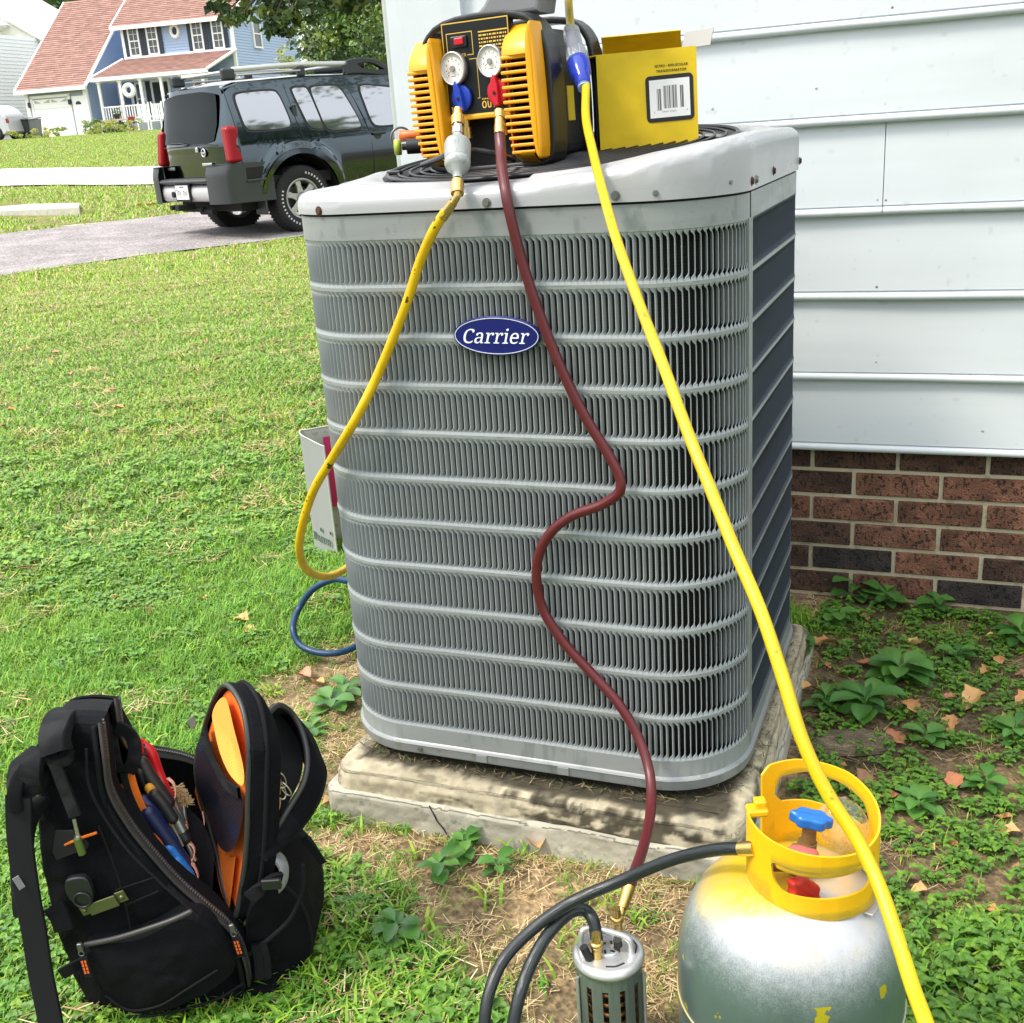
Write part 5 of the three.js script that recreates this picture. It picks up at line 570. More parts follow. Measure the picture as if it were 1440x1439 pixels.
// ---------------------------------------------------------------- finned cylinder with copper coil
{
  const t = thing('subcooler', 'small silver slotted cylinder with copper coil inside standing on dry grass left of the tank', 'cylinder', [0.317, -0.015, 0.885], 0.397);
  const alu = mat([0.56, 0.57, 0.575], 0.34, 0.6, { roughnessMap: roughMap }), shell = mat([0.20, 0.245, 0.225], 0.4, 0.35, { map: wearMap }), D2 = Math.PI / 180, R = 0.0455, y0 = 0.006, y1 = 0.180;
  const wall = (a0, a1, lo, hi, n = 6) => grid(n, 4, (u, v) => { const a = lerp(a0, a1, u) * D2, q = [[R, 0], [R, 1], [R - 0.002, 1], [R - 0.002, 0], [R, 0]][Math.round(v * 4)]; return [q[0] * Math.cos(a), lerp(lo, hi, q[1]), q[0] * Math.sin(a)]; });
  const N = 12, g = []; for (let k = 0; k < N; k++) { const a = k * 30 + 13; g.push(wall(a + 5, a + 25, y0, y1, 8)); g.push(wall(a - 5, a + 5, y0, 0.035, 3), wall(a - 5, a + 5, 0.155, y1, 3)); } mesh('slotted_shell', toCreasedNormals(merge(g), 0.6), shell, t);
  const coil = []; for (let k = 0; k <= 420; k++) { const a = k / 24 * Math.PI, y = 0.02 + 0.145 * k / 420; coil.push([0.034 * Math.cos(a), y, 0.034 * Math.sin(a)]); } mesh('copper_coil', tube(coil, 0.0036, 900, 8), mat([0.40, 0.17, 0.07], 0.35, 0.8), t); mesh('core', cyl(0.026, 0.026, 0.165, 24, 0, 0.09, 0), mat([0.02, 0.018, 0.016], 0.8), t);
  mesh('lid', lathe([[0, 0.188], [0.024, 0.188], [0.040, 0.1885], [0.046, 0.187], [0.0495, 0.182], [0.0495, 0.177], [0.044, 0.175], [0, 0.175]], 64), alu, t); mesh('foot_ring', lathe([[0.042, 0], [0.050, 0], [0.050, 0.01], [0.0465, 0.014], [0.042, 0.014]], 48), alu, t); mesh('side_rib', merge([160, 20].map((a) => bar([0.049 * Math.cos(a * D2), 0.0, 0.049 * Math.sin(a * D2)], [0.0485 * Math.cos(a * D2), 0.16, 0.0485 * Math.sin(a * D2)], 0.0025))), alu, t);
  mesh('handle', merge([tube([[-0.036, 0.186, -0.004], [-0.036, 0.210, -0.006], [-0.033, 0.217, -0.008], [-0.024, 0.218, -0.010], [0.020, 0.211, 0.002], [0.029, 0.206, 0.006], [0.031, 0.199, 0.008], [0.031, 0.186, 0.010]], 0.0046, 70, 12)]), alu, t);
  const dark = mat([0.012, 0.012, 0.013], 0.6), slot = (pts) => mesh('lid_slot', tube(pts, 0.0014, 20, 6), dark, t); slot([[-0.006, 0.1884, 0.033], [0.006, 0.1884, 0.034], [0.018, 0.1884, 0.029]]); slot([[0.036, 0.1884, 0.01], [0.039, 0.1884, -0.004], [0.036, 0.1884, -0.014]]);
  mesh('centre_cap', lathe([[0, 0.1925], [0.013, 0.1922], [0.0155, 0.190], [0.016, 0.188]], 36), alu, t); const star = []; for (let k = 0; k < 6; k++) { const a = k * 60 * D2; star.push(T(bx(0.0065, 0.0008, 0.0028), 0.010 * Math.cos(a), 0.1924, 0.010 * Math.sin(a), 0, -a + 0.6, 0)); } mesh('cap_mark', merge(star), dark, t);
  mesh('thumb_screw', merge([T(cyl(0.0062, 0.0056, 0.014, 12), 0.013, 0.203, 0.004, 0.3, 0, 0.1), T(cyl(0.004, 0.004, 0.01, 12), 0.012, 0.193, 0.004)]), dark, t); mesh('thumb_screw', merge([T(cyl(0.0062, 0.0058, 0.022, 12), -0.031, 0.199, 0.016, 0, 0, 0.35)]), dark, t);
  const fit = (x, z) => mesh('brass_fitting', merge([cyl(0.0075, 0.0075, 0.02, 20, x, 0.197, z), lathe([[0.0045, 0.204], [0.0092, 0.204], [0.0096, 0.209], [0.0085, 0.213], [0.0045, 0.213]], 24).translate(x, 0, z), cyl(0.0062, 0.0062, 0.02, 16, x, 0.216, z)]), brass, t); fit(-0.0165, 0.012); fit(0.0165, -0.036);
}
// ---------------------------------------------------------------- access panel leaning behind the unit
{
  const t = thing('access_panel', 'white bent metal panel with a pink sticker standing on the lawn behind the unit', 'metal panel', [-1.175, -0.014, -0.782]);
  const L = V(-1.175, 0, -0.782), Rr = V(-1.038, 0, -0.702), B = V(-0.9685, 0, -1.0046), rel = (v, y, n = 0) => [v.x - L.x, y, v.z - L.z];
  const faceM = mat([0.62, 0.62, 0.61], 0.5, 0, { map: wearMap }), inM = mat([0.30, 0.31, 0.31], 0.55), lf = (a, b, t_) => [lerp(a[0], b[0], t_), lerp(a[1], b[1], t_), lerp(a[2], b[2], t_)];
  // plan of the bent sheet, with a rounded corner and a return lip
  const plan = curveOf([rel(Rr, 0), lf(rel(Rr, 0), rel(L, 0), 0.5), lf(rel(Rr, 0), rel(L, 0), 0.92), [rel(L, 0)[0] + 0.006, 0, rel(L, 0)[2] - 0.012], lf(rel(L, 0), rel(B, 0), 0.1), lf(rel(L, 0), rel(B, 0), 0.5), rel(B, 0)]).getPoints(60);
  const sheet = (out, m, nm, i0, i1) => { const N = i1 - i0; const g = grid(N, 1, (u, v) => { const i = i0 + Math.round(u * N), p = plan[i], q = plan[Math.min(60, i + 1)], o = plan[Math.max(0, i - 1)], d = V(q.x - o.x, 0, q.z - o.z).normalize(); return [p.x - d.z * out, v * 0.415 + (v > 0.5 ? -0.02 * sm(30, 0, i) : 0), p.z + d.x * out]; }); mesh(nm, g, m, t); };
  sheet(0.0006, faceM, 'outer_face', 0, 60); sheet(-0.0006, inM, 'inner_face', 0, 60);
  mesh('folded_edge', tube(plan.filter((_, i) => i % 4 === 0).map((p, i, a) => [p.x, 0.415 - 0.02 * sm(30, 0, i * 4), p.z]), 0.0025, 60, 6), faceM, t); const e = rel(Rr, 0); mesh('folded_edge', bar([e[0], 0, e[2]], [e[0], 0.396, e[2]], 0.003), faceM, t);
  // pink notice on the inside of the far leg
  const a = rel(L, 0), b = rel(B, 0), s0 = lf(a, b, 0.24), s1 = lf(a, b, 0.68), nx = b[2] - a[2], nz = -(b[0] - a[0]), nl = Math.hypot(nx, nz); const k = -0.013; const pk = grid(1, 1, (u, v) => { const p = lf(s0, s1, u); return [p[0] + nx / nl * k, lerp(0.155, 0.385, v), p[2] + nz / nl * k]; }); mesh('pink_notice', pk, mat([0.52, 0.02, 0.12], 0.6), t);
  // logo near the foot of the white face
  const words = new TextGeometry('Puron', { font: serif, size: 0.026, depth: 0.0006, curveSegments: 4, bevelEnabled: false }); words.computeBoundingBox(); words.translate(-words.boundingBox.max.x / 2, 0, 0); const o = mesh('logo_lettering', words, mat([0.05, 0.09, 0.06], 0.6), t); const c = lf(rel(L, 0), rel(Rr, 0), 0.52); const ang = Math.atan2(-(Rr.z - L.z), Rr.x - L.x); o.rotation.y = ang; const n = V(-(Rr.z - L.z), 0, Rr.x - L.x).normalize(); o.position.set(c[0] + n.x * 0.006, 0.07, c[2] + n.z * 0.006);
  mesh('logo_leaf', T(new THREE.CircleGeometry(0.008, 5), 0, 0, 0), mat([0.05, 0.09, 0.06], 0.6), t).position.set(c[0] + n.x * 0.006, 0.112, c[2] + n.z * 0.006); t.children[t.children.length - 1].rotation.y = ang;
  const h = lf(rel(L, 0), rel(Rr, 0), 0.9); const hole = mesh('screw_hole', new THREE.CircleGeometry(0.006, 16), mat([0.02, 0.02, 0.02], 0.9), t); hole.rotation.y = ang; hole.position.set(h[0] + n.x * 0.006, 0.115, h[2] + n.z * 0.006);
}
// ---------------------------------------------------------------- tool backpack
const weave = dataTex(128, 128, (u, v) => 0.5 + 0.25 * Math.sin(u * 128 * Math.PI / 4) * Math.sin(v * 128 * Math.PI / 4) + 0.25 * (hash(Math.floor(u * 128), Math.floor(v * 128), 3) - 0.5), false, 10, 10);
const dustMap = dataTex(256, 256, (u, v) => { const a = fbm(u * 4, v * 4, 4, 201, 4), d = sm(0.55, 0.8, a); return [0.42 + 0.35 * d, 0.42 + 0.33 * d, 0.44 + 0.27 * d]; });
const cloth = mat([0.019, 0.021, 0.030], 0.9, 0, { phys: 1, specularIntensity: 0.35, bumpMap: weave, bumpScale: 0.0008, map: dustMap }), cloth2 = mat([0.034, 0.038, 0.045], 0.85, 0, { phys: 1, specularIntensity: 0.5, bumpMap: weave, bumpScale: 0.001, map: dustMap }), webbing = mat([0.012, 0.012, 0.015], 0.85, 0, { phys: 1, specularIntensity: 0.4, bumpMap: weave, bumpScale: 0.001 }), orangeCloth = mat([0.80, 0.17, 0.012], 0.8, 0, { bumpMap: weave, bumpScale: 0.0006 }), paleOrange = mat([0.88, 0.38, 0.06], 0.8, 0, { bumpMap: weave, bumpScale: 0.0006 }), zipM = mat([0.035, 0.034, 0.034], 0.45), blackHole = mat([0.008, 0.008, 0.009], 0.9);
const bagPos = [-0.35, -0.015, 1.0], bagTurn = 0.397;
const chain = (pts, n, closed = false) => curveOf(pts, closed).getSpacedPoints(n).map((p) => [p.x, p.y, p.z]);
function loft(rings, closedRing = true) { const n = rings[0].length, m = rings.length - 1; return grid(closedRing ? n : n - 1, m, (u, v) => rings[Math.round(v * m)][Math.round(u * (closedRing ? n : n - 1)) % n]); }
const fan = (ring, lift = [0, 0, 0]) => { const c = ring.reduce((a, p) => [a[0] + p[0] / ring.length, a[1] + p[1] / ring.length, a[2] + p[2] / ring.length], [0, 0, 0]); return grid(ring.length, 18, (u, v) => { const p = ring[Math.round(u * ring.length) % ring.length]; const k = Math.sin(v * Math.PI / 2); return [lerp(p[0], c[0], v) + lift[0] * k, lerp(p[1], c[1], v) + lift[1] * k, lerp(p[2], c[2], v) + lift[2] * k]; }); };
const ribbon = (pts, w, th, wd = [1, 0, 0], n = 60) => { const c = curveOf(pts); const W0 = V(...wd).normalize(); return grid(n, 8, (u, v) => { const p = c.getPoint(u), tg = c.getTangent(u); const W1 = W0.clone().addScaledVector(tg, -W0.dot(tg)).normalize(), N1 = tg.clone().cross(W1).normalize(); const q = [[-1, -0.6], [-0.92, -1], [0.92, -1], [1, -0.6], [1, 0.6], [0.92, 1], [-0.92, 1], [-1, 0.6], [-1, -0.6]][Math.round(v * 8)]; const r = p.clone().addScaledVector(W1, q[0] * w / 2).addScaledVector(N1, q[1] * th / 2); return [r.x, r.y, r.z]; }); };
const bag = thing('backpack', 'open black tool backpack with orange lining standing in the grass at the lower left', 'backpack', bagPos, bagTurn);
{
  // outline of the near side, then the far side; the lip runs down the right
  const lipN = chain([[-0.0333,0.5031,-0.02], [-0.0307,0.461,-0.004], [-0.0321,0.4047,0], [-0.0151,0.345,0], [0.012,0.2887,0], [0.0401,0.2386,0], [0.0722,0.1947,0], [0.0975,0.1611,0], [0.1101,0.1328,0], [0.1155,0.0866,-0.005], [0.1106,0.0338,-0.02]], 44);
  const backN = chain([[0.1106,0.0338,-0.02], [0.0943,0.0017,-0.02], [0.0499,-0.0117,-0.01], [-0.0145,-0.0183,0], [-0.0837,-0.0169,0], [-0.1306,-0.0028,-0.01], [-0.1497,0.0471,-0.015], [-0.1577,0.1137,-0.015], [-0.1628,0.1828,-0.015], [-0.1641,0.2499,-0.015], [-0.1539,0.3358,-0.015], [-0.1413,0.4061,-0.015], [-0.1271,0.4633,-0.02], [-0.1106,0.4965,-0.03], [-0.0737,0.5036,-0.03], [-0.0333,0.5031,-0.02]], 90);
  const outN = [...lipN.slice(0, -1), ...backN.slice(0, -1)], DEP = -0.25;
  const cen = outN.reduce((a, p) => [a[0] + p[0] / outN.length, a[1] + p[1] / outN.length], [0, 0]);
  const dz = (y, o) => o > -0.05 ? o : o * lerp(1, 0.26, sm(0.26, 0.47, y)), inset = (k, o) => outN.map((p) => [lerp(p[0], cen[0], k), Math.max(0.004, lerp(p[1], cen[1], k)), p[2] + dz(p[1], o)]);
  const wrinkle = (g, a0 = 0.006, a = a0 * 1.7) => { const p = g.attributes.position; for (let i = 0; i < p.count; i++) { const n = fbm(p.getX(i) * 16 + 7, p.getY(i) * 16 + 3, 3, 203) - 0.5; p.setZ(i, p.getZ(i) + n * a * 2); p.setX(i, p.getX(i) + (fbm(p.getY(i) * 14, p.getZ(i) * 14 + 5, 3, 205) - 0.5) * a); } g.computeVertexNormals(); return g; };
  mesh('near_side', boxUV(wrinkle(merge([loft([inset(0.0, -0.03), inset(-0.004, -0.012), inset(0.012, 0.004), inset(0.05, 0.010)]), fan(inset(0.05, 0.010), [0, 0, 0.022])]))), cloth, bag);
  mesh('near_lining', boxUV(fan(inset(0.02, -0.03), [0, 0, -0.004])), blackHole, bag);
  mesh('far_side', boxUV(merge([loft([inset(0.0, DEP), inset(-0.004, DEP - 0.02), inset(0.03, DEP - 0.032)]), fan(inset(0.03, DEP - 0.032), [0, 0, -0.02]), fan(inset(0.0, DEP), [0, 0, -0.003])])), cloth, bag);
  const bk = (o) => backN.map((p) => [p[0] - 0.0, Math.max(0.003, p[1]), p[2] + dz(p[1], o)]); mesh('back_panel', boxUV(wrinkle(loft([bk(-0.02), bk(-0.08), bk(-0.14), bk(-0.20), bk(DEP)], false), 0.008)), cloth2, bag);
  // zip tracks along both lips: tape, teeth
  const zip = (pts, o, k) => { const L = pts.map((p) => [p[0], p[1], p[2] + dz(p[1], o)]); mesh('zip_tape', ribbon(L, 0.020, 0.004, [0, 0, 1], 90), zipM, bag); mesh('zip_tape', tube(L.map((p) => [p[0] - 0.010, p[1] - 0.006, p[2] + k * 0.006]), 0.0042, 90, 8), webbing, bag); const teeth = []; const c = curveOf(L); for (let i = 0; i < 110; i++) { const p = c.getPoint(i / 110); teeth.push(bx(0.0022, 0.0022, 0.004, p.x + 0.003, p.y + 0.003, p.z)); } const te = mesh('zip_teeth', merge(teeth), mat([0.12, 0.12, 0.12], 0.4, 0.6), bag); te.userData.kind = 'stuff'; };
  zip(lipN, 0.004, 1); zip(lipN, DEP - 0.01, -1);
  // seams, piping and the raised side pocket
  const pipe = (pts, r0 = 0.0022, r = r0 * 0.6) => mesh('piping', tube(pts, r, 70, 6), webbing, bag), zz = 0;
  pipe([[-0.0471,0.4808,0.02], [-0.0524,0.4279,0.024], [-0.0397,0.3767,0.028], [-0.012,0.322,0.036], [0.0213,0.2684,0.036], [0.0561,0.218,0.036], [0.0821,0.1763,0.036], [0.0949,0.1254,0.03]], 0.0034); pipe([[-0.0488,0.3623,0.03], [-0.0355,0.2903,0.036], [-0.0321,0.23,0.036], [-0.0327,0.1863,0.036]]); pipe([[-0.0416,0.2567,0.036], [-0.0076,0.2666,0.036], [0.015,0.2732,0.036]]); pipe([[-0.0321,0.23,0.036], [0.0181,0.2494,0.036]]);
  const pocket = chain([[-0.1057,0.1599,0.034], [-0.0214,0.182,0.04], [0.0579,0.2097,0.034], [0.0834,0.1877,0.034], [0.1029,0.1348,0.026], [0.104,0.0885,0.02], [0.0669,0.0637,0.03], [-0.0048,0.0375,0.03], [-0.0637,0.0297,0.026], [-0.0892,0.0684,0.03]], 60, true).slice(0, -1); const pk = (k, o) => { const c = [pocket.reduce((a, p) => a + p[0] / 60, 0), pocket.reduce((a, p) => a + p[1] / 60, 0)]; return pocket.map((p) => [lerp(p[0], c[0], k), lerp(p[1], c[1], k), p[2] + o]); }; mesh('side_pocket', boxUV(wrinkle(merge([loft([pk(0, -0.02), pk(0.01, 0.004), pk(0.06, 0.012)]), fan(pk(0.06, 0.012), [0, 0, 0.014])]), 0.004)), cloth, bag);
  mesh('pocket_zip', tube([[-0.0972,0.1737,0.046], [-0.0479,0.1888,0.056], [0.002,0.2035,0.058], [0.0386,0.2131,0.055], [0.0629,0.2192,0.048]], 0.0042, 50, 8), zipM, bag); pipe([[-0.0865,0.0772,0.045], [-0.0583,0.0493,0.045], [-0.011,0.0566,0.05], [0.0399,0.0888,0.055], [0.0848,0.1099,0.045]], 0.003); pipe([[-0.0677,0.022,0.03], [0.0028,0.0298,0.035], [0.0714,0.0447,0.03], [0.1077,0.0514,0.01]], 0.004);
  const pull = (p, rot, pr) => { const g = new THREE.Group(); g.name = 'zip_pull'; bag.add(g); g.position.set(...p); g.rotation.z = rot; mesh('slider', merge([bx(0.008, 0.014, 0.006, 0, 0.004, 0, 0.002), new THREE.TorusGeometry(0.004, 0.001, 6, 16).translate(0, -0.006, 0.002)]), mat([0.15, 0.15, 0.15], 0.35, 0.7), g); mesh('pull_tab', bx(0.012, 0.036, 0.003, 0.001, -0.030, 0.002, 0.001), webbing, g); const marks = []; for (let r = 0; r < 2; r++) for (let i = 0; i < 4; i++) marks.push(bx(0.0028, 0.0045, 0.0006, -0.0018 + r * 0.0045, -0.020 - i * 0.0062, 0.0038)); mesh('tab_print', merge(marks), mat([0.72, 0.12, 0.02], 0.6), g); };
  pull([0.1105,0.1597,0.02], 0.12, 1); pull([-0.1023,0.173,0.055], 0.05, 1);
  // hardware on the side
  const olive = mat([0.14, 0.15, 0.07], 0.35, 0.7), chrome = mat([0.5, 0.5, 0.5], 0.25, 0.9);
  { const a = [-0.0978,0.228,0.04], b = [-0.0234,0.2518,0.04], an = Math.atan2(b[1] - a[1], b[0] - a[0]), g = new THREE.Group(); g.name = 'metal_bracket'; bag.add(g); g.position.set((a[0] + b[0]) / 2, (a[1] + b[1]) / 2, 0.042); g.rotation.z = an; mesh('plate', merge([bx(0.045, 0.019, 0.003, 0, 0, 0.004, 0.001), bx(0.015, 0.018, 0.003, -0.029, 0.001, 0, 0.001), bx(0.015, 0.018, 0.003, 0.029, 0.001, 0, 0.001)]), olive, g); mesh('rivet', merge([-0.030, 0.030].map((x) => T(new THREE.SphereGeometry(0.0036, 12, 8), x, 0.001, 0.0015))), olive, g); }
  mesh('ring_holder', extrude(smoothShape([[-0.016, 0.018], [0.012, 0.022], [0.019, 0], [0.014, -0.022], [-0.002, -0.026], [-0.016, -0.014]].map(([x, y]) => [x + [-0.0906,0.2659,0][0], y + [-0.0906,0.2659,0][1]])), 0.012, 0.003).translate(0, 0, 0.034), blackPlastic, bag); mesh('metal_ring', new THREE.TorusGeometry(0.012, 0.0018, 8, 28).translate([-0.0873,0.2525,0][0], [-0.0873,0.2525,0][1], 0.048), blackPlastic, bag);
  mesh('carabiner', merge([bar([-0.074,0.3871,0.045], [-0.0732,0.3557,0.047], 0.0028), bar([-0.0737,0.3599,0.047], [-0.0729,0.3337,0.048], 0.0045)]), chrome, bag); mesh('gate_latch', bar([-0.0747,0.3566,0.048], [-0.0716,0.3314,0.049], 0.0058, 0.0058, 8), mat([0.13, 0.19, 0.05], 0.35, 0.6), bag); mesh('orange_edge', tube([[-0.0987,0.3397,0.036], [-0.074,0.3508,0.04], [-0.0515,0.3566,0.038]], 0.0022, 20, 6), orangeCloth, bag); mesh('side_slot', extrude([[-0.1079,0.3633,0], [-0.0839,0.3613,0], [-0.0666,0.3388,0], [-0.0687,0.3314,0], [-0.1163,0.3155,0], [-0.1187,0.3305,0]].map((p) => [p[0], p[1]]), 0.004).translate(0, 0, 0.033), blackHole, bag);
  // shoulder straps
  const strap = (nm, pts, w, th, m, wd) => mesh(nm, ribbon(pts, w, th, wd), m, bag);
  strap('shoulder_strap', [[-0.1312,0.4158,-0.17], [-0.1255,0.452,-0.14], [-0.1111,0.4845,-0.08], [-0.0968,0.5031,-0.02], [-0.0875,0.4999,0.02], [-0.0836,0.484,0.03]], 0.042, 0.020, cloth2, [1, 0.1, 0.3]);
  strap('shoulder_strap', [[-0.1287,0.4594,-0.02], [-0.1394,0.4563,0], [-0.1463,0.4532,0.02], [-0.1503,0.4391,0.035], [-0.1537,0.4106,0.04]], 0.036, 0.020, cloth2, [0.4, 0, 1]); strap('shoulder_strap', [[-0.125,0.4752,0], [-0.1217,0.4694,0.03], [-0.1273,0.4532,0.035], [-0.1307,0.4262,0.03]], 0.034, 0.012, cloth2, [1, 0.3, 0]); mesh('strap_roll', T(lathe([[0, -0.018], [0.020, -0.018], [0.023, 0], [0.020, 0.018], [0, 0.018]], 24), ...[-0.1327,0.4381,0.02], 1.35, 0, 0.2), webbing, bag);
  strap('webbing_strap', [[-0.0972,0.481,0.02], [-0.0895,0.4667,0.03], [-0.0827,0.4382,0.036], [-0.0764,0.4102,0.04], [-0.072,0.3903,0.044]], 0.018, 0.006, cloth2, [1, 0.2, 0]); strap('carry_loop', [[-0.1207,0.4788,0], [-0.106,0.4718,0.02], [-0.0874,0.4685,0.03], [-0.0729,0.4725,0.03], [-0.0727,0.4702,0.012]], 0.014, 0.008, cloth2, [0.2, 1, 0.2]);
  strap('shoulder_strap', [[-0.137,0.3907,0], [-0.1406,0.3934,0.022], [-0.1527,0.3711,0.03], [-0.1645,0.3258,0.035], [-0.1736,0.2758,0.035], [-0.1842,0.2209,0.03]], 0.030, 0.016, cloth2, [1, 0, 0.2]); strap('webbing_strap', [[-0.1433,0.4291,0.045], [-0.1524,0.3686,0.05], [-0.1582,0.2899,0.055], [-0.1608,0.2086,0.06], [-0.1635,0.1427,0.065], [-0.1627,0.0933,0.07], [-0.1621,0.0478,0.075]], 0.036, 0.007, webbing, [1, 0.1, 0]);
  strap('webbing_strap', [[-0.1449,0.2271,0.02], [-0.1343,0.2166,0.03], [-0.1296,0.1931,0.034]], 0.030, 0.008, webbing, [1, 0.2, 0]); strap('webbing_strap', [[-0.1517,0.1108,0.03], [-0.1309,0.1226,0.03], [-0.1178,0.1218,0.02]], 0.018, 0.005, webbing, [0, 1, 0]); mesh('strap_tag', T(bx(0.009, 0.020, 0.002), ...[-0.1636,0.2999,0.062], 0, 0.6, 0.3), mat([0.2, 0.2, 0.21], 0.7), bag); mesh('gathered_loop', merge([ribbon([[-0.0402,0.4006,-0.05], [-0.0414,0.4341,-0.05], [-0.0421,0.4573,-0.06], [-0.0326,0.4689,-0.06]], 0.022, 0.006, [1, 0, 0]), ribbon([[-0.024,0.3992,-0.05], [-0.0105,0.4233,-0.05], [-0.0112,0.4464,-0.06], [-0.0208,0.4638,-0.06], [-0.0326,0.4689,-0.06]], 0.020, 0.006, [1, 0, 0]), ribbon([[-0.0295,0.4007,-0.045], [-0.0259,0.372,-0.04], [-0.0161,0.3361,-0.035], [-0.0017,0.2916,-0.035]], 0.010, 0.004, [1, 0, 0])]), cloth2, bag);
  // inside: orange divider along the near lip, black divider, pale loops
  const sheet = (nm, a, b, m) => mesh(nm, boxUV(grid(24, 6, ((A, B) => (u, v) => { const p = A.getPoint(u), q = B.getPoint(u); return [lerp(p.x, q.x, v), lerp(p.y, q.y, v), lerp(p.z, q.z, v) + 0.003 * Math.sin(u * 14) * v]; })(curveOf(a), curveOf(b)))), m, bag);
  sheet('orange_divider', [[-0.0193,0.401,-0.06], [-0.018,0.3669,-0.06], [-0.0088,0.3263,-0.055], [0.0042,0.2849,-0.05], [0.0142,0.2553,-0.05], [0.0334,0.211,-0.05]], [[-0.0503,0.3642,-0.055], [-0.0391,0.3148,-0.05], [-0.0205,0.2641,-0.045], [-0.0043,0.227,-0.045], [0.0159,0.1891,-0.045], [0.034,0.1601,-0.045]], orangeCloth); sheet('black_divider', [[-0.0339,0.3373,-0.15], [-0.0067,0.3124,-0.15], [0.0213,0.2756,-0.14], [0.0462,0.2435,-0.13], [0.0599,0.201,-0.11]], [[-0.0571,0.2614,-0.13], [-0.0207,0.2284,-0.12], [0.0073,0.1915,-0.11], [0.029,0.1643,-0.1], [0.0527,0.1355,-0.08]], webbing);
  const lp = mat([0.85, 0.42, 0.30], 0.75), loop = (pts) => mesh('tool_loop', ribbon(pts, 0.010, 0.002, [0.2, 0.2, 1], 30), lp, bag);
  loop([[0.0062,0.3417,-0.12], [0.0157,0.333,-0.115], [0.0173,0.3184,-0.11], [0.012,0.3065,-0.105]]); loop([[0.0124,0.3054,-0.11], [0.016,0.2871,-0.11], [0.0187,0.2767,-0.105]]); loop([[0.0289,0.2725,-0.1], [0.0283,0.2567,-0.1], [0.0222,0.2471,-0.095], [0.0174,0.2411,-0.09]]); loop([[0.015,0.2351,-0.1], [0.0305,0.2432,-0.09], [0.0389,0.2324,-0.085], [0.034,0.2182,-0.08], [0.0244,0.2182,-0.075]]); loop([[0.0248,0.2167,-0.08], [0.0384,0.2138,-0.07], [0.0434,0.1943,-0.065], [0.038,0.1839,-0.06]]); loop([[0.0372,0.2516,-0.16], [0.0393,0.2349,-0.15], [0.0332,0.2214,-0.14], [0.0259,0.2151,-0.13]]);
  // flap: the front half folded open, its orange-lined inner face turned left
  const inner = chain([[0.1016,0.1432,-0.03], [0.1245,0.2081,-0.02], [0.1415,0.272,-0.015], [0.1594,0.3728,-0.015], [0.1683,0.4484,-0.025], [0.1576,0.4903,-0.06], [0.1265,0.4996,-0.11], [0.084,0.4428,-0.165], [0.0479,0.3649,-0.19], [0.0314,0.316,-0.19], [0.0315,0.2635,-0.185], [0.0412,0.2257,-0.17], [0.0591,0.1865,-0.13], [0.0775,0.1568,-0.08]], 80, true).slice(0, -1);
  const sh = (dx, k, dy = 0) => { const c = inner.reduce((a, p) => [a[0] + p[0] / 80, a[1] + p[1] / 80, a[2] + p[2] / 80], [0, 0, 0]); return inner.map((p) => [lerp(p[0], c[0], k) + dx, lerp(p[1], c[1], k) + dy, lerp(p[2], c[2], k) - dx * 0.2]); };
  mesh('front_flap', boxUV(wrinkle(merge([loft([sh(0.004, 0.05), sh(-0.003, 0.0), sh(0.006, -0.02), sh(0.020, -0.02, -0.004), sh(0.036, 0.02, -0.010), sh(0.046, 0.12, -0.014)]), fan(sh(0.046, 0.12, -0.014), [0.014, 0, 0])]), 0.004)), cloth, bag);
  mesh('flap_piping', tube(sh(-0.002, 0.0), 0.0042, 120, 8, true), zipM, bag); mesh('flap_piping', tube(sh(0.022, -0.025, -0.004), 0.0036, 120, 8, true), webbing, bag); mesh('flap_lining', boxUV(fan(sh(0.004, 0.05), [0.012, 0, 0])), orangeCloth, bag);
  const lay = (pts, m, nm, d = -0.004, n = 40) => { const r = chain(pts, n, true).slice(0, -1).map((p) => [p[0] + d, p[1], p[2]]); return mesh(nm, boxUV(fan(r, [0.004, 0, 0])), m, bag); };
  lay([[0.0845,0.4265,-0.155], [0.1262,0.4833,-0.1], [0.1426,0.4546,-0.06], [0.157,0.4,-0.025], [0.1519,0.3774,-0.025], [0.1304,0.378,-0.05], [0.1043,0.3876,-0.1], [0.089,0.4086,-0.14]], paleOrange, 'upper_lining');
  const meshM = dataTex(128, 128, (u, v) => { const a = (Math.floor(u * 40) % 2) ^ (Math.floor(v * 56) % 2), n = fbm(u * 3, v * 3, 3, 211, 3); return a ? [0.10, 0.11, 0.16] : [0.03 + 0.10 * sm(0.5, 0.7, n), 0.03, 0.06 + 0.12 * sm(0.5, 0.3, n)]; }, true, 14, 14);
  lay([[0.0438,0.3562,-0.19], [0.0667,0.3841,-0.17], [0.0876,0.365,-0.125], [0.1309,0.3567,-0.05], [0.1519,0.3605,-0.022], [0.1431,0.3102,-0.022], [0.12,0.2616,-0.035], [0.0908,0.2375,-0.075], [0.0579,0.2449,-0.14], [0.0362,0.2757,-0.18], [0.0326,0.3159,-0.19]], mat([1, 1, 1], 0.5, 0, { map: meshM, bumpMap: weave, bumpScale: 0.001 }), 'mesh_pocket', -0.007, 60);
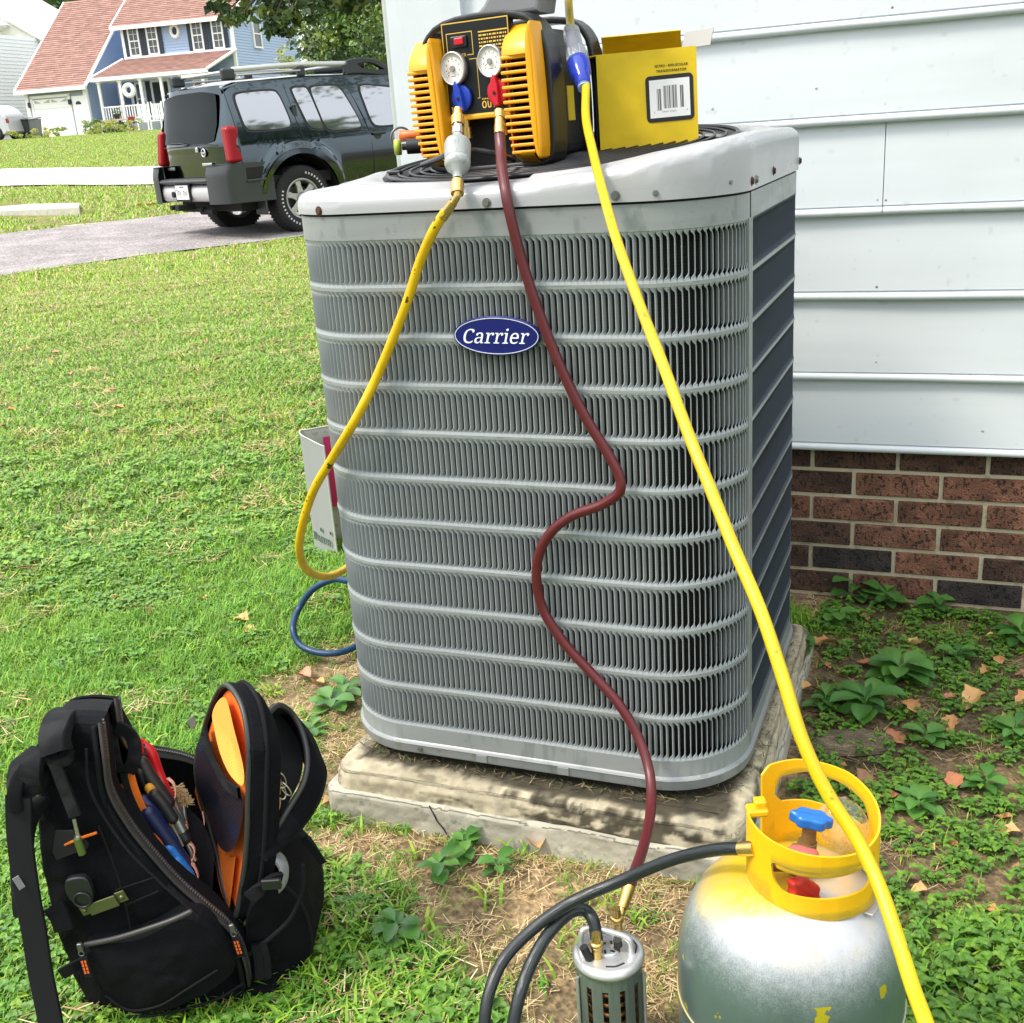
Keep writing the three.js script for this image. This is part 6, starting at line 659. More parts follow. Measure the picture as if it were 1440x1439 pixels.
  mesh('pocket_edge', ribbon([[0.0722,0.3992,-0.17], [0.0787,0.3816,-0.15], [0.0967,0.3648,-0.11], [0.1255,0.3593,-0.06], [0.1522,0.3655,-0.024]].map((p) => [p[0] - 0.011, p[1], p[2]]), 0.018, 0.005, [0.3, 1, 0.3]), cloth2, bag); sheet('orange_gusset', [[0.0238,0.2965,-0.2], [0.0368,0.2334,-0.18], [0.0555,0.2054,-0.15], [0.0896,0.213,-0.09], [0.1115,0.2381,-0.05]], [[0.0166,0.2643,-0.2], [0.0357,0.2167,-0.17], [0.0523,0.1681,-0.13], [0.0742,0.1462,-0.07], [0.0886,0.1415,-0.045]], orangeCloth);
  // outer pocket hanging open on the right of the flap
  const lipO = [[0.1811,0.4517,-0.1], [0.1923,0.4489,-0.13], [0.2063,0.4216,-0.15], [0.2203,0.3891,-0.14], [0.2283,0.3627,-0.11], [0.225,0.3425,-0.08], [0.2031,0.3163,-0.05], [0.1763,0.2845,-0.03], [0.155,0.2651,-0.02]], outO = [[0.1653,0.4172,-0.16], [0.1848,0.4121,-0.19], [0.2157,0.3761,-0.19], [0.2398,0.3446,-0.16], [0.2533,0.328,-0.12], [0.2439,0.2993,-0.09], [0.2227,0.2747,-0.07], [0.1932,0.2557,-0.05], [0.1684,0.2545,-0.03]];
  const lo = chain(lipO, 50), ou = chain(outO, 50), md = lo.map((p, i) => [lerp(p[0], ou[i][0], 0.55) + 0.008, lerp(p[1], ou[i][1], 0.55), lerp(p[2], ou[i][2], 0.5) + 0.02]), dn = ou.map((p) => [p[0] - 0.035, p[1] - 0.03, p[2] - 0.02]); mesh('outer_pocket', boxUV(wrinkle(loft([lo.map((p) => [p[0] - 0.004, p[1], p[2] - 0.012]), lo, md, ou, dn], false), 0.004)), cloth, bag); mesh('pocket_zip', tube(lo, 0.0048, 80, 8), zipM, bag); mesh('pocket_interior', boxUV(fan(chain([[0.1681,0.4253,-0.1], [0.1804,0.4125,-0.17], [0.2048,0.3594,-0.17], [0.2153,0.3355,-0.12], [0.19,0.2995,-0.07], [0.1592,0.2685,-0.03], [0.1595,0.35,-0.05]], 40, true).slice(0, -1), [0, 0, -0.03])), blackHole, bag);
  // front lower pocket
  const low = chain([[0.0875,-0.0165,-0.09], [0.1121,0.0986,-0.09], [0.1331,0.1909,-0.09], [0.1646,0.2063,-0.1], [0.1898,0.1685,-0.12], [0.2021,0.0997,-0.14], [0.2035,0.0455,-0.14], [0.1865,-0.0081,-0.14], [0.1634,-0.0345,-0.12], [0.1221,-0.046,-0.1]], 60, true).slice(0, -1), lc = low.reduce((a, p) => [a[0] + p[0] / 60, a[1] + p[1] / 60], [0, 0]), lw = (k, o) => low.map((p) => [lerp(p[0], lc[0], k), Math.max(0.004, lerp(p[1], lc[1], k)), p[2] + o]);
  mesh('lower_pocket', boxUV(wrinkle(merge([fan(lw(0.16, 0.072), [0, 0, 0.012]), loft([lw(0.16, 0.072), lw(0.05, 0.062), lw(0, 0.035), lw(0, -0.06), lw(0.1, -0.10)]), fan(lw(0.1, -0.10), [0, 0, -0.02])]), 0.006)), cloth, bag); mesh('pocket_piping', tube(lw(0.07, 0.064), 0.0035, 100, 8, true), webbing, bag); pipe([[0.2172,0.2283,-0.03], [0.2096,0.1841,-0.03], [0.1889,0.1437,-0.02], [0.1554,0.114,-0.015], [0.1187,0.089,-0.01]], 0.006);
  strap('webbing_strap', [[0.1307,0.1065,-0.01], [0.133,0.0772,-0.006], [0.1309,0.0463,-0.004]], 0.014, 0.006, webbing, [1, 0, 0]); strap('webbing_strap', [[0.1419,0.1084,-0.012], [0.1443,0.0791,-0.008], [0.1422,0.0482,-0.006]], 0.012, 0.006, webbing, [1, 0, 0]); strap('webbing_strap', [[0.2064,0.228,-0.1], [0.2209,0.2038,-0.1], [0.2316,0.1798,-0.1]], 0.012, 0.005, webbing, [0.4, 1, 0]); strap('webbing_strap', [[0.1367,0.2002,0], [0.1575,0.2162,0], [0.171,0.2206,-0.01], [0.1836,0.2164,-0.02]], 0.020, 0.008, webbing, [0.4, 1, 0]);
  mesh('buckle', merge([bx(0.030, 0.018, 0.008, ...[0.1741,0.2244,0.004], 0.003)]), blackPlastic, bag); mesh('base', boxUV(bx(0.30, 0.02, 0.24, ([-0.1067,0.0044,0][0] + [0.1087,0.0329,0][0]) / 2, 0.012, -0.13, 0.008)), cloth, bag);
}
// ---------------------------------------------------------------- tools standing in the backpack
const inBag = (name, label, cat) => thing(name, label, cat, bagPos, bagTurn);
const grip = (pts, r) => tube(pts, r, 40, 12);
{
  const red = mat([0.62, 0.012, 0.02], 0.35), blk = mat([0.014, 0.014, 0.016], 0.45), navy = mat([0.012, 0.018, 0.07], 0.4), sky = mat([0.015, 0.16, 0.52], 0.3), amber = mat([0.62, 0.30, 0.02], 0.4), steel = M.steel;
  let t = inBag('pliers', 'pliers with bright red handles at the back of the open backpack', 'pliers'); mesh('handle', grip([[-0.0365,0.3888,-0.15], [-0.022,0.3751,-0.145], [-0.0146,0.342,-0.14], [-0.0058,0.3207,-0.13], [0.0027,0.3053,-0.125]], 0.0085), red, t); mesh('handle', grip([[-0.0321,0.4025,-0.13], [-0.0317,0.3705,-0.125], [-0.02,0.3461,-0.12], [-0.0074,0.3216,-0.115]], 0.007), red, t); mesh('jaw', bar([0.0027,0.3053,-0.125], [0.0185,0.2597,-0.11], 0.008), steel, t);
  t = inBag('snips', 'cutters with thick black handles in front of the red pliers', 'snips'); mesh('handle', grip([[-0.0251,0.377,-0.11], [-0.0172,0.3598,-0.105], [-0.0047,0.3356,-0.1], [0.0082,0.3134,-0.095]], 0.0115), blk, t); mesh('handle', grip([[-0.0276,0.3681,-0.1], [-0.022,0.3458,-0.1], [-0.0046,0.32,-0.09]], 0.008), blk, t); mesh('blade', bar([0.0082,0.3134,-0.095], [0.0243,0.2641,-0.09], 0.008), steel, t);
  t = inBag('screwdriver', 'amber and black handled screwdriver between the pliers', 'screwdriver'); mesh('handle', grip([[-0.0116,0.348,-0.085], [-0.0049,0.3322,-0.085], [0.0045,0.3127,-0.08], [0.012,0.2899,-0.08]], 0.0075), amber, t); mesh('grip_sleeve', grip([[-0.0041,0.3398,-0.08], [0.0067,0.3227,-0.078], [0.0184,0.2973,-0.075]], 0.0088), blk, t); mesh('shaft', bar([0.012,0.2899,-0.08], [0.0235,0.2441,-0.08], 0.003), steel, t);
  t = inBag('nut_driver', 'black nut driver beside the amber screwdriver', 'nut driver'); mesh('handle', grip([[-0.0134,0.3264,-0.105], [-0.0001,0.3064,-0.1], [0.0151,0.2749,-0.095], [0.0259,0.2504,-0.09]], 0.0105), blk, t); mesh('shaft', bar([0.0259,0.2504,-0.09], [0.0364,0.2121,-0.085], 0.004), steel, t);
  t = inBag('nut_driver', 'dark navy nut driver leaning on the orange lining', 'nut driver'); mesh('handle', grip([[-0.0207,0.3335,-0.075], [-0.0081,0.3147,-0.072], [0.0031,0.2887,-0.07], [0.0137,0.2611,-0.07]], 0.0095), navy, t); mesh('shaft', bar([0.0137,0.2611,-0.07], [0.0221,0.2198,-0.07], 0.004), steel, t);
  t = inBag('nut_driver', 'large dark blue nut driver in the middle of the opening', 'nut driver'); mesh('handle', grip([[-0.0111,0.3209,-0.06], [-0.0004,0.2959,-0.06], [0.013,0.2638,-0.06], [0.0277,0.2267,-0.06]], 0.0115), navy, t); mesh('shaft', bar([0.0277,0.2267,-0.06], [0.0388,0.1893,-0.06], 0.004), steel, t);
  t = inBag('screwdriver', 'bright blue screwdriver handle, the upper of two near the zipper', 'screwdriver'); mesh('handle', grip([[0.0115,0.2586,-0.055], [0.0183,0.2424,-0.055], [0.0262,0.2215,-0.055], [0.0312,0.2052,-0.055]], 0.0115), sky, t); mesh('shaft', bar([0.0312,0.2052,-0.055], [0.0385,0.1795,-0.055], 0.003), steel, t);
  t = inBag('screwdriver', 'bright blue screwdriver handle, the lower of two near the zipper', 'screwdriver'); mesh('handle', grip([[0.0236,0.2403,-0.045], [0.0311,0.224,-0.045], [0.0375,0.2054,-0.045], [0.0413,0.1938,-0.045]], 0.0105), sky, t); mesh('shaft', bar([0.0413,0.1938,-0.045], [0.0475,0.1727,-0.045], 0.003), steel, t);
  t = inBag('brush', 'small brush with tan bristles standing in the backpack', 'brush'); const br = []; for (let i = 0; i < 260; i++) { const a = rnd() * 6.28, h = rnd(), r = 0.009 + 0.004 * rnd(); const c = [0.0196,0.3028,-0.13], y = c[1] + (h - 0.5) * 0.032; br.push(bar([c[0] + (h - 0.5) * -0.012, y, c[2]], [c[0] + (h - 0.5) * -0.012 + r * Math.cos(a), y + rr(-0.003, 0.004), c[2] + r * Math.sin(a)], 0.0006, 0.0004, 4)); } const bm = mesh('bristle', merge(br), mat([0.62, 0.44, 0.22], 0.9), t); bm.userData.kind = 'stuff'; mesh('handle', bar([0.019,0.2893,-0.13], [0.0195,0.2527,-0.12], 0.004), steel, t);
  t = inBag('putty_knife', 'grey blade tip peeking out behind the red pliers', 'putty knife'); mesh('blade', extrude([[0.0411,0.4211,0], [0.0532,0.4303,0], [0.0537,0.4119,0], [0.0453,0.4044,0]].map((p) => [p[0], p[1]]), 0.002).translate(0, 0, -0.155), mat([0.3, 0.3, 0.29], 0.5, 0.5), t);
  t = inBag('tape_roll', 'shiny grey roll in the lower front pocket of the backpack', 'tape'); mesh('roll', T(lathe([[0.022, -0.012], [0.036, -0.012], [0.036, 0.012], [0.022, 0.012]], 40), ...[0.1508,0.2018,-0.055], 1.2, 0, -0.5), mat([0.30, 0.31, 0.32], 0.25, 0.2), t);
  t = inBag('keys', 'wire key rings and an orange tag hanging in the outer pocket', 'keys'); const chromeK = mat([0.62, 0.55, 0.48], 0.3, 0.7), q = (p, r, rx, ry) => mesh("wire_ring", T(new THREE.TorusGeometry(r, 0.0012, 6, 26).scale(0.7, 1.3, 1), ...p, rx, ry, 0.2), chromeK, t); q([0.1979,0.3661,-0.05], 0.010, 0, 0.3); q([0.2032,0.3507,-0.05], 0.011, 0.2, -0.5); q([0.1961,0.347,-0.05], 0.010, 0, 0.8); mesh('tag', extrude([[0.1963,0.3775,0], [0.2,0.3709,0], [0.1956,0.3463,0], [0.1861,0.3378,0], [0.1838,0.3473,0]].map((p) => [p[0], p[1]]), 0.002).translate(0, 0, -0.045), mat([0.78, 0.34, 0.01], 0.6), t); mesh('cord', tube([[0.1901,0.3508,-0.045], [0.1932,0.3334,-0.045], [0.1867,0.3123,-0.045]], 0.0015, 20, 6), mat([0.5, 0.3, 0.15], 0.7), t);
}
// ---------------------------------------------------------------- dark sport utility vehicle on the driveway (x forward, z to its right)
{
  const car = thing('parked_car', 'dark grey sport utility car parked on the driveway, seen from its right rear corner', 'car', [-7.495, 0.196, -10.291], 1.124); car.rotation.order = 'YXZ'; car.rotation.z = 0.016;
  const paint = new THREE.MeshPhysicalMaterial({ color: new THREE.Color().setRGB(0.050, 0.072, 0.086), roughness: 0.14, metalness: 1, clearcoat: 1, clearcoatRoughness: 0.03, side: THREE.DoubleSide });
  const trim = mat([0.032, 0.037, 0.040], 0.5, 0, { roughnessMap: roughMap }), dark = mat([0.006, 0.006, 0.007], 0.8), silver = mat([0.62, 0.63, 0.65], 0.25, 0.8), glass = new THREE.MeshPhysicalMaterial({ color: new THREE.Color().setRGB(0.38, 0.395, 0.42), roughness: 0.05, metalness: 0.9, side: THREE.DoubleSide }), backGlass = new THREE.MeshPhysicalMaterial({ color: new THREE.Color().setRGB(0.007, 0.012, 0.013), roughness: 0.08, specularIntensity: 0.25, side: THREE.DoubleSide }), seal = mat([0.008, 0.008, 0.009], 0.5);
  const RW = 0.385, WB = 2.70, REAR = -0.90, FRONT = 3.52;
  const roofY = (x) => interp([-0.9, -0.74, -0.55, 0.4, 1.2, 1.7, 1.95, 2.55, 3.0, 3.4, 3.52], [1.62, 1.70, 1.745, 1.78, 1.77, 1.73, 1.60, 1.18, 1.13, 1.06, 0.92], x);
  const flare = (x, y) => { let f = 0; for (const c of [0, WB]) { const d = Math.hypot(x - c, (y - 0.385) * 0.92); f = Math.max(f, 0.045 * (1 - sm(0.50, 0.70, d)) * sm(0.98, 0.86, y)); if (y < 0.98) f = Math.max(f, 0.045 * (1 - sm(0.60, 0.66, d))); } return f; };
  const hw = (x, y) => { const belt = 1.06, top = y > belt ? 0.895 - (y - belt) * 0.27 - Math.pow(Math.max(0, y - belt), 2) * 0.12 : 0.895 - 0.03 * sm(0.8, 0.4, y) + 0.012 * Math.sin((y - 0.5) * 5); const endR = 0.085 * Math.pow(clamp((REAR + 0.16 - x) / 0.16), 2), endF = 0.18 * Math.pow(clamp((x - 2.9) / 0.62), 2); return top - endR - endF + flare(x, y); };
  const bottom = (x) => { for (const c of [0, WB]) { const d = Math.abs(x - c); if (d < 0.53) return Math.max(0.44, 0.36 + Math.sqrt(0.53 * 0.53 - d * d) * 1.03); } return x < -0.5 ? 0.52 : 0.44; };
  const rearX = (y, z) => REAR + 0.02 + 0.10 * sm(1.0, 1.72, y) + 0.05 * Math.pow(Math.abs(z) / 0.86, 4) - 0.02 * (1 - (z / 0.86) ** 2);
  const side = (s) => grid(150, 22, (u, v) => { const x = lerp(REAR + 0.04, FRONT, u), y = lerp(bottom(x), roofY(x) - 0.045, v); return [x + (x < -0.6 ? 0.10 * sm(1.0, 1.72, y) * clamp((-0.6 - x) / 0.26) : 0), y, s * hw(x, y)]; });
  const roof = grid(90, 20, (u, v) => { const x = lerp(REAR + 0.14, FRONT, u), w = hw(x, roofY(x) - 0.045), s = v * 2 - 1, z = Math.sin(s * Math.PI / 2) * w, y = roofY(x) - 0.045 + 0.06 * Math.pow(Math.cos(s * Math.PI / 2), 0.7); return [x, y, z]; });
  mesh('body', merge([side(1), side(-1), roof, grid(6, 20, (u, v) => { const y = lerp(0.45, 1.0, u), s = v * 2 - 1; return [FRONT - 0.02 + 0.05 * (1 - s * s), y, s * hw(FRONT - 0.05, y)]; })]), paint, car);
  mesh('tailgate', grid(24, 24, (u, v) => { const y = lerp(0.62, 1.70, v), s = u * 2 - 1, w = hw(REAR + 0.05, y) - 0.005, z = s * w, emb = 0.025 * sm(0.06, 0.0, Math.abs(y - 1.08)) * -0.3; return [rearX(y, z) - 0.03 * sm(0.7, 1, Math.abs(s)) * -1 + emb, y, z]; }), paint, car);
  mesh('underbody', merge([bx(4.1, 0.2, 1.45, 1.3, 0.42, 0, 0.02), bx(0.9, 0.12, 1.7, 0, 0.62, 0), bx(0.9, 0.12, 1.7, WB, 0.62, 0)]), dark, car); mesh('wheel_liner', merge([0, WB].flatMap((c) => [1, -1].map((s) => grid(24, 1, (u, v) => { const a = Math.PI * u; return [c + 0.54 * Math.cos(a), 0.36 + 0.55 * Math.sin(a), s * lerp(0.5, 0.885, v)]; })))), dark, car);
  // windows follow the curved sides
  const onSide = (pts, off, n = 20, m = 10) => { // quad patch tl,tr,br,bl with rounded corners through superellipse mapping
    const [tl, tr, br, bl] = pts; return grid(n, m, (u, v) => { let a = u * 2 - 1, b = v * 2 - 1; const k = 0.18; const ax = a * Math.sqrt(1 - k * b * b * b * b * a * a * a * a), by = b * Math.sqrt(1 - k * a * a * a * a * b * b * b * b); const U = (ax + 1) / 2, W = (by + 1) / 2; const x = lerp(lerp(bl[0], br[0], U), lerp(tl[0], tr[0], U), W), y = lerp(lerp(bl[1], br[1], U), lerp(tl[1], tr[1], U), W); return [x, y, hw(x, y) + off]; }); };
  const grow = (p, d) => [[p[0][0] - d, p[0][1] + d], [p[1][0] + d, p[1][1] + d], [p[2][0] + d, p[2][1] - d], [p[3][0] - d, p[3][1] - d]];
  const wins = [[[[-0.64, 1.60], [-0.06, 1.615], [-0.005, 1.19], [-0.62, 1.19]]], [[[0.135, 1.625], [0.36, 1.63], [0.42, 1.14], [0.225, 1.17]]], [[[0.39, 1.63], [0.82, 1.625], [0.99, 1.12], [0.45, 1.12]]], [[[1.10, 1.625], [1.72, 1.55], [1.98, 1.14], [1.14, 1.12]]]];
  for (const [w] of wins) { mesh('window_seal', onSide(grow(w, 0.024), 0.004), seal, car); mesh('side_window', onSide(w, 0.010), glass, car); const l = onSide(w, 0.010); l.scale(1, 1, -1); mesh('side_window', l, glass, car); }
  const seam = (pts, nm = 'door_seam') => mesh(nm, tube(pts.map(([x, y]) => [x, y, hw(x, y) + 0.001]), 0.005, 40, 5), seal, car);
  seam([[0.06, 1.66], [0.075, 1.3], [0.10, 1.1], [0.14, 0.98], [0.15, 0.90]]); seam([[0.93, 1.66], [1.06, 1.12], [1.08, 0.7], [1.08, 0.47]]); seam([[-0.74, 1.66], [-0.74, 1.2], [-0.76, 1.0]]); seam([[1.98, 1.1], [2.0, 0.7], [1.95, 0.5]]);
  // door handles
  mesh('door_handle', merge([bx(0.07, 0.15, 0.02, 0.085, 1.36, hw(0.085, 1.36) + 0.002, 0.012)]), seal, car); mesh('door_handle', bx(0.05, 0.10, 0.016, 0.088, 1.36, hw(0.085, 1.36) + 0.012, 0.01), trim, car); mesh('door_handle', merge([bx(0.19, 0.035, 0.03, 1.20, 1.045, hw(1.2, 1.045) + 0.02, 0.012), T(new THREE.CircleGeometry(0.06, 24), 1.18, 1.03, hw(1.18, 1.03) + 0.003)]), trim, car);
  // rear: window, lights, badge, plate, bumper
  const onRear = (poly, off, n = 24) => { const c = poly.reduce((a, p) => [a[0] + p[0] / poly.length, a[1] + p[1] / poly.length], [0, 0]); const C = new THREE.CatmullRomCurve3(poly.map((p) => V(p[0], p[1], 0)), true, 'catmullrom', 0.15).getPoints(80).slice(0, -1).map((p) => [p.x, p.y]); return grid(80, 8, (u, v) => { const p = C[Math.round(u * 80) % 80], z = lerp(p[0], c[0], v), y = lerp(p[1], c[1], v); return [rearX(y, z) + 0.03 * sm(0.7, 1, Math.abs(z) / 0.86) - off, y, z]; }); };
  mesh('rear_window', onRear([[-0.72, 1.60], [-0.3, 1.655], [0.3, 1.655], [0.60, 1.61], [0.63, 1.3], [0.57, 1.12], [0.36, 1.09], [-0.2, 1.10], [-0.74, 1.12], [-0.78, 1.3]], 0.012), backGlass, car); mesh('rear_wiper', merge([tube([[rearX(1.09, 0) - 0.03, 1.09, 0.0], [rearX(1.11, -0.1) - 0.04, 1.115, -0.16], [rearX(1.12, -0.2) - 0.04, 1.12, -0.38]], 0.010, 20, 6)]), seal, car);
  mesh('tailgate_seam', merge([tube([[rearX(1.075, -0.8) - 0.008, 1.075, -0.8], [rearX(1.075, -0.3) - 0.012, 1.075, -0.3], [rearX(1.085, 0.35) - 0.012, 1.085, 0.35], [rearX(1.07, 0.6) - 0.008, 1.07, 0.62]], 0.007, 40, 5)]), seal, car);
  const lampM = new THREE.MeshPhysicalMaterial({ color: new THREE.Color().setRGB(0.26, 0.003, 0.007), roughness: 0.3, specularIntensity: 0.6 });
  const lamp = (s) => { const g = new RoundedBoxGeometry(0.17, 0.40, 0.14, 4, 0.04), p = g.attributes.position; for (let i = 0; i < p.count; i++) { const y = p.getY(i) + 1.065; p.setXYZ(i, p.getX(i) + REAR + 0.085 + 0.06 * sm(1.0, 1.5, y), y, s * (p.getZ(i) + hw(REAR + 0.12, y) - 0.056)); } g.computeVertexNormals(); mesh('tail_lamp', g, lampM, car); }; lamp(1); lamp(-1);
  mesh('reverse_lamp', bx(0.01, 0.075, 0.05, rearX(1.02, 0.79) - 0.018, 1.02, 0.775, 0.006), mat([0.75, 0.62, 0.62], 0.15), car);
  const em = new THREE.Group(); em.name = 'emblem'; car.add(em); em.position.set(rearX(1.0, 0.33) - 0.016, 0.995, 0.33); em.rotation.y = -Math.PI / 2; mesh('emblem_ring', new THREE.TorusGeometry(0.043, 0.008, 8, 32), silver, em); mesh('emblem_bar', bx(0.11, 0.018, 0.01, 0, 0, 0.002, 0.003), silver, em); mesh('emblem_back', new THREE.CircleGeometry(0.04, 24).translate(0, 0, -0.004), trim, em);
  mesh('gate_handle', merge([bx(0.02, 0.035, 0.22, rearX(0.85, 0.38) - 0.02, 0.865, 0.38, 0.008)]), silver, car); mesh('model_plate', bx(0.012, 0.032, 0.17, rearX(0.83, -0.58) - 0.01, 0.83, -0.58, 0.004), silver, car); mesh('hinge', bx(0.03, 0.06, 0.05, rearX(1.03, 0.18) - 0.02, 1.03, 0.2, 0.012), silver, car);
  { const g = new TextGeometry('PRO-4X', { font, size: 0.05, depth: 0.004, curveSegments: 3, bevelEnabled: false }); g.rotateY(-Math.PI / 2); mesh('model_lettering', g, silver, car).position.set(rearX(0.72, 0.5) - 0.016, 0.715, 0.46); }
  const bumpProf = (s0, s1, y0, y1, d, n = 16) => grid(n, 8, (u, v) => { const z = lerp(s0, s1, u), a = v * Math.PI, k = 0.94 - 0.10 * Math.pow(Math.abs(z) / 0.9, 3); return [-(k + d * Math.pow(Math.sin(a), 0.5)), lerp(y0, y1, (1 - Math.cos(a)) / 2), z]; });
  mesh('bumper_step', bumpProf(-0.62, 0.56, 0.655, 0.72, 0.15), trim, car); mesh('bumper_plate', bumpProf(-0.66, 0.60, 0.45, 0.655, 0.12), mat([0.52, 0.52, 0.54], 0.35, 0.3), car);
  const corner = (s, z0, z1) => mesh('bumper_corner', merge([grid(18, 10, (u, v) => { const y = lerp(0.43, 0.86, v), t = u * 1.6; const z = lerp(z0, z1 + 0.03, Math.min(1, t)), x = t <= 1 ? -(1.06 - 0.10 * Math.pow(t, 3)) + 0.03 * sm(0.75, 1, v) : -0.96 + (t - 1) * 0.95; return [x, y - (t > 1 ? 0.02 * (t - 1) : 0), s * (t <= 1 ? z : z1 + 0.03 - 0.01 * (t - 1))]; }), grid(10, 2, (u, v) => [-(1.05 - 0.1 * u ** 3) + v * 0.2, 0.862, s * lerp(z0, z1, u)])]), trim, car); corner(1, 0.56, 0.90); corner(-1, 0.62, 0.90);
  mesh('bumper_step_pocket', bx(0.24, 0.13, 0.02, -0.62, 0.74, 0.925, 0.02), dark, car); mesh('side_step_lip', bx(0.34, 0.03, 0.03, -0.58, 0.66, 0.935, 0.01), trim, car); mesh('fender_cladding', grid(30, 4, (u, v) => { const a = lerp(Math.PI * 0.97, 0.1, u), r = lerp(0.525, 0.585, v), x = r * Math.cos(a), y = 0.365 + r * Math.sin(a) * 1.02; return [x, y, hw(x, Math.min(0.94, y)) + 0.012]; }), paint, car); mesh('mud_flap', bx(0.025, 0.28, 0.24, -0.53, 0.40, 0.80, 0.008), trim, car);
  const plate = canvasTex(256, 128, (c) => { c.fillStyle = '#dfe0dc'; c.fillRect(0, 0, 256, 128); c.fillStyle = '#3e4f7a'; c.fillRect(80, 8, 96, 12); c.fillStyle = '#2c3344'; for (let i = 0; i < 7; i++) { const x = 18 + i * 32; if (i === 3) continue; c.fillRect(x, 36, 7, 62); c.fillRect(x + 15, 36 + (i % 3) * 10, 7, 62 - (i % 2) * 20); c.fillRect(x, 36 + (i * 13) % 40, 22, 8); } }); const pl = mesh('license_plate', T(new THREE.PlaneGeometry(0.31, 0.16), 0, 0, 0, 0, -Math.PI / 2), mat([1, 1, 1], 0.5, 0, { map: plate }), car); pl.position.set(-1.085, 0.57, -0.02); mesh('plate_recess', bx(0.02, 0.20, 0.36, -1.07, 0.565, -0.02, 0.005), dark, car);
  mesh('tow_hitch', merge([bx(0.22, 0.07, 0.09, -1.06, 0.40, -0.05, 0.01), bx(0.08, 0.06, 0.5, -0.92, 0.36, -0.1, 0.02), T(cyl(0.03, 0.03, 0.12, 16), -1.08, 0.40, -0.26, 0, 0, Math.PI / 2), T(cyl(0.035, 0.035, 0.3, 16), -0.9, 0.33, 0.2, Math.PI / 2)]), dark, car); mesh('bumper_socket', T(cyl(0.035, 0.035, 0.02, 16), -1.075, 0.545, -0.26, 0, 0, Math.PI / 2), dark, car);
  // wheels
  const tyreM = mat([0.016, 0.016, 0.018], 0.85), rimM = mat([0.48, 0.48, 0.49], 0.35, 0.7), letM = mat([0.6, 0.6, 0.58], 0.7);
  const tyreG = lathe([[0.235, -0.11], [0.27, -0.125], [0.33, -0.135], [0.368, -0.12], [0.385, -0.09], [0.385, 0.09], [0.368, 0.12], [0.33, 0.135], [0.27, 0.125], [0.235, 0.11]], 56); const lug = []; for (let k = 0; k < 54; k++) { const a = k / 54 * 2 * Math.PI; for (const s of [-1, 1]) { const b = bx(0.022, 0.05, 0.012, 0, s * 0.095, 0.379); b.rotateY(a + s * 0.03); lug.push(b); } } const tyreAll = merge([tyreG, ...lug]); tyreAll.rotateX(Math.PI / 2);
  const spoke = () => { const l = []; for (let k = 0; k < 6; k++) { const a = k / 6 * 2 * Math.PI + 0.2; l.push(T(extrude([[-0.045, 0.06], [0.045, 0.06], [0.03, 0.14], [0.042, 0.225], [-0.042, 0.225], [-0.03, 0.14]], 0.03, 0.006), 0, 0, 0.07, 0, 0, a)); } return merge([...l, T(cyl(0.08, 0.08, 0.05, 24), 0, 0, 0.075, Math.PI / 2), T(lathe([[0.215, 0.0], [0.24, 0.11], [0.225, 0.115], [0.205, 0.1], [0.20, -0.09], [0.235, -0.11]], 48), 0, 0, 0, Math.PI / 2)]); };
  const rimG = spoke(), lets = []; for (let k = 0; k < 44; k++) if (k % 22 < 13) { const a = k / 44 * 2 * Math.PI + 1.2, b = bx(0.018, 0.024, 0.002, 0, 0.30, 0.1325); b.rotateZ(a); lets.push(b); } const letG = merge(lets);
  for (const [x, z] of [[0, 0.77], [0, -0.77], [WB, 0.77], [WB, -0.77]]) { const w = new THREE.Group(); w.name = 'wheel'; car.add(w); w.position.set(x, RW, z); if (z < 0) w.rotation.y = Math.PI; mesh('tyre', tyreAll, tyreM, w); mesh('rim', rimG, rimM, w); mesh('tyre_lettering', letG, letM, w); mesh('brake_disc', T(cyl(0.16, 0.16, 0.02, 32), 0, 0, 0.0, Math.PI / 2), mat([0.10, 0.10, 0.10], 0.5, 0.6), w); }
  // roof rack
  const rk = new THREE.Group(); rk.name = 'roof_rack'; car.add(rk); for (const s of [1, -1]) { mesh('rack_rail', tube([[-0.52, 1.862, s * 0.60], [0.3, 1.885, s * 0.60], [1.05, 1.875, s * 0.59]], 0.030, 40, 12), mat([0.66, 0.67, 0.68], 0.35, 0.5), rk); mesh('rack_rail', tube([[-0.5, 1.80, s * 0.63], [0.35, 1.82, s * 0.63]], 0.012, 20, 8), silver, rk); for (const [x, w] of [[-0.60, 0.17], [0.38, 0.10], [1.06, 0.12]]) mesh('rack_foot', bx(w, 0.13, 0.08, x, 1.815, s * 0.60, 0.03), trim, rk); const fr = new THREE.Shape(); fr.moveTo(1.02, 1.76); fr.lineTo(1.05, 1.90); fr.quadraticCurveTo(1.35, 1.95, 1.52, 1.88); fr.quadraticCurveTo(1.68, 1.80, 1.86, 1.68); fr.lineTo(1.7, 1.70); fr.quadraticCurveTo(1.3, 1.78, 1.02, 1.76); const ho = new THREE.Path(); ho.moveTo(1.16, 1.87); ho.quadraticCurveTo(1.35, 1.90, 1.48, 1.85); ho.quadraticCurveTo(1.56, 1.81, 1.60, 1.785); ho.quadraticCurveTo(1.35, 1.79, 1.26, 1.81); ho.closePath(); fr.holes.push(ho); mesh('rack_nose', new THREE.ExtrudeGeometry(fr, { depth: 0.06, bevelEnabled: true, bevelSize: 0.012, bevelThickness: 0.012, bevelSegments: 2, curveSegments: 10 }).translate(0, 0, s * 0.60 - 0.03), trim, rk); }
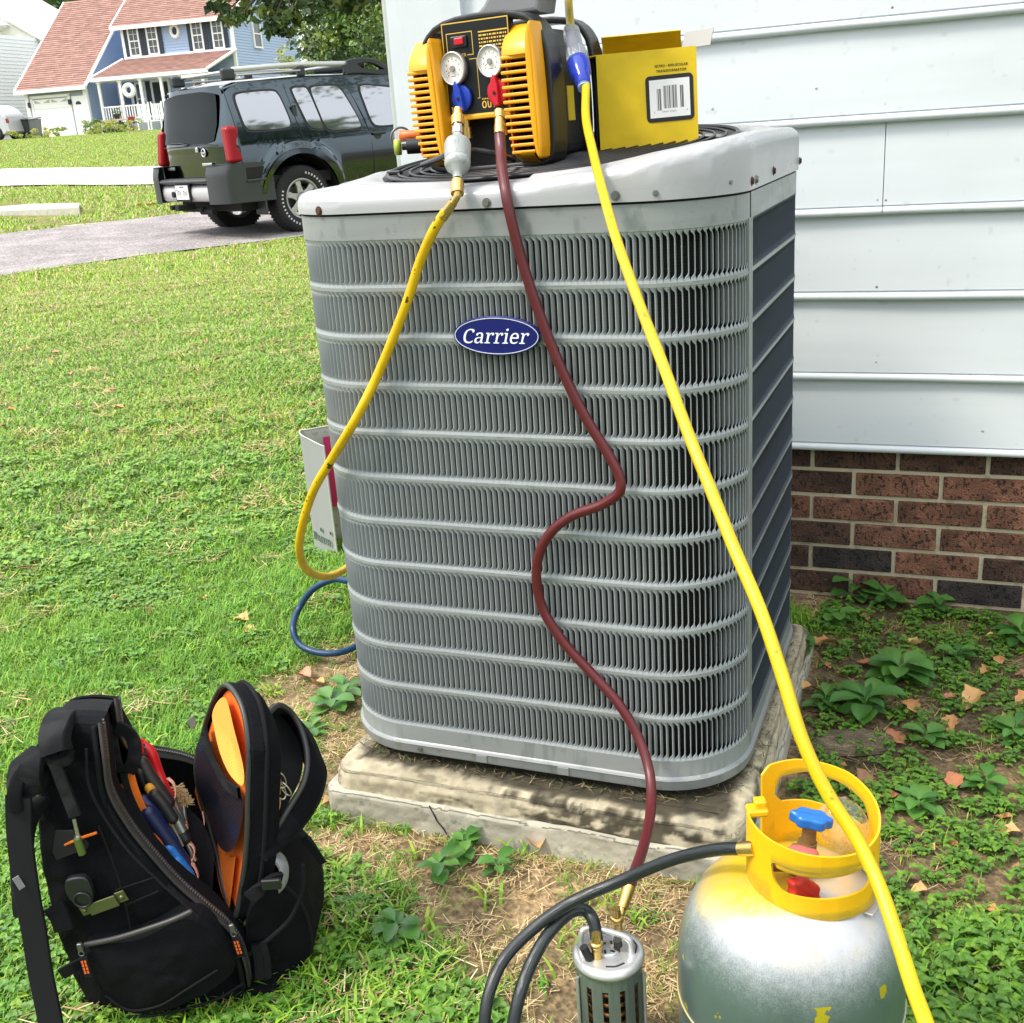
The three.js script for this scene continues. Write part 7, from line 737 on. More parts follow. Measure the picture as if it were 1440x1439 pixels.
  mesh('rack_crossbar', merge([T(cyl(0.018, 0.018, 1.2, 12), -0.56, 1.85, 0, Math.PI / 2), T(cyl(0.018, 0.018, 1.2, 12), 1.05, 1.87, 0, Math.PI / 2)]), silver, rk); mesh('rack_light_bar', bx(0.14, 0.10, 1.0, 1.35, 1.86, 0, 0.04), trim, rk);
  mesh('side_mirror', bx(0.12, 0.17, 0.22, 1.95, 1.18, 1.03, 0.05), paint, car); mesh('windshield', grid(16, 10, (u, v) => { const x = lerp(2.42, 1.78, v), s = u * 2 - 1; return [x + 0.01, lerp(1.20, 1.70, v) + 0.05, s * (hw(x, lerp(1.2, 1.68, v)) - 0.06)]; }), backGlass, car);
}
const farLeaf = leafMat(0.55);
// ---------------------------------------------------------------- houses across the street
const HY = 2.2, HT_ = 0.165;
const shingle = dataTex(256, 256, (u, v) => { const a = fbm(u * 6, v * 6, 4, 221, 6), b = fbm(u * 60, v * 40, 2, 223, 60); const g = 0.78 + 0.2 * a + 0.22 * (b - 0.5); return [g, g, g]; });
const FAR = { blue: mat([0.36, 0.47, 0.66], 0.7), grey: mat([0.36, 0.41, 0.46], 0.7), white: mat([0.88, 0.89, 0.88], 0.6), roof: mat([1, 1, 1], 0.9, 0, { map: shingle, vertexColors: true }), navy: mat([0.028, 0.042, 0.065], 0.6), pane: mat([0.10, 0.115, 0.12], 0.15, 0.3), lattice: mat([0.78, 0.78, 0.77], 0.6), dark: mat([0.03, 0.035, 0.045], 0.6) };
// a wall of overlapping clapboards between two edge functions of height, in the plane z = 0
function clapboard(xl, xr, y0, y1, step = 0.145) { const p = []; const q = (a, b, c, d) => p.push(...a, ...b, ...c, ...a, ...c, ...d); for (let y = y0; y < y1 - 1e-3; y += step) { const t = Math.min(y1, y + step), a = xl(y), b = xr(y), c = xr(t), d = xl(t); if (b - a < 0.02) continue; q([a, y, 0.028], [b, y, 0.028], [c, t, 0.004], [d, t, 0.004]); q([a, y, 0], [b, y, 0], [b, y, 0.028], [a, y, 0.028]); } return bufGeo(p, null, null); }
// courses of shingle tabs over a slope: P runs eave left, eave right, ridge right, ridge left
const shingled = (P, rgb = [0.40, 0.225, 0.185]) => { const A = P.map((p) => V(...p)), n = A[1].clone().sub(A[0]).cross(A[3].clone().sub(A[0])).normalize(), pos = [], col = [], H = A[3].clone().sub(A[0]).length(), rows = Math.round(H / 0.19); const add = (a, b, c, d, k) => { for (const q of [a, b, c, a, c, d]) pos.push(q.x, q.y, q.z); for (let i = 0; i < 6; i++) col.push(...k); };
  for (let r = 0; r < rows; r++) { const v0 = r / rows, v1 = (r + 1) / rows, W = A[1].clone().sub(A[0]).length(), m = Math.max(1, Math.round(W / 0.32)), off = (r % 2) * 0.5; for (let i = 0; i <= m; i++) { const u0 = clamp((i - off) / m), u1 = clamp((i + 1 - off) / m); if (u1 - u0 < 1e-3) continue; const pt = (u, v, l) => A[0].clone().lerp(A[1], u).lerp(A[3].clone().lerp(A[2], u), v).addScaledVector(n, l), f = 0.80 + 0.4 * hash(i, r, 31), k = rgb.map((c) => c * f); add(pt(u0, v0, 0.034), pt(u1, v0, 0.034), pt(u1, v1, 0.008), pt(u0, v1, 0.008), k); add(pt(u0, v0, 0.004), pt(u1, v0, 0.004), pt(u1, v0, 0.034), pt(u0, v0, 0.034), k.map((c) => c * 0.9)); } } return bufGeo(pos, null, col); };
const slabRoof = (P, t = 0.12) => { const n = V(P[1][0] - P[0][0], P[1][1] - P[0][1], P[1][2] - P[0][2]).cross(V(P[3][0] - P[0][0], P[3][1] - P[0][1], P[3][2] - P[0][2])).normalize().multiplyScalar(t); const Q = P.map((p) => [p[0] - n.x, p[1] - n.y, p[2] - n.z]); const o = []; const f = (a, b, c, d) => o.push(...a, ...b, ...c, ...a, ...c, ...d); f(...P); f(...Q.slice().reverse()); for (let i = 0; i < 4; i++) f(P[i], Q[i], Q[(i + 1) % 4], P[(i + 1) % 4]); return boxUV(bufGeo(o, null, null), 0.4); };
function farWindow(root, x, y, z, w, h, cols, rows, ry = 0) { const g = new THREE.Group(); g.name = 'window'; root.add(g); g.position.set(x, y, z); g.rotation.y = ry; const f = 0.085; mesh('frame', merge([bx(w, f, 0.09, 0, h / 2 - f / 2, 0.045), bx(w, f, 0.10, 0, -h / 2 + f / 2, 0.05), bx(f, h - 2 * f, 0.09, -w / 2 + f / 2, 0, 0.045), bx(f, h - 2 * f, 0.09, w / 2 - f / 2, 0, 0.045), bx(w - 2 * f, 0.06, 0.075, 0, 0, 0.0375)]), FAR.white, g); mesh('pane', bx(w - 2 * f, h - 2 * f, 0.02, 0, 0, 0.03), FAR.pane, g); const m = []; for (let i = 1; i < cols; i++) m.push(bx(0.022, h - 2 * f - 0.07, 0.012, -w / 2 + f + (w - 2 * f) * i / cols, 0, 0.05)); for (let k = 1; k < rows; k++) if (k * 2 !== rows) m.push(bx(w - 2 * f, 0.022, 0.013, 0, -h / 2 + f + (h - 2 * f) * k / rows, 0.052)); if (m.length) mesh('muntin', merge(m), FAR.white, g); }
{
  const h = thing('suburban_house', 'two storey blue clapboard house with red shingle roofs, porch and attached garage across the street', 'house', [-36.46, HY, -52.93], HT_); h.userData.label = 'blue two storey house with red roofs, white porch and garage across the street';
  const at = (g, x, y, z, ry = 0) => T(g, x, y, z, 0, ry, 0);
  // main block
  const gable = (y) => y < 5.6 ? 0 : (y - 5.6) / 0.72;
  mesh('front_wall', at(clapboard(() => -6.42, () => 0, 0, 5.6), 0, 0, 0), FAR.blue, h); mesh('side_wall', at(clapboard((y) => gable(y), (y) => 9 - gable(y), 0, 8.85), 0, 0, 0, Math.PI / 2), FAR.blue, h); mesh('wall_core', merge([bx(6.36, 5.5, 8.9, -3.21, 2.75, -4.5)]), FAR.blue, h); mesh('left_gable', at(clapboard((y) => -9 + gable(y), (y) => -gable(y), 2.4, 8.85), -6.42, 0, 0, -Math.PI / 2), FAR.blue, h);
  mesh('roof', merge([slabRoof([[-6.85, 5.45, 0.4], [0.35, 5.45, 0.4], [0.35, 8.95, -4.5], [-6.85, 8.95, -4.5]]), shingled([[-6.85, 5.45, 0.4], [0.35, 5.45, 0.4], [0.35, 8.95, -4.5], [-6.85, 8.95, -4.5]]), slabRoof([[0.35, 5.45, -9.4], [-6.85, 5.45, -9.4], [-6.85, 8.95, -4.5], [0.35, 8.95, -4.5]])]), FAR.roof, h);
  mesh('eave_trim', bx(7.25, 0.20, 0.12, -3.25, 5.36, 0.42), FAR.white, h); for (const x of [-6.40, -0.02]) mesh('corner_trim', bx(0.16, 5.4, 0.16, x, 2.7, 0.02), FAR.white, h); mesh('rake_trim', merge([bar([0.34, 5.4, 0.42], [0.34, 8.9, -4.5], 0.10, 0.10, 4), bar([-6.86, 5.4, 0.42], [-6.86, 8.9, -4.5], 0.10, 0.10, 4)]), FAR.white, h);
  for (const x of [-5.75, -4.65, -2.0, -0.82]) { farWindow(h, x, 4.68, 0.03, 0.66, 1.55, 2, 4); for (const s of [-1, 1]) { const sh = [bx(0.235, 1.5, 0.03, x + s * 0.455, 4.68, 0.055)]; for (let k = 0; k < 9; k++) sh.push(bx(0.17, 0.07, 0.02, x + s * 0.455, 4.05 + k * 0.157, 0.075)); mesh('shutter', merge(sh), FAR.navy, h); } }
  const oval = new THREE.Group(); oval.name = 'oval_window'; h.add(oval); oval.position.set(-3.3, 5.0, 0.03); oval.scale.set(0.72, 1, 1); mesh('frame', new THREE.TorusGeometry(0.30, 0.11, 10, 32), FAR.white, oval); mesh('pane', new THREE.CircleGeometry(0.26, 24).translate(0, 0, 0.02), FAR.navy, oval);
  farWindow(h, 0.03, 4.75, -3.0, 1.05, 1.5, 1, 2, Math.PI / 2); farWindow(h, 0.03, 1.5, -5.0, 1.05, 1.5, 1, 2, Math.PI / 2);
  // porch
  mesh('porch_roof', merge([0, 1].map((k) => (k ? shingled : slabRoof)([[-7.4, 2.86, 2.35], [-0.65, 2.86, 2.35], [0.06, 3.82, 0.05], [-6.62, 3.82, 0.05]]))), FAR.roof, h); mesh('porch_eave', bx(6.85, 0.18, 0.12, -4.02, 2.76, 2.36), FAR.white, h); mesh('porch_rake', merge([bar([-0.62, 2.84, 2.38], [0.10, 3.82, 0.05], 0.09, 0.09, 4), bar([-7.42, 2.84, 2.38], [-6.62, 3.82, 0.05], 0.09, 0.09, 4)]), FAR.white, h); mesh('porch_band', bx(6.5, 0.12, 0.08, -3.22, 3.85, 0.07), FAR.white, h); mesh('porch_ceiling', bx(6.7, 0.04, 2.2, -3.95, 2.66, 1.2), FAR.white, h); mesh('porch_floor', bx(6.7, 0.45, 2.3, -3.95, 0.22, 1.2), FAR.grey, h);
  for (const x of [-7.05, -5.8, -4.6, -3.4, -2.2, -1.0]) mesh('porch_post', merge([bx(0.13, 2.2, 0.13, x, 1.55, 2.22), bx(0.2, 0.1, 0.2, x, 2.6, 2.22)]), FAR.white, h); mesh('porch_post', bx(0.12, 2.2, 0.12, -6.95, 1.55, 0.4), FAR.white, h);
  for (const [a, b] of [[-7.05, -5.8], [-5.8, -4.6], [-3.4, -2.2], [-2.2, -1.0]]) { mesh('porch_rail', merge([bx(b - a - 0.13, 0.07, 0.07, (a + b) / 2, 1.36, 2.22), bx(b - a - 0.13, 0.06, 0.06, (a + b) / 2, 0.60, 2.22)]), FAR.white, h); for (let x = a + 0.17; x < b - 0.1; x += 0.15) mesh('baluster', bx(0.05, 0.70, 0.05, x, 0.98, 2.22), FAR.white, h); }
  mesh('front_door', bx(0.95, 2.05, 0.06, -4.62, 1.48, 0.06), FAR.dark, h); mesh('storm_door', merge([bx(0.12, 2.1, 0.08, -5.14, 1.5, 0.08), bx(0.12, 2.1, 0.08, -4.1, 1.5, 0.08), bx(1.1, 0.12, 0.08, -4.62, 2.6, 0.08)]), FAR.white, h); farWindow(h, -5.85, 1.75, 0.03, 0.62, 1.7, 1, 2); for (const s of [-1, 1]) mesh('shutter', bx(0.24, 1.7, 0.03, -5.85 + s * 0.45, 1.75, 0.055), FAR.navy, h); farWindow(h, -2.2, 1.75, 0.03, 0.9, 1.5, 2, 4);
  // attached garage
  const gg = (y) => y < 2.5 ? 0 : (y - 2.5) / 0.79; mesh('garage_front', at(clapboard(() => -11.35, () => -7.78, 0, 2.6), 0, 0, 2.4), FAR.grey, h); mesh('garage_side', at(clapboard((y) => -2.4 + gg(y), (y) => 9.5 - gg(y), 0, 7.2), -7.78, 0, 0, Math.PI / 2), FAR.blue, h); mesh('garage_core', bx(3.5, 2.5, 11.6, -9.57, 1.25, -3.5), FAR.grey, h);
  mesh('garage_roof', merge([slabRoof([[-11.78, 2.52, 2.75], [-7.55, 2.52, 2.75], [-7.55, 7.42, -3.6], [-11.78, 7.42, -3.6]]), shingled([[-11.78, 2.52, 2.75], [-7.55, 2.52, 2.75], [-7.55, 7.42, -3.6], [-11.78, 7.42, -3.6]]), slabRoof([[-7.55, 2.52, -9.9], [-11.78, 2.52, -9.9], [-11.78, 7.42, -3.6], [-7.55, 7.42, -3.6]])]), FAR.roof, h); mesh('garage_eave', bx(4.3, 0.2, 0.12, -9.66, 2.43, 2.78), FAR.white, h); mesh('garage_rake', merge([bar([-7.54, 2.46, 2.78], [-7.54, 7.36, -3.6], 0.11, 0.11, 4), bar([-11.8, 2.46, 2.78], [-11.8, 7.36, -3.6], 0.11, 0.11, 4)]), FAR.white, h); mesh('corner_trim', bx(0.2, 2.5, 0.2, -7.8, 1.25, 2.4), FAR.white, h); mesh('corner_trim', bx(0.2, 2.5, 0.2, -11.33, 1.25, 2.4), FAR.white, h);
  const gd = new THREE.Group(); gd.name = 'garage_door'; h.add(gd); gd.position.set(-9.93, 0, 2.44); mesh('frame', merge([bx(0.14, 2.15, 0.1, -1.14, 1.07, 0), bx(0.14, 2.15, 0.1, 1.14, 1.07, 0), bx(2.42, 0.14, 0.1, 0, 2.14, 0)]), FAR.white, gd); for (let k = 0; k < 4; k++) mesh('door_panel', bx(2.12, 0.495, 0.05, 0, 0.255 + k * 0.505, 0), FAR.white, gd); for (let k = 0; k < 4; k++) { mesh('sunburst_pane', extrude([[-0.2, 0], [0.2, 0.0], [k % 2 ? 0.2 : -0.2, 0.16]], 0.012).translate(-0.78 + k * 0.52, 1.83, 0.026), mat([0.45, 0.42, 0.36], 0.4), gd); }
  mesh('side_door', bx(0.72, 2.05, 0.07, -8.27, 1.03, 2.45), FAR.white, h); mesh('fan_light', T(new THREE.CircleGeometry(0.17, 16, 0, Math.PI), -8.27, 1.62, 2.495), FAR.dark, h); for (const x of [-11.2, -8.76]) mesh('wall_lamp', bx(0.12, 0.26, 0.14, x, 1.78, 2.52), FAR.dark, h);
  // things on and before the porch
  const loc = (x, y, z) => { const p = V(x, y, z).applyAxisAngle(V(0, 1, 0), HT_); return [p.x - 36.46, p.y + HY, p.z - 52.93]; };
  const hoop = thing('wreath', 'round white wreath hanging between two porch posts of the blue house', 'wreath', loc(-5.3, 2.12, 2.26), HT_); mesh('ring', new THREE.TorusGeometry(0.27, 0.12, 10, 28), FAR.white, hoop);
  const rocker = (x, i, l) => { const t = thing('rocking_chair', l, 'chair', loc(x, 0.0, 3.0), HT_ + 0.2); mesh('seat', bx(0.6, 0.06, 0.55, 0, 0.48, 0), FAR.white, t); for (const s of [-1, 1]) { mesh('back_post', bx(0.06, 0.95, 0.06, s * 0.27, 0.97, -0.26), FAR.white, t); mesh('leg', bx(0.06, 0.7, 0.06, s * 0.27, 0.35, 0.25), FAR.white, t); mesh('armrest', bx(0.07, 0.04, 0.6, s * 0.30, 0.72, 0), FAR.white, t); mesh('rocker', bx(0.05, 0.06, 0.9, s * 0.27, 0.05, 0), FAR.white, t); } for (let k = -2; k <= 2; k++) mesh('back_slat', bx(0.06, 0.8, 0.03, k * 0.1, 0.95, -0.26), FAR.white, t); }; rocker(-4.3, 0, 'white rocking chair before the porch steps of the blue house, left one'); rocker(-3.55, 1, 'white rocking chair half hidden by the dark car');
  const bench = thing('bench', 'low white bench with flower pots before the porch of the blue house', 'bench', loc(-5.9, -0.05, 3.1), HT_); mesh('seat', bx(1.7, 0.07, 0.4, 0, 0.72, 0), mat([0.62, 0.42, 0.34], 0.8), bench); for (const s of [-1, 1]) mesh('leg', bx(0.08, 0.7, 0.35, s * 0.75, 0.35, 0), FAR.white, bench);
  const pot = (x, y, r, c, l, fl) => { const t = thing('flower_pot', l, 'flower pot', loc(x, y, 3.15), 0); mesh('pot', lathe([[0, 0], [r * 0.6, 0], [r * 0.8, r], [r * 0.85, r * 1.1], [0, r * 1.1]], 18), mat(c, 0.8), t); if (fl) mesh('foliage', crownGeo(90, [0, r * 1.7, 0], [r * 1.2, r, r * 1.2], 0.09, fl, 5), farLeaf, t); };
  pot(-5.75, 0.72, 0.22, [0.04, 0.05, 0.03], 'round green potted plant on the bench by the porch', [[0.10, 0.20, 0.03]]); pot(-4.95, 0.5, 0.24, [0.42, 0.05, 0.04], 'red flower pot beside the bench at the porch', null); pot(-5.75, 0.0, 0.3, [0.03, 0.04, 0.03], 'dark green potted plant on the ground under the bench', [[0.03, 0.08, 0.02]]); pot(-5.0, 0.0, 0.26, [0.30, 0.14, 0.08], 'brown flower pot on the ground by the porch', [[0.05, 0.09, 0.03]]);
  for (const [x, w, hgt] of [[-7.4, 0.55, 0.85], [-6.85, 0.5, 0.75], [-6.3, 0.4, 0.55], [-5.5, 0.35, 0.5]]) { const s = thing('shrub', 'feathery pale green shrub ' + ({ '-7.4': 'at the garage corner', '-6.85': 'beside the first porch post', '-6.3': 'under the porch railing', '-5.5': 'in front of the bench' })[x] + ' of the blue house', 'shrub', loc(x, 0, 3.2), 0); mesh('foliage', crownGeo(420, [0, hgt * 0.5, 0], [w, hgt * 0.6, 0.4], 0.10, [[0.16, 0.26, 0.05], [0.24, 0.30, 0.09], [0.10, 0.18, 0.04]], 7), farLeaf, s); mesh('stem', cyl(0.03, 0.02, hgt * 0.5, 6, 0, hgt * 0.25, 0), FAR.dark, s); }
  const LB = ['farthest left, by the car', 'left, below the bins', 'below the garage door, left', 'below the middle of the garage door', 'below the garage door, right', 'right of the garage door', 'below the first porch post', 'below the porch railing', 'below the bench', 'right of the bench', 'before the rocking chair'];
  [[-40.6384,1.9201,-40.4683], [-39.9057,1.8976,-40.7671], [-39.4485,1.8952,-40.9579], [-39.0525,1.8972,-41.1247], [-38.6565,1.8993,-41.2914], [-37.4646,1.8433,-41.7703], [-37.1279,1.8188,-41.9023], [-36.7625,1.8231,-42.0571], [-36.3932,1.7652,-42.1903], [-35.8421,1.725,-42.4063], [-35.4155,1.7249,-42.5851]].forEach((p, i) => { const k = i > 4 ? 1.25 : 0.9, s = thing('ornamental_grass', 'yellow green clump of grass in the row ' + LB[i], 'grass clump', [p[0], terrain(p[0], p[2]) - 0.02, p[2]], i, 'yellow green clumps in a row before the blue house'); mesh('foliage', crownGeo(200, [0, 0.30 * k, 0], [0.42 * k, 0.34 * k, 0.42 * k], 0.09, [[0.50, 0.52, 0.12], [0.42, 0.48, 0.10], [0.26, 0.34, 0.07]], 4), farLeaf, s); });
}
{
  const w = thing('white_house', 'white gabled house at the far left edge behind the pale car', 'house', [-53.4, HY, -57.2], HT_);
  const g = (y) => y < 6.0 ? 0 : (y - 6.0) / 0.62; mesh('front_wall', clapboard((y) => -14 + g(y), (y) => -g(y), 0, 10.3, 0.2), FAR.white, w); mesh('wall_core', bx(13.9, 6, 9, -7, 3, -4.6), FAR.white, w); mesh('side_wall', T(clapboard(() => -9, () => 0, 0, 6, 0.2), 0, 0, 0, 0, Math.PI / 2), FAR.white, w); mesh('roof', merge([slabRoof([[0.35, 5.85, 0.3], [0.35, 5.85, -9.4], [-7, 10.4, -9.4], [-7, 10.4, 0.3]]), slabRoof([[-7, 10.4, 0.3], [-7, 10.4, -9.4], [-14.35, 5.85, -9.4], [-14.35, 5.85, 0.3]])]), mat([0.5, 0.5, 0.5], 0.9), w); mesh('rake_trim', merge([bar([0.38, 5.9, 0.33], [-7, 10.47, 0.33], 0.14, 0.14, 4), bar([-14.38, 5.9, 0.33], [-7, 10.47, 0.33], 0.14, 0.14, 4)]), FAR.white, w);
  farWindow(w, -1.35, 4.55, 0.03, 0.95, 0.8, 1, 1); farWindow(w, -4.2, 4.6, 0.03, 0.9, 1.4, 2, 2); mesh('vent', merge([0, 1, 2].map((k) => bx(0.22, 0.1, 0.05, -2.0 + k * 0.36, 5.95, 0.04))), mat([0.6, 0.6, 0.58], 0.8), w); mesh('lower_roof', slabRoof([[-6.5, 5.2, 1.6], [-1.9, 6.9, 1.6], [-1.9, 6.9, 0.05], [-6.5, 5.2, 0.05]], 0.1), mat([0.62, 0.62, 0.60], 0.9), w);
}
{
  const c = thing('parked_car', 'pale silver car by the garage at the far left edge', 'car', [...[-43.0362,2.1974,-41.8604]], HT_ + 0.05); c.position.y = terrain(c.position.x, c.position.z) + 0.02; const pm = mat([0.62, 0.62, 0.66], 0.25, 0.5), dk = mat([0.015, 0.015, 0.016], 0.8);
  const prof = new THREE.Shape(); prof.moveTo(-3.4, 0.32); prof.lineTo(-3.45, 0.7); prof.quadraticCurveTo(-3.3, 0.92, -2.4, 0.98); prof.quadraticCurveTo(-1.7, 1.48, -1.0, 1.52); prof.lineTo(0.4, 1.5); prof.quadraticCurveTo(0.85, 1.35, 1.0, 1.02); prof.lineTo(1.06, 0.4); prof.lineTo(0.95, 0.3); for (const x of [0.5, -2.4]) { prof.lineTo(x + 0.36, 0.3); prof.absarc(x, 0.31, 0.36, 0, Math.PI, false); } prof.closePath();
  mesh('body', new THREE.ExtrudeGeometry(prof, { depth: 1.5, bevelEnabled: true, bevelSize: 0.08, bevelThickness: 0.12, bevelSegments: 3, curveSegments: 10 }).translate(0, 0, -0.75), pm, c); mesh('side_window', extrude([[-2.0, 1.0], [-1.4, 1.4], [0.35, 1.4], [0.75, 1.0]], 0.03).translate(0, 0, 0.86), FAR.dark, c); mesh('tail_lamp', bx(0.06, 0.2, 0.2, 1.1, 0.85, 0.72, 0.02), mat([0.4, 0.03, 0.03], 0.3), c);
  for (const x of [0.5, -2.4]) for (const z of [0.78, -0.78]) { const w = new THREE.Group(); w.name = 'wheel'; c.add(w); w.position.set(x, 0.32, z); mesh('tyre', T(lathe([[0.2, -0.1], [0.32, -0.1], [0.33, 0], [0.32, 0.1], [0.2, 0.1]], 32), 0, 0, 0, Math.PI / 2), dk, w); mesh('rim', merge([...[0, 1, 2, 3, 4].map((k) => T(bx(0.07, 0.2, 0.03, 0, 0.1, 0.07), 0, 0, 0, 0, 0, k * 1.2566)), T(lathe([[0.19, 0.06], [0.21, 0.06], [0.21, 0.09], [0.19, 0.09]], 28), 0, 0, 0, Math.PI / 2)]), mat([0.6, 0.6, 0.6], 0.4, 0.4), w); }
  const bin = (p, m, l, ry) => { const t = thing('trash_bin', l, 'trash bin', p, ry); t.position.y = terrain(p[0], p[2]); mesh('body', T(new THREE.CylinderGeometry(0.40, 0.31, 0.85, 4), 0, 0.48, 0, 0, Math.PI / 4), m, t); mesh('lid', T(bx(0.62, 0.06, 0.66, 0, 0, 0, 0.03), 0, 0.94, 0, 0.12), m, t); mesh('wheel', T(cyl(0.1, 0.1, 0.5, 16), 0, 0.1, -0.24, 0, 0, Math.PI / 2), dk, t); }; bin([-42.0938,2.1079,-42.7955], mat([0.03, 0.035, 0.035], 0.6), 'black wheeled trash bin beside the garage of the blue house', 0.3); bin([-41.7419,2.0985,-42.9395], mat([0.20, 0.21, 0.23], 0.6), 'grey wheeled trash bin right of the black one', 0.2);
}
// ---------------------------------------------------------------- trees
function crownGeo(n, c, r, s, cols, clumps = 20, shell = 0.55) { const cl = []; for (let i = 0; i < clumps; i++) { const d = V(rr(-1, 1), rr(-1, 1), rr(-1, 1)).normalize(), k = Math.cbrt(rr(shell ** 3, 1)) * 0.82; cl.push([c[0] + d.x * r[0] * k, c[1] + d.y * r[1] * k, c[2] + d.z * r[2] * k, rr(0.24, 0.46), pick(cols)]); }
  const p = [], col = []; for (let i = 0; i < n; i++) { const q = cl[i % clumps], d = V(rr(-1, 1), rr(-1, 1), rr(-1, 1)).normalize(), k = Math.cbrt(rnd()), x = q[0] + d.x * r[0] * q[3] * k, y = q[1] + d.y * r[1] * q[3] * k * 0.8, z = q[2] + d.z * r[2] * q[3] * k; const u = V(rr(-1, 1), rr(-0.9, 0.3), rr(-1, 1)).normalize(), v = V(rr(-1, 1), rr(-0.4, 0.4), rr(-1, 1)).cross(u).normalize(), L = s * rr(0.6, 1.3), W = L * 0.34; const A = [x, y, z], B = [x + u.x * L * 0.45 + v.x * W, y + u.y * L * 0.45 + v.y * W + W * 0.3, z + u.z * L * 0.45 + v.z * W], C = [x + u.x * L, y + u.y * L, z + u.z * L], D = [x + u.x * L * 0.45 - v.x * W, y + u.y * L * 0.45 - v.y * W + W * 0.3, z + u.z * L * 0.45 - v.z * W]; p.push(...A, ...B, ...C, ...A, ...C, ...D); const f = rr(0.8, 1.2); for (let m = 0; m < 6; m++) col.push(q[4][0] * f, q[4][1] * f, q[4][2] * f); } return bufGeo(p, null, col); }
const bark = mat([0.10, 0.075, 0.055], 0.95, 0, { map: wearMap });
const tree = (name, label, pos, parts, trunkH, trunkR, leaf, n, cols, group) => { const t = thing(name, label, 'tree', [pos[0], terrain(pos[0], pos[2]) - 0.05, pos[2]], 0, group); const limbs = [tube([[0, 0, 0], [0.03 * trunkH, trunkH * 0.5, 0], [0, trunkH, 0.02 * trunkH]], trunkR, 20, 10)]; for (const [c] of parts) limbs.push(tube([[0, trunkH * 0.55, 0], [c[0] * 0.5, lerp(trunkH * 0.6, c[1], 0.6), c[2] * 0.5], c], trunkR * 0.4, 16, 7)); mesh('trunk', merge(limbs), bark, t); mesh('crown', merge(parts.map(([c, r, k]) => crownGeo(Math.floor(n * (k ?? 1)), c, r, leaf, cols, 26))), farLeaf, t); return t; };
const DG = [[0.055, 0.115, 0.020], [0.075, 0.15, 0.024], [0.035, 0.08, 0.018], [0.11, 0.18, 0.03]], MG = [[0.13, 0.24, 0.03], [0.09, 0.18, 0.025], [0.20, 0.29, 0.045], [0.05, 0.11, 0.02]], YG = [[0.26, 0.32, 0.06], [0.19, 0.27, 0.05], [0.32, 0.36, 0.09]];
{ let p = [-70.509,11.7615,-77.4969]; tree('broadleaf_tree', 'dense green tree rising behind the gap between the white and blue houses', p, [[[0, 11, 0], [6, 6, 5]], [[-7, 10, 1], [5, 5, 4]], [[5, 9, -1], [4, 4, 4], 0.7]], 9, 0.4, 0.62, 4200, [...DG, [0.2, 0.27, 0.06]]); p = [-77.0331,13.0395,-79.8266]; tree('broadleaf_tree', 'green tree behind the roof of the white house', p, [[[0, 12, 0], [7, 6, 5]], [[-6, 9, 0], [5, 5, 4]]], 9, 0.4, 0.65, 4200, [...DG, [0.16, 0.25, 0.05]]); p = [-71.8823,13.3744,-84.4051]; tree('broadleaf_tree', 'green tree just behind the ridge of the garage roof', p, [[[0, 11, 0], [6, 6, 4]]], 8, 0.4, 0.65, 3200, DG); }
{ let p = [-12.2213,2.3009,-21.5588]; tree('broadleaf_tree', 'bushy light and dark green tree behind the parked dark car', p, [[[-0.35, 2.7, 0.3], [0.95, 0.9, 0.9]], [[0.25, 1.6, 0.5], [1.0, 1.0, 0.9]], [[0.5, 3.0, 0.0], [1.0, 0.9, 0.9]], [[-0.75, 1.6, 0.0], [0.7, 0.9, 0.8]], [[-0.1, 4.2, 0], [1.3, 1.0, 1.0]]], 2.4, 0.07, 0.115, 3000, [...MG, [0.03, 0.07, 0.015], [0.24, 0.33, 0.06]]);
  p = [-10.5766,2.1725,-19.9066]; tree('broadleaf_tree', 'light green leafy tree next to the corner of the near house', p, [[[0, 2.6, 0], [0.7, 1.0, 0.8]], [[0.1, 1.3, 0.2], [0.6, 0.9, 0.8]], [[0.2, 3.9, 0], [0.9, 0.9, 0.9]], [[0.9, 2.2, 0], [1, 1.4, 1]]], 2.0, 0.07, 0.11, 2200, [...MG, [0.24, 0.33, 0.06]]);
  p = [-17.5812,2.73,-29.7939]; tree('broadleaf_tree', 'dark tree farther behind the bushy one beyond the car roof', p, [[[0.3, 3.6, 0], [1.6, 1.7, 1.4]], [[1.5, 5.0, 0], [1.8, 1.6, 1.4]], [[0.2, 5.6, -0.5], [1.7, 1.4, 1.4]], [[2.0, 2.4, 0], [1.4, 1.6, 1.2]]], 3, 0.12, 0.17, 2600, DG);
  p = [-22.968,4.2062,-37.262]; const s = thing('shrub', 'pale yellow green shrub against the gable wall of the blue house', 'shrub', [p[0], terrain(p[0], p[2]), p[2]], 0); mesh('foliage', crownGeo(1500, [0, 1.7, 0], [1.15, 1.9, 1.0], 0.17, YG, 14, 0.3), farLeaf, s); mesh('stem', cyl(0.06, 0.03, 1.6, 8, 0, 0.8, 0), bark, s); }
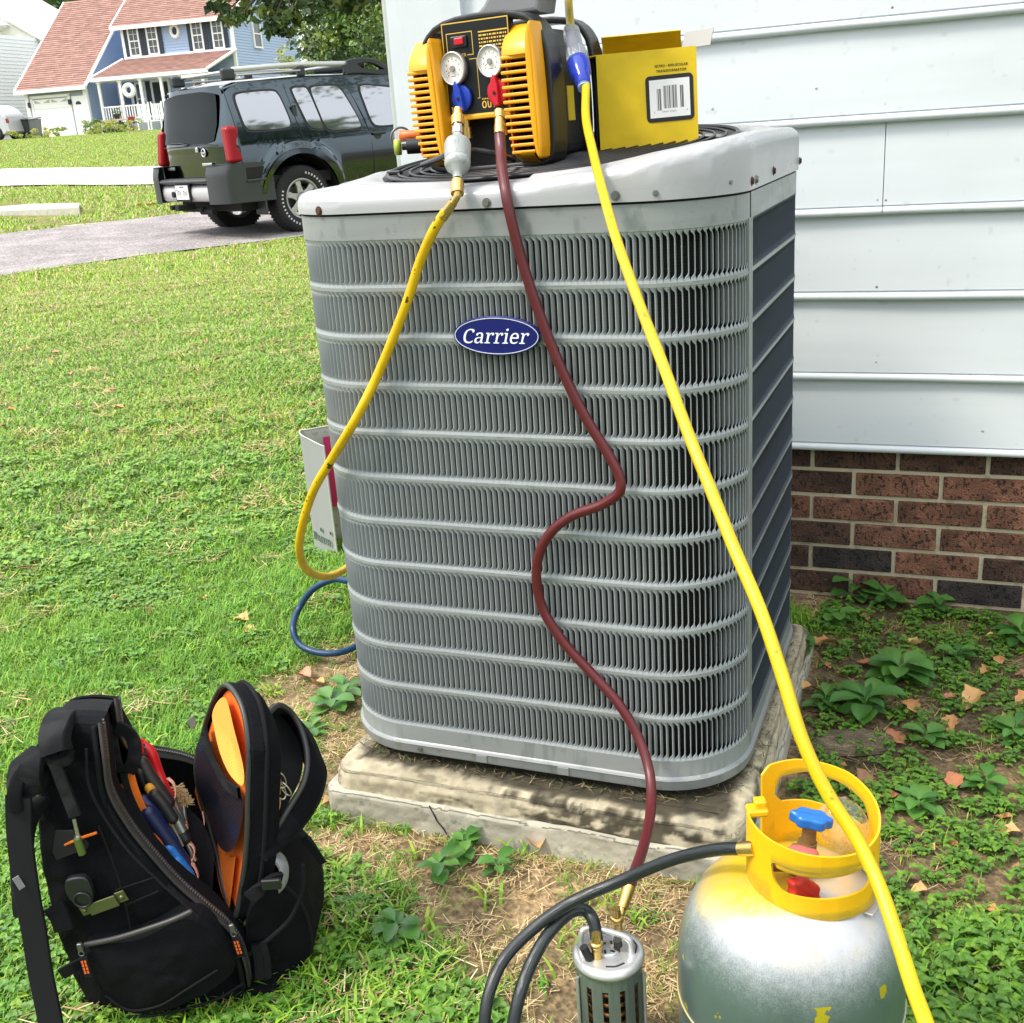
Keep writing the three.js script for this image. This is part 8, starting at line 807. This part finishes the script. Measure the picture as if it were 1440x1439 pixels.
{ // shade tree behind the near house whose lowest branches hang into the top of the view
  const base = [-4.4, 0, -12.8], t = thing('shade_tree', 'shade tree with leafy branches hanging into the top of the view above the car', 'tree', [base[0], terrain(base[0], base[2]) - 0.05, base[2]], 0); const L = (p) => [p[0] - base[0], p[1] - t.position.y, p[2] - base[2]];
  const tips = [[-8.0888,2.9357,-10.9127], [-7.7901,2.7348,-10.7336], [-7.8055,2.865,-11.0051], [-7.4843,2.6304,-10.8228], [-7.4088,2.6967,-10.9939], [-7.407,2.5591,-10.8285], [-7.3264,2.8134,-11.1867], [-7.8544,3.0517,-11.2838], [-8.2454,3.0797,-11.3596], [-7.0671,2.6758,-10.9], [-7.1472,2.8337,-11.2694], [-6.8681,2.7333,-11.1195], [-7.0485,2.9598,-11.3579], [-6.8361,2.8443,-11.4038], [-7.4215,3.0203,-11.2241], [-6.7209,2.793,-11.5477], [-7.1829,2.6028,-10.8241], [-8.066,2.8341,-10.8843], [-6.5658,2.8057,-11.7321]].map(L), hub = L([-6.7265,3.375,-11.8774]), mid = L([-7.2651,3.1421,-11.3352]);
  const limbs = [tube([[0, 0, 0], [0.1, 1.6, 0], [0.0, 3.4, 0.1], [0.1, 6, 0]], 0.16, 24, 10), tube([[0, 2.6, 0], lf3([0, 3.2, 0], hub, 0.5), hub, mid], 0.05, 24, 8)]; function lf3(a, b, k) { return [lerp(a[0], b[0], k), lerp(a[1], b[1], k) + 0.1, lerp(a[2], b[2], k)]; } for (const q of tips) limbs.push(tube([lf3(hub, mid, 0.6), lf3(mid, q, 0.6), q], 0.010, 14, 5)); mesh('trunk', merge(limbs), bark, t);
  const gs = tips.map((q) => crownGeo(85, [q[0], q[1] + 0.02, q[2]], [0.26, 0.17, 0.26], 0.105, [[0.05, 0.11, 0.018], [0.08, 0.155, 0.022], [0.03, 0.075, 0.014], [0.15, 0.20, 0.03]], 5, 0.2)); const big = [[hub, [1.6, 0.5, 1.5]], [mid, [0.9, 0.3, 1.0]], [[0.3, 6.4, 0], [3.2, 2.0, 3.0]], [[-1.5, 4.9, 0.6], [2.0, 1.0, 2.0]], [[1.2, 5.2, -0.5], [2.4, 1.4, 2.2]]].map(([c, r]) => crownGeo(1500, [c[0], c[1] + 0.3, c[2]], r, 0.13, DG, 24)); mesh('crown', merge([...gs, ...big]), farLeaf, t);
}
{ const t = tree('added_tree', 'tall unseen tree behind the near house, added for its reflection in the car windows', [9, 0, -12], [[[0, 7.6, 0], [3.6, 2.6, 3.6]], [[1, 9.5, 1], [3, 2, 3]]], 5.5, 0.2, 0.35, 2600, DG); }  // added out of view so the car windows reflect a crown
{ // added row of trees behind the camera and leftward, put there to darken reflections
  [[-14, 26, 9], [-8, 30, 10], [-2, 32, 10], [4, 29, 9.5], [10, 30, 10], [16, 27, 9], [22, 22, 10], [-20, 24, 9], [-26, 18, 9]].forEach(([x, z, h], i) => { const t = tree('added_tree', 'unseen tree added for reflections, ' + ['first', 'second', 'third', 'fourth', 'fifth', 'sixth', 'seventh', 'eighth', 'ninth'][i] + ' of the row behind the viewpoint', [x, 0, z], [[[0, h * 0.72, 0], [h * 0.42, h * 0.36, h * 0.4]]], h * 0.6, 0.25, 0.75, 1500, DG, 'added trees in a row behind the viewpoint'); });
}

renderer.render(scene, camera);
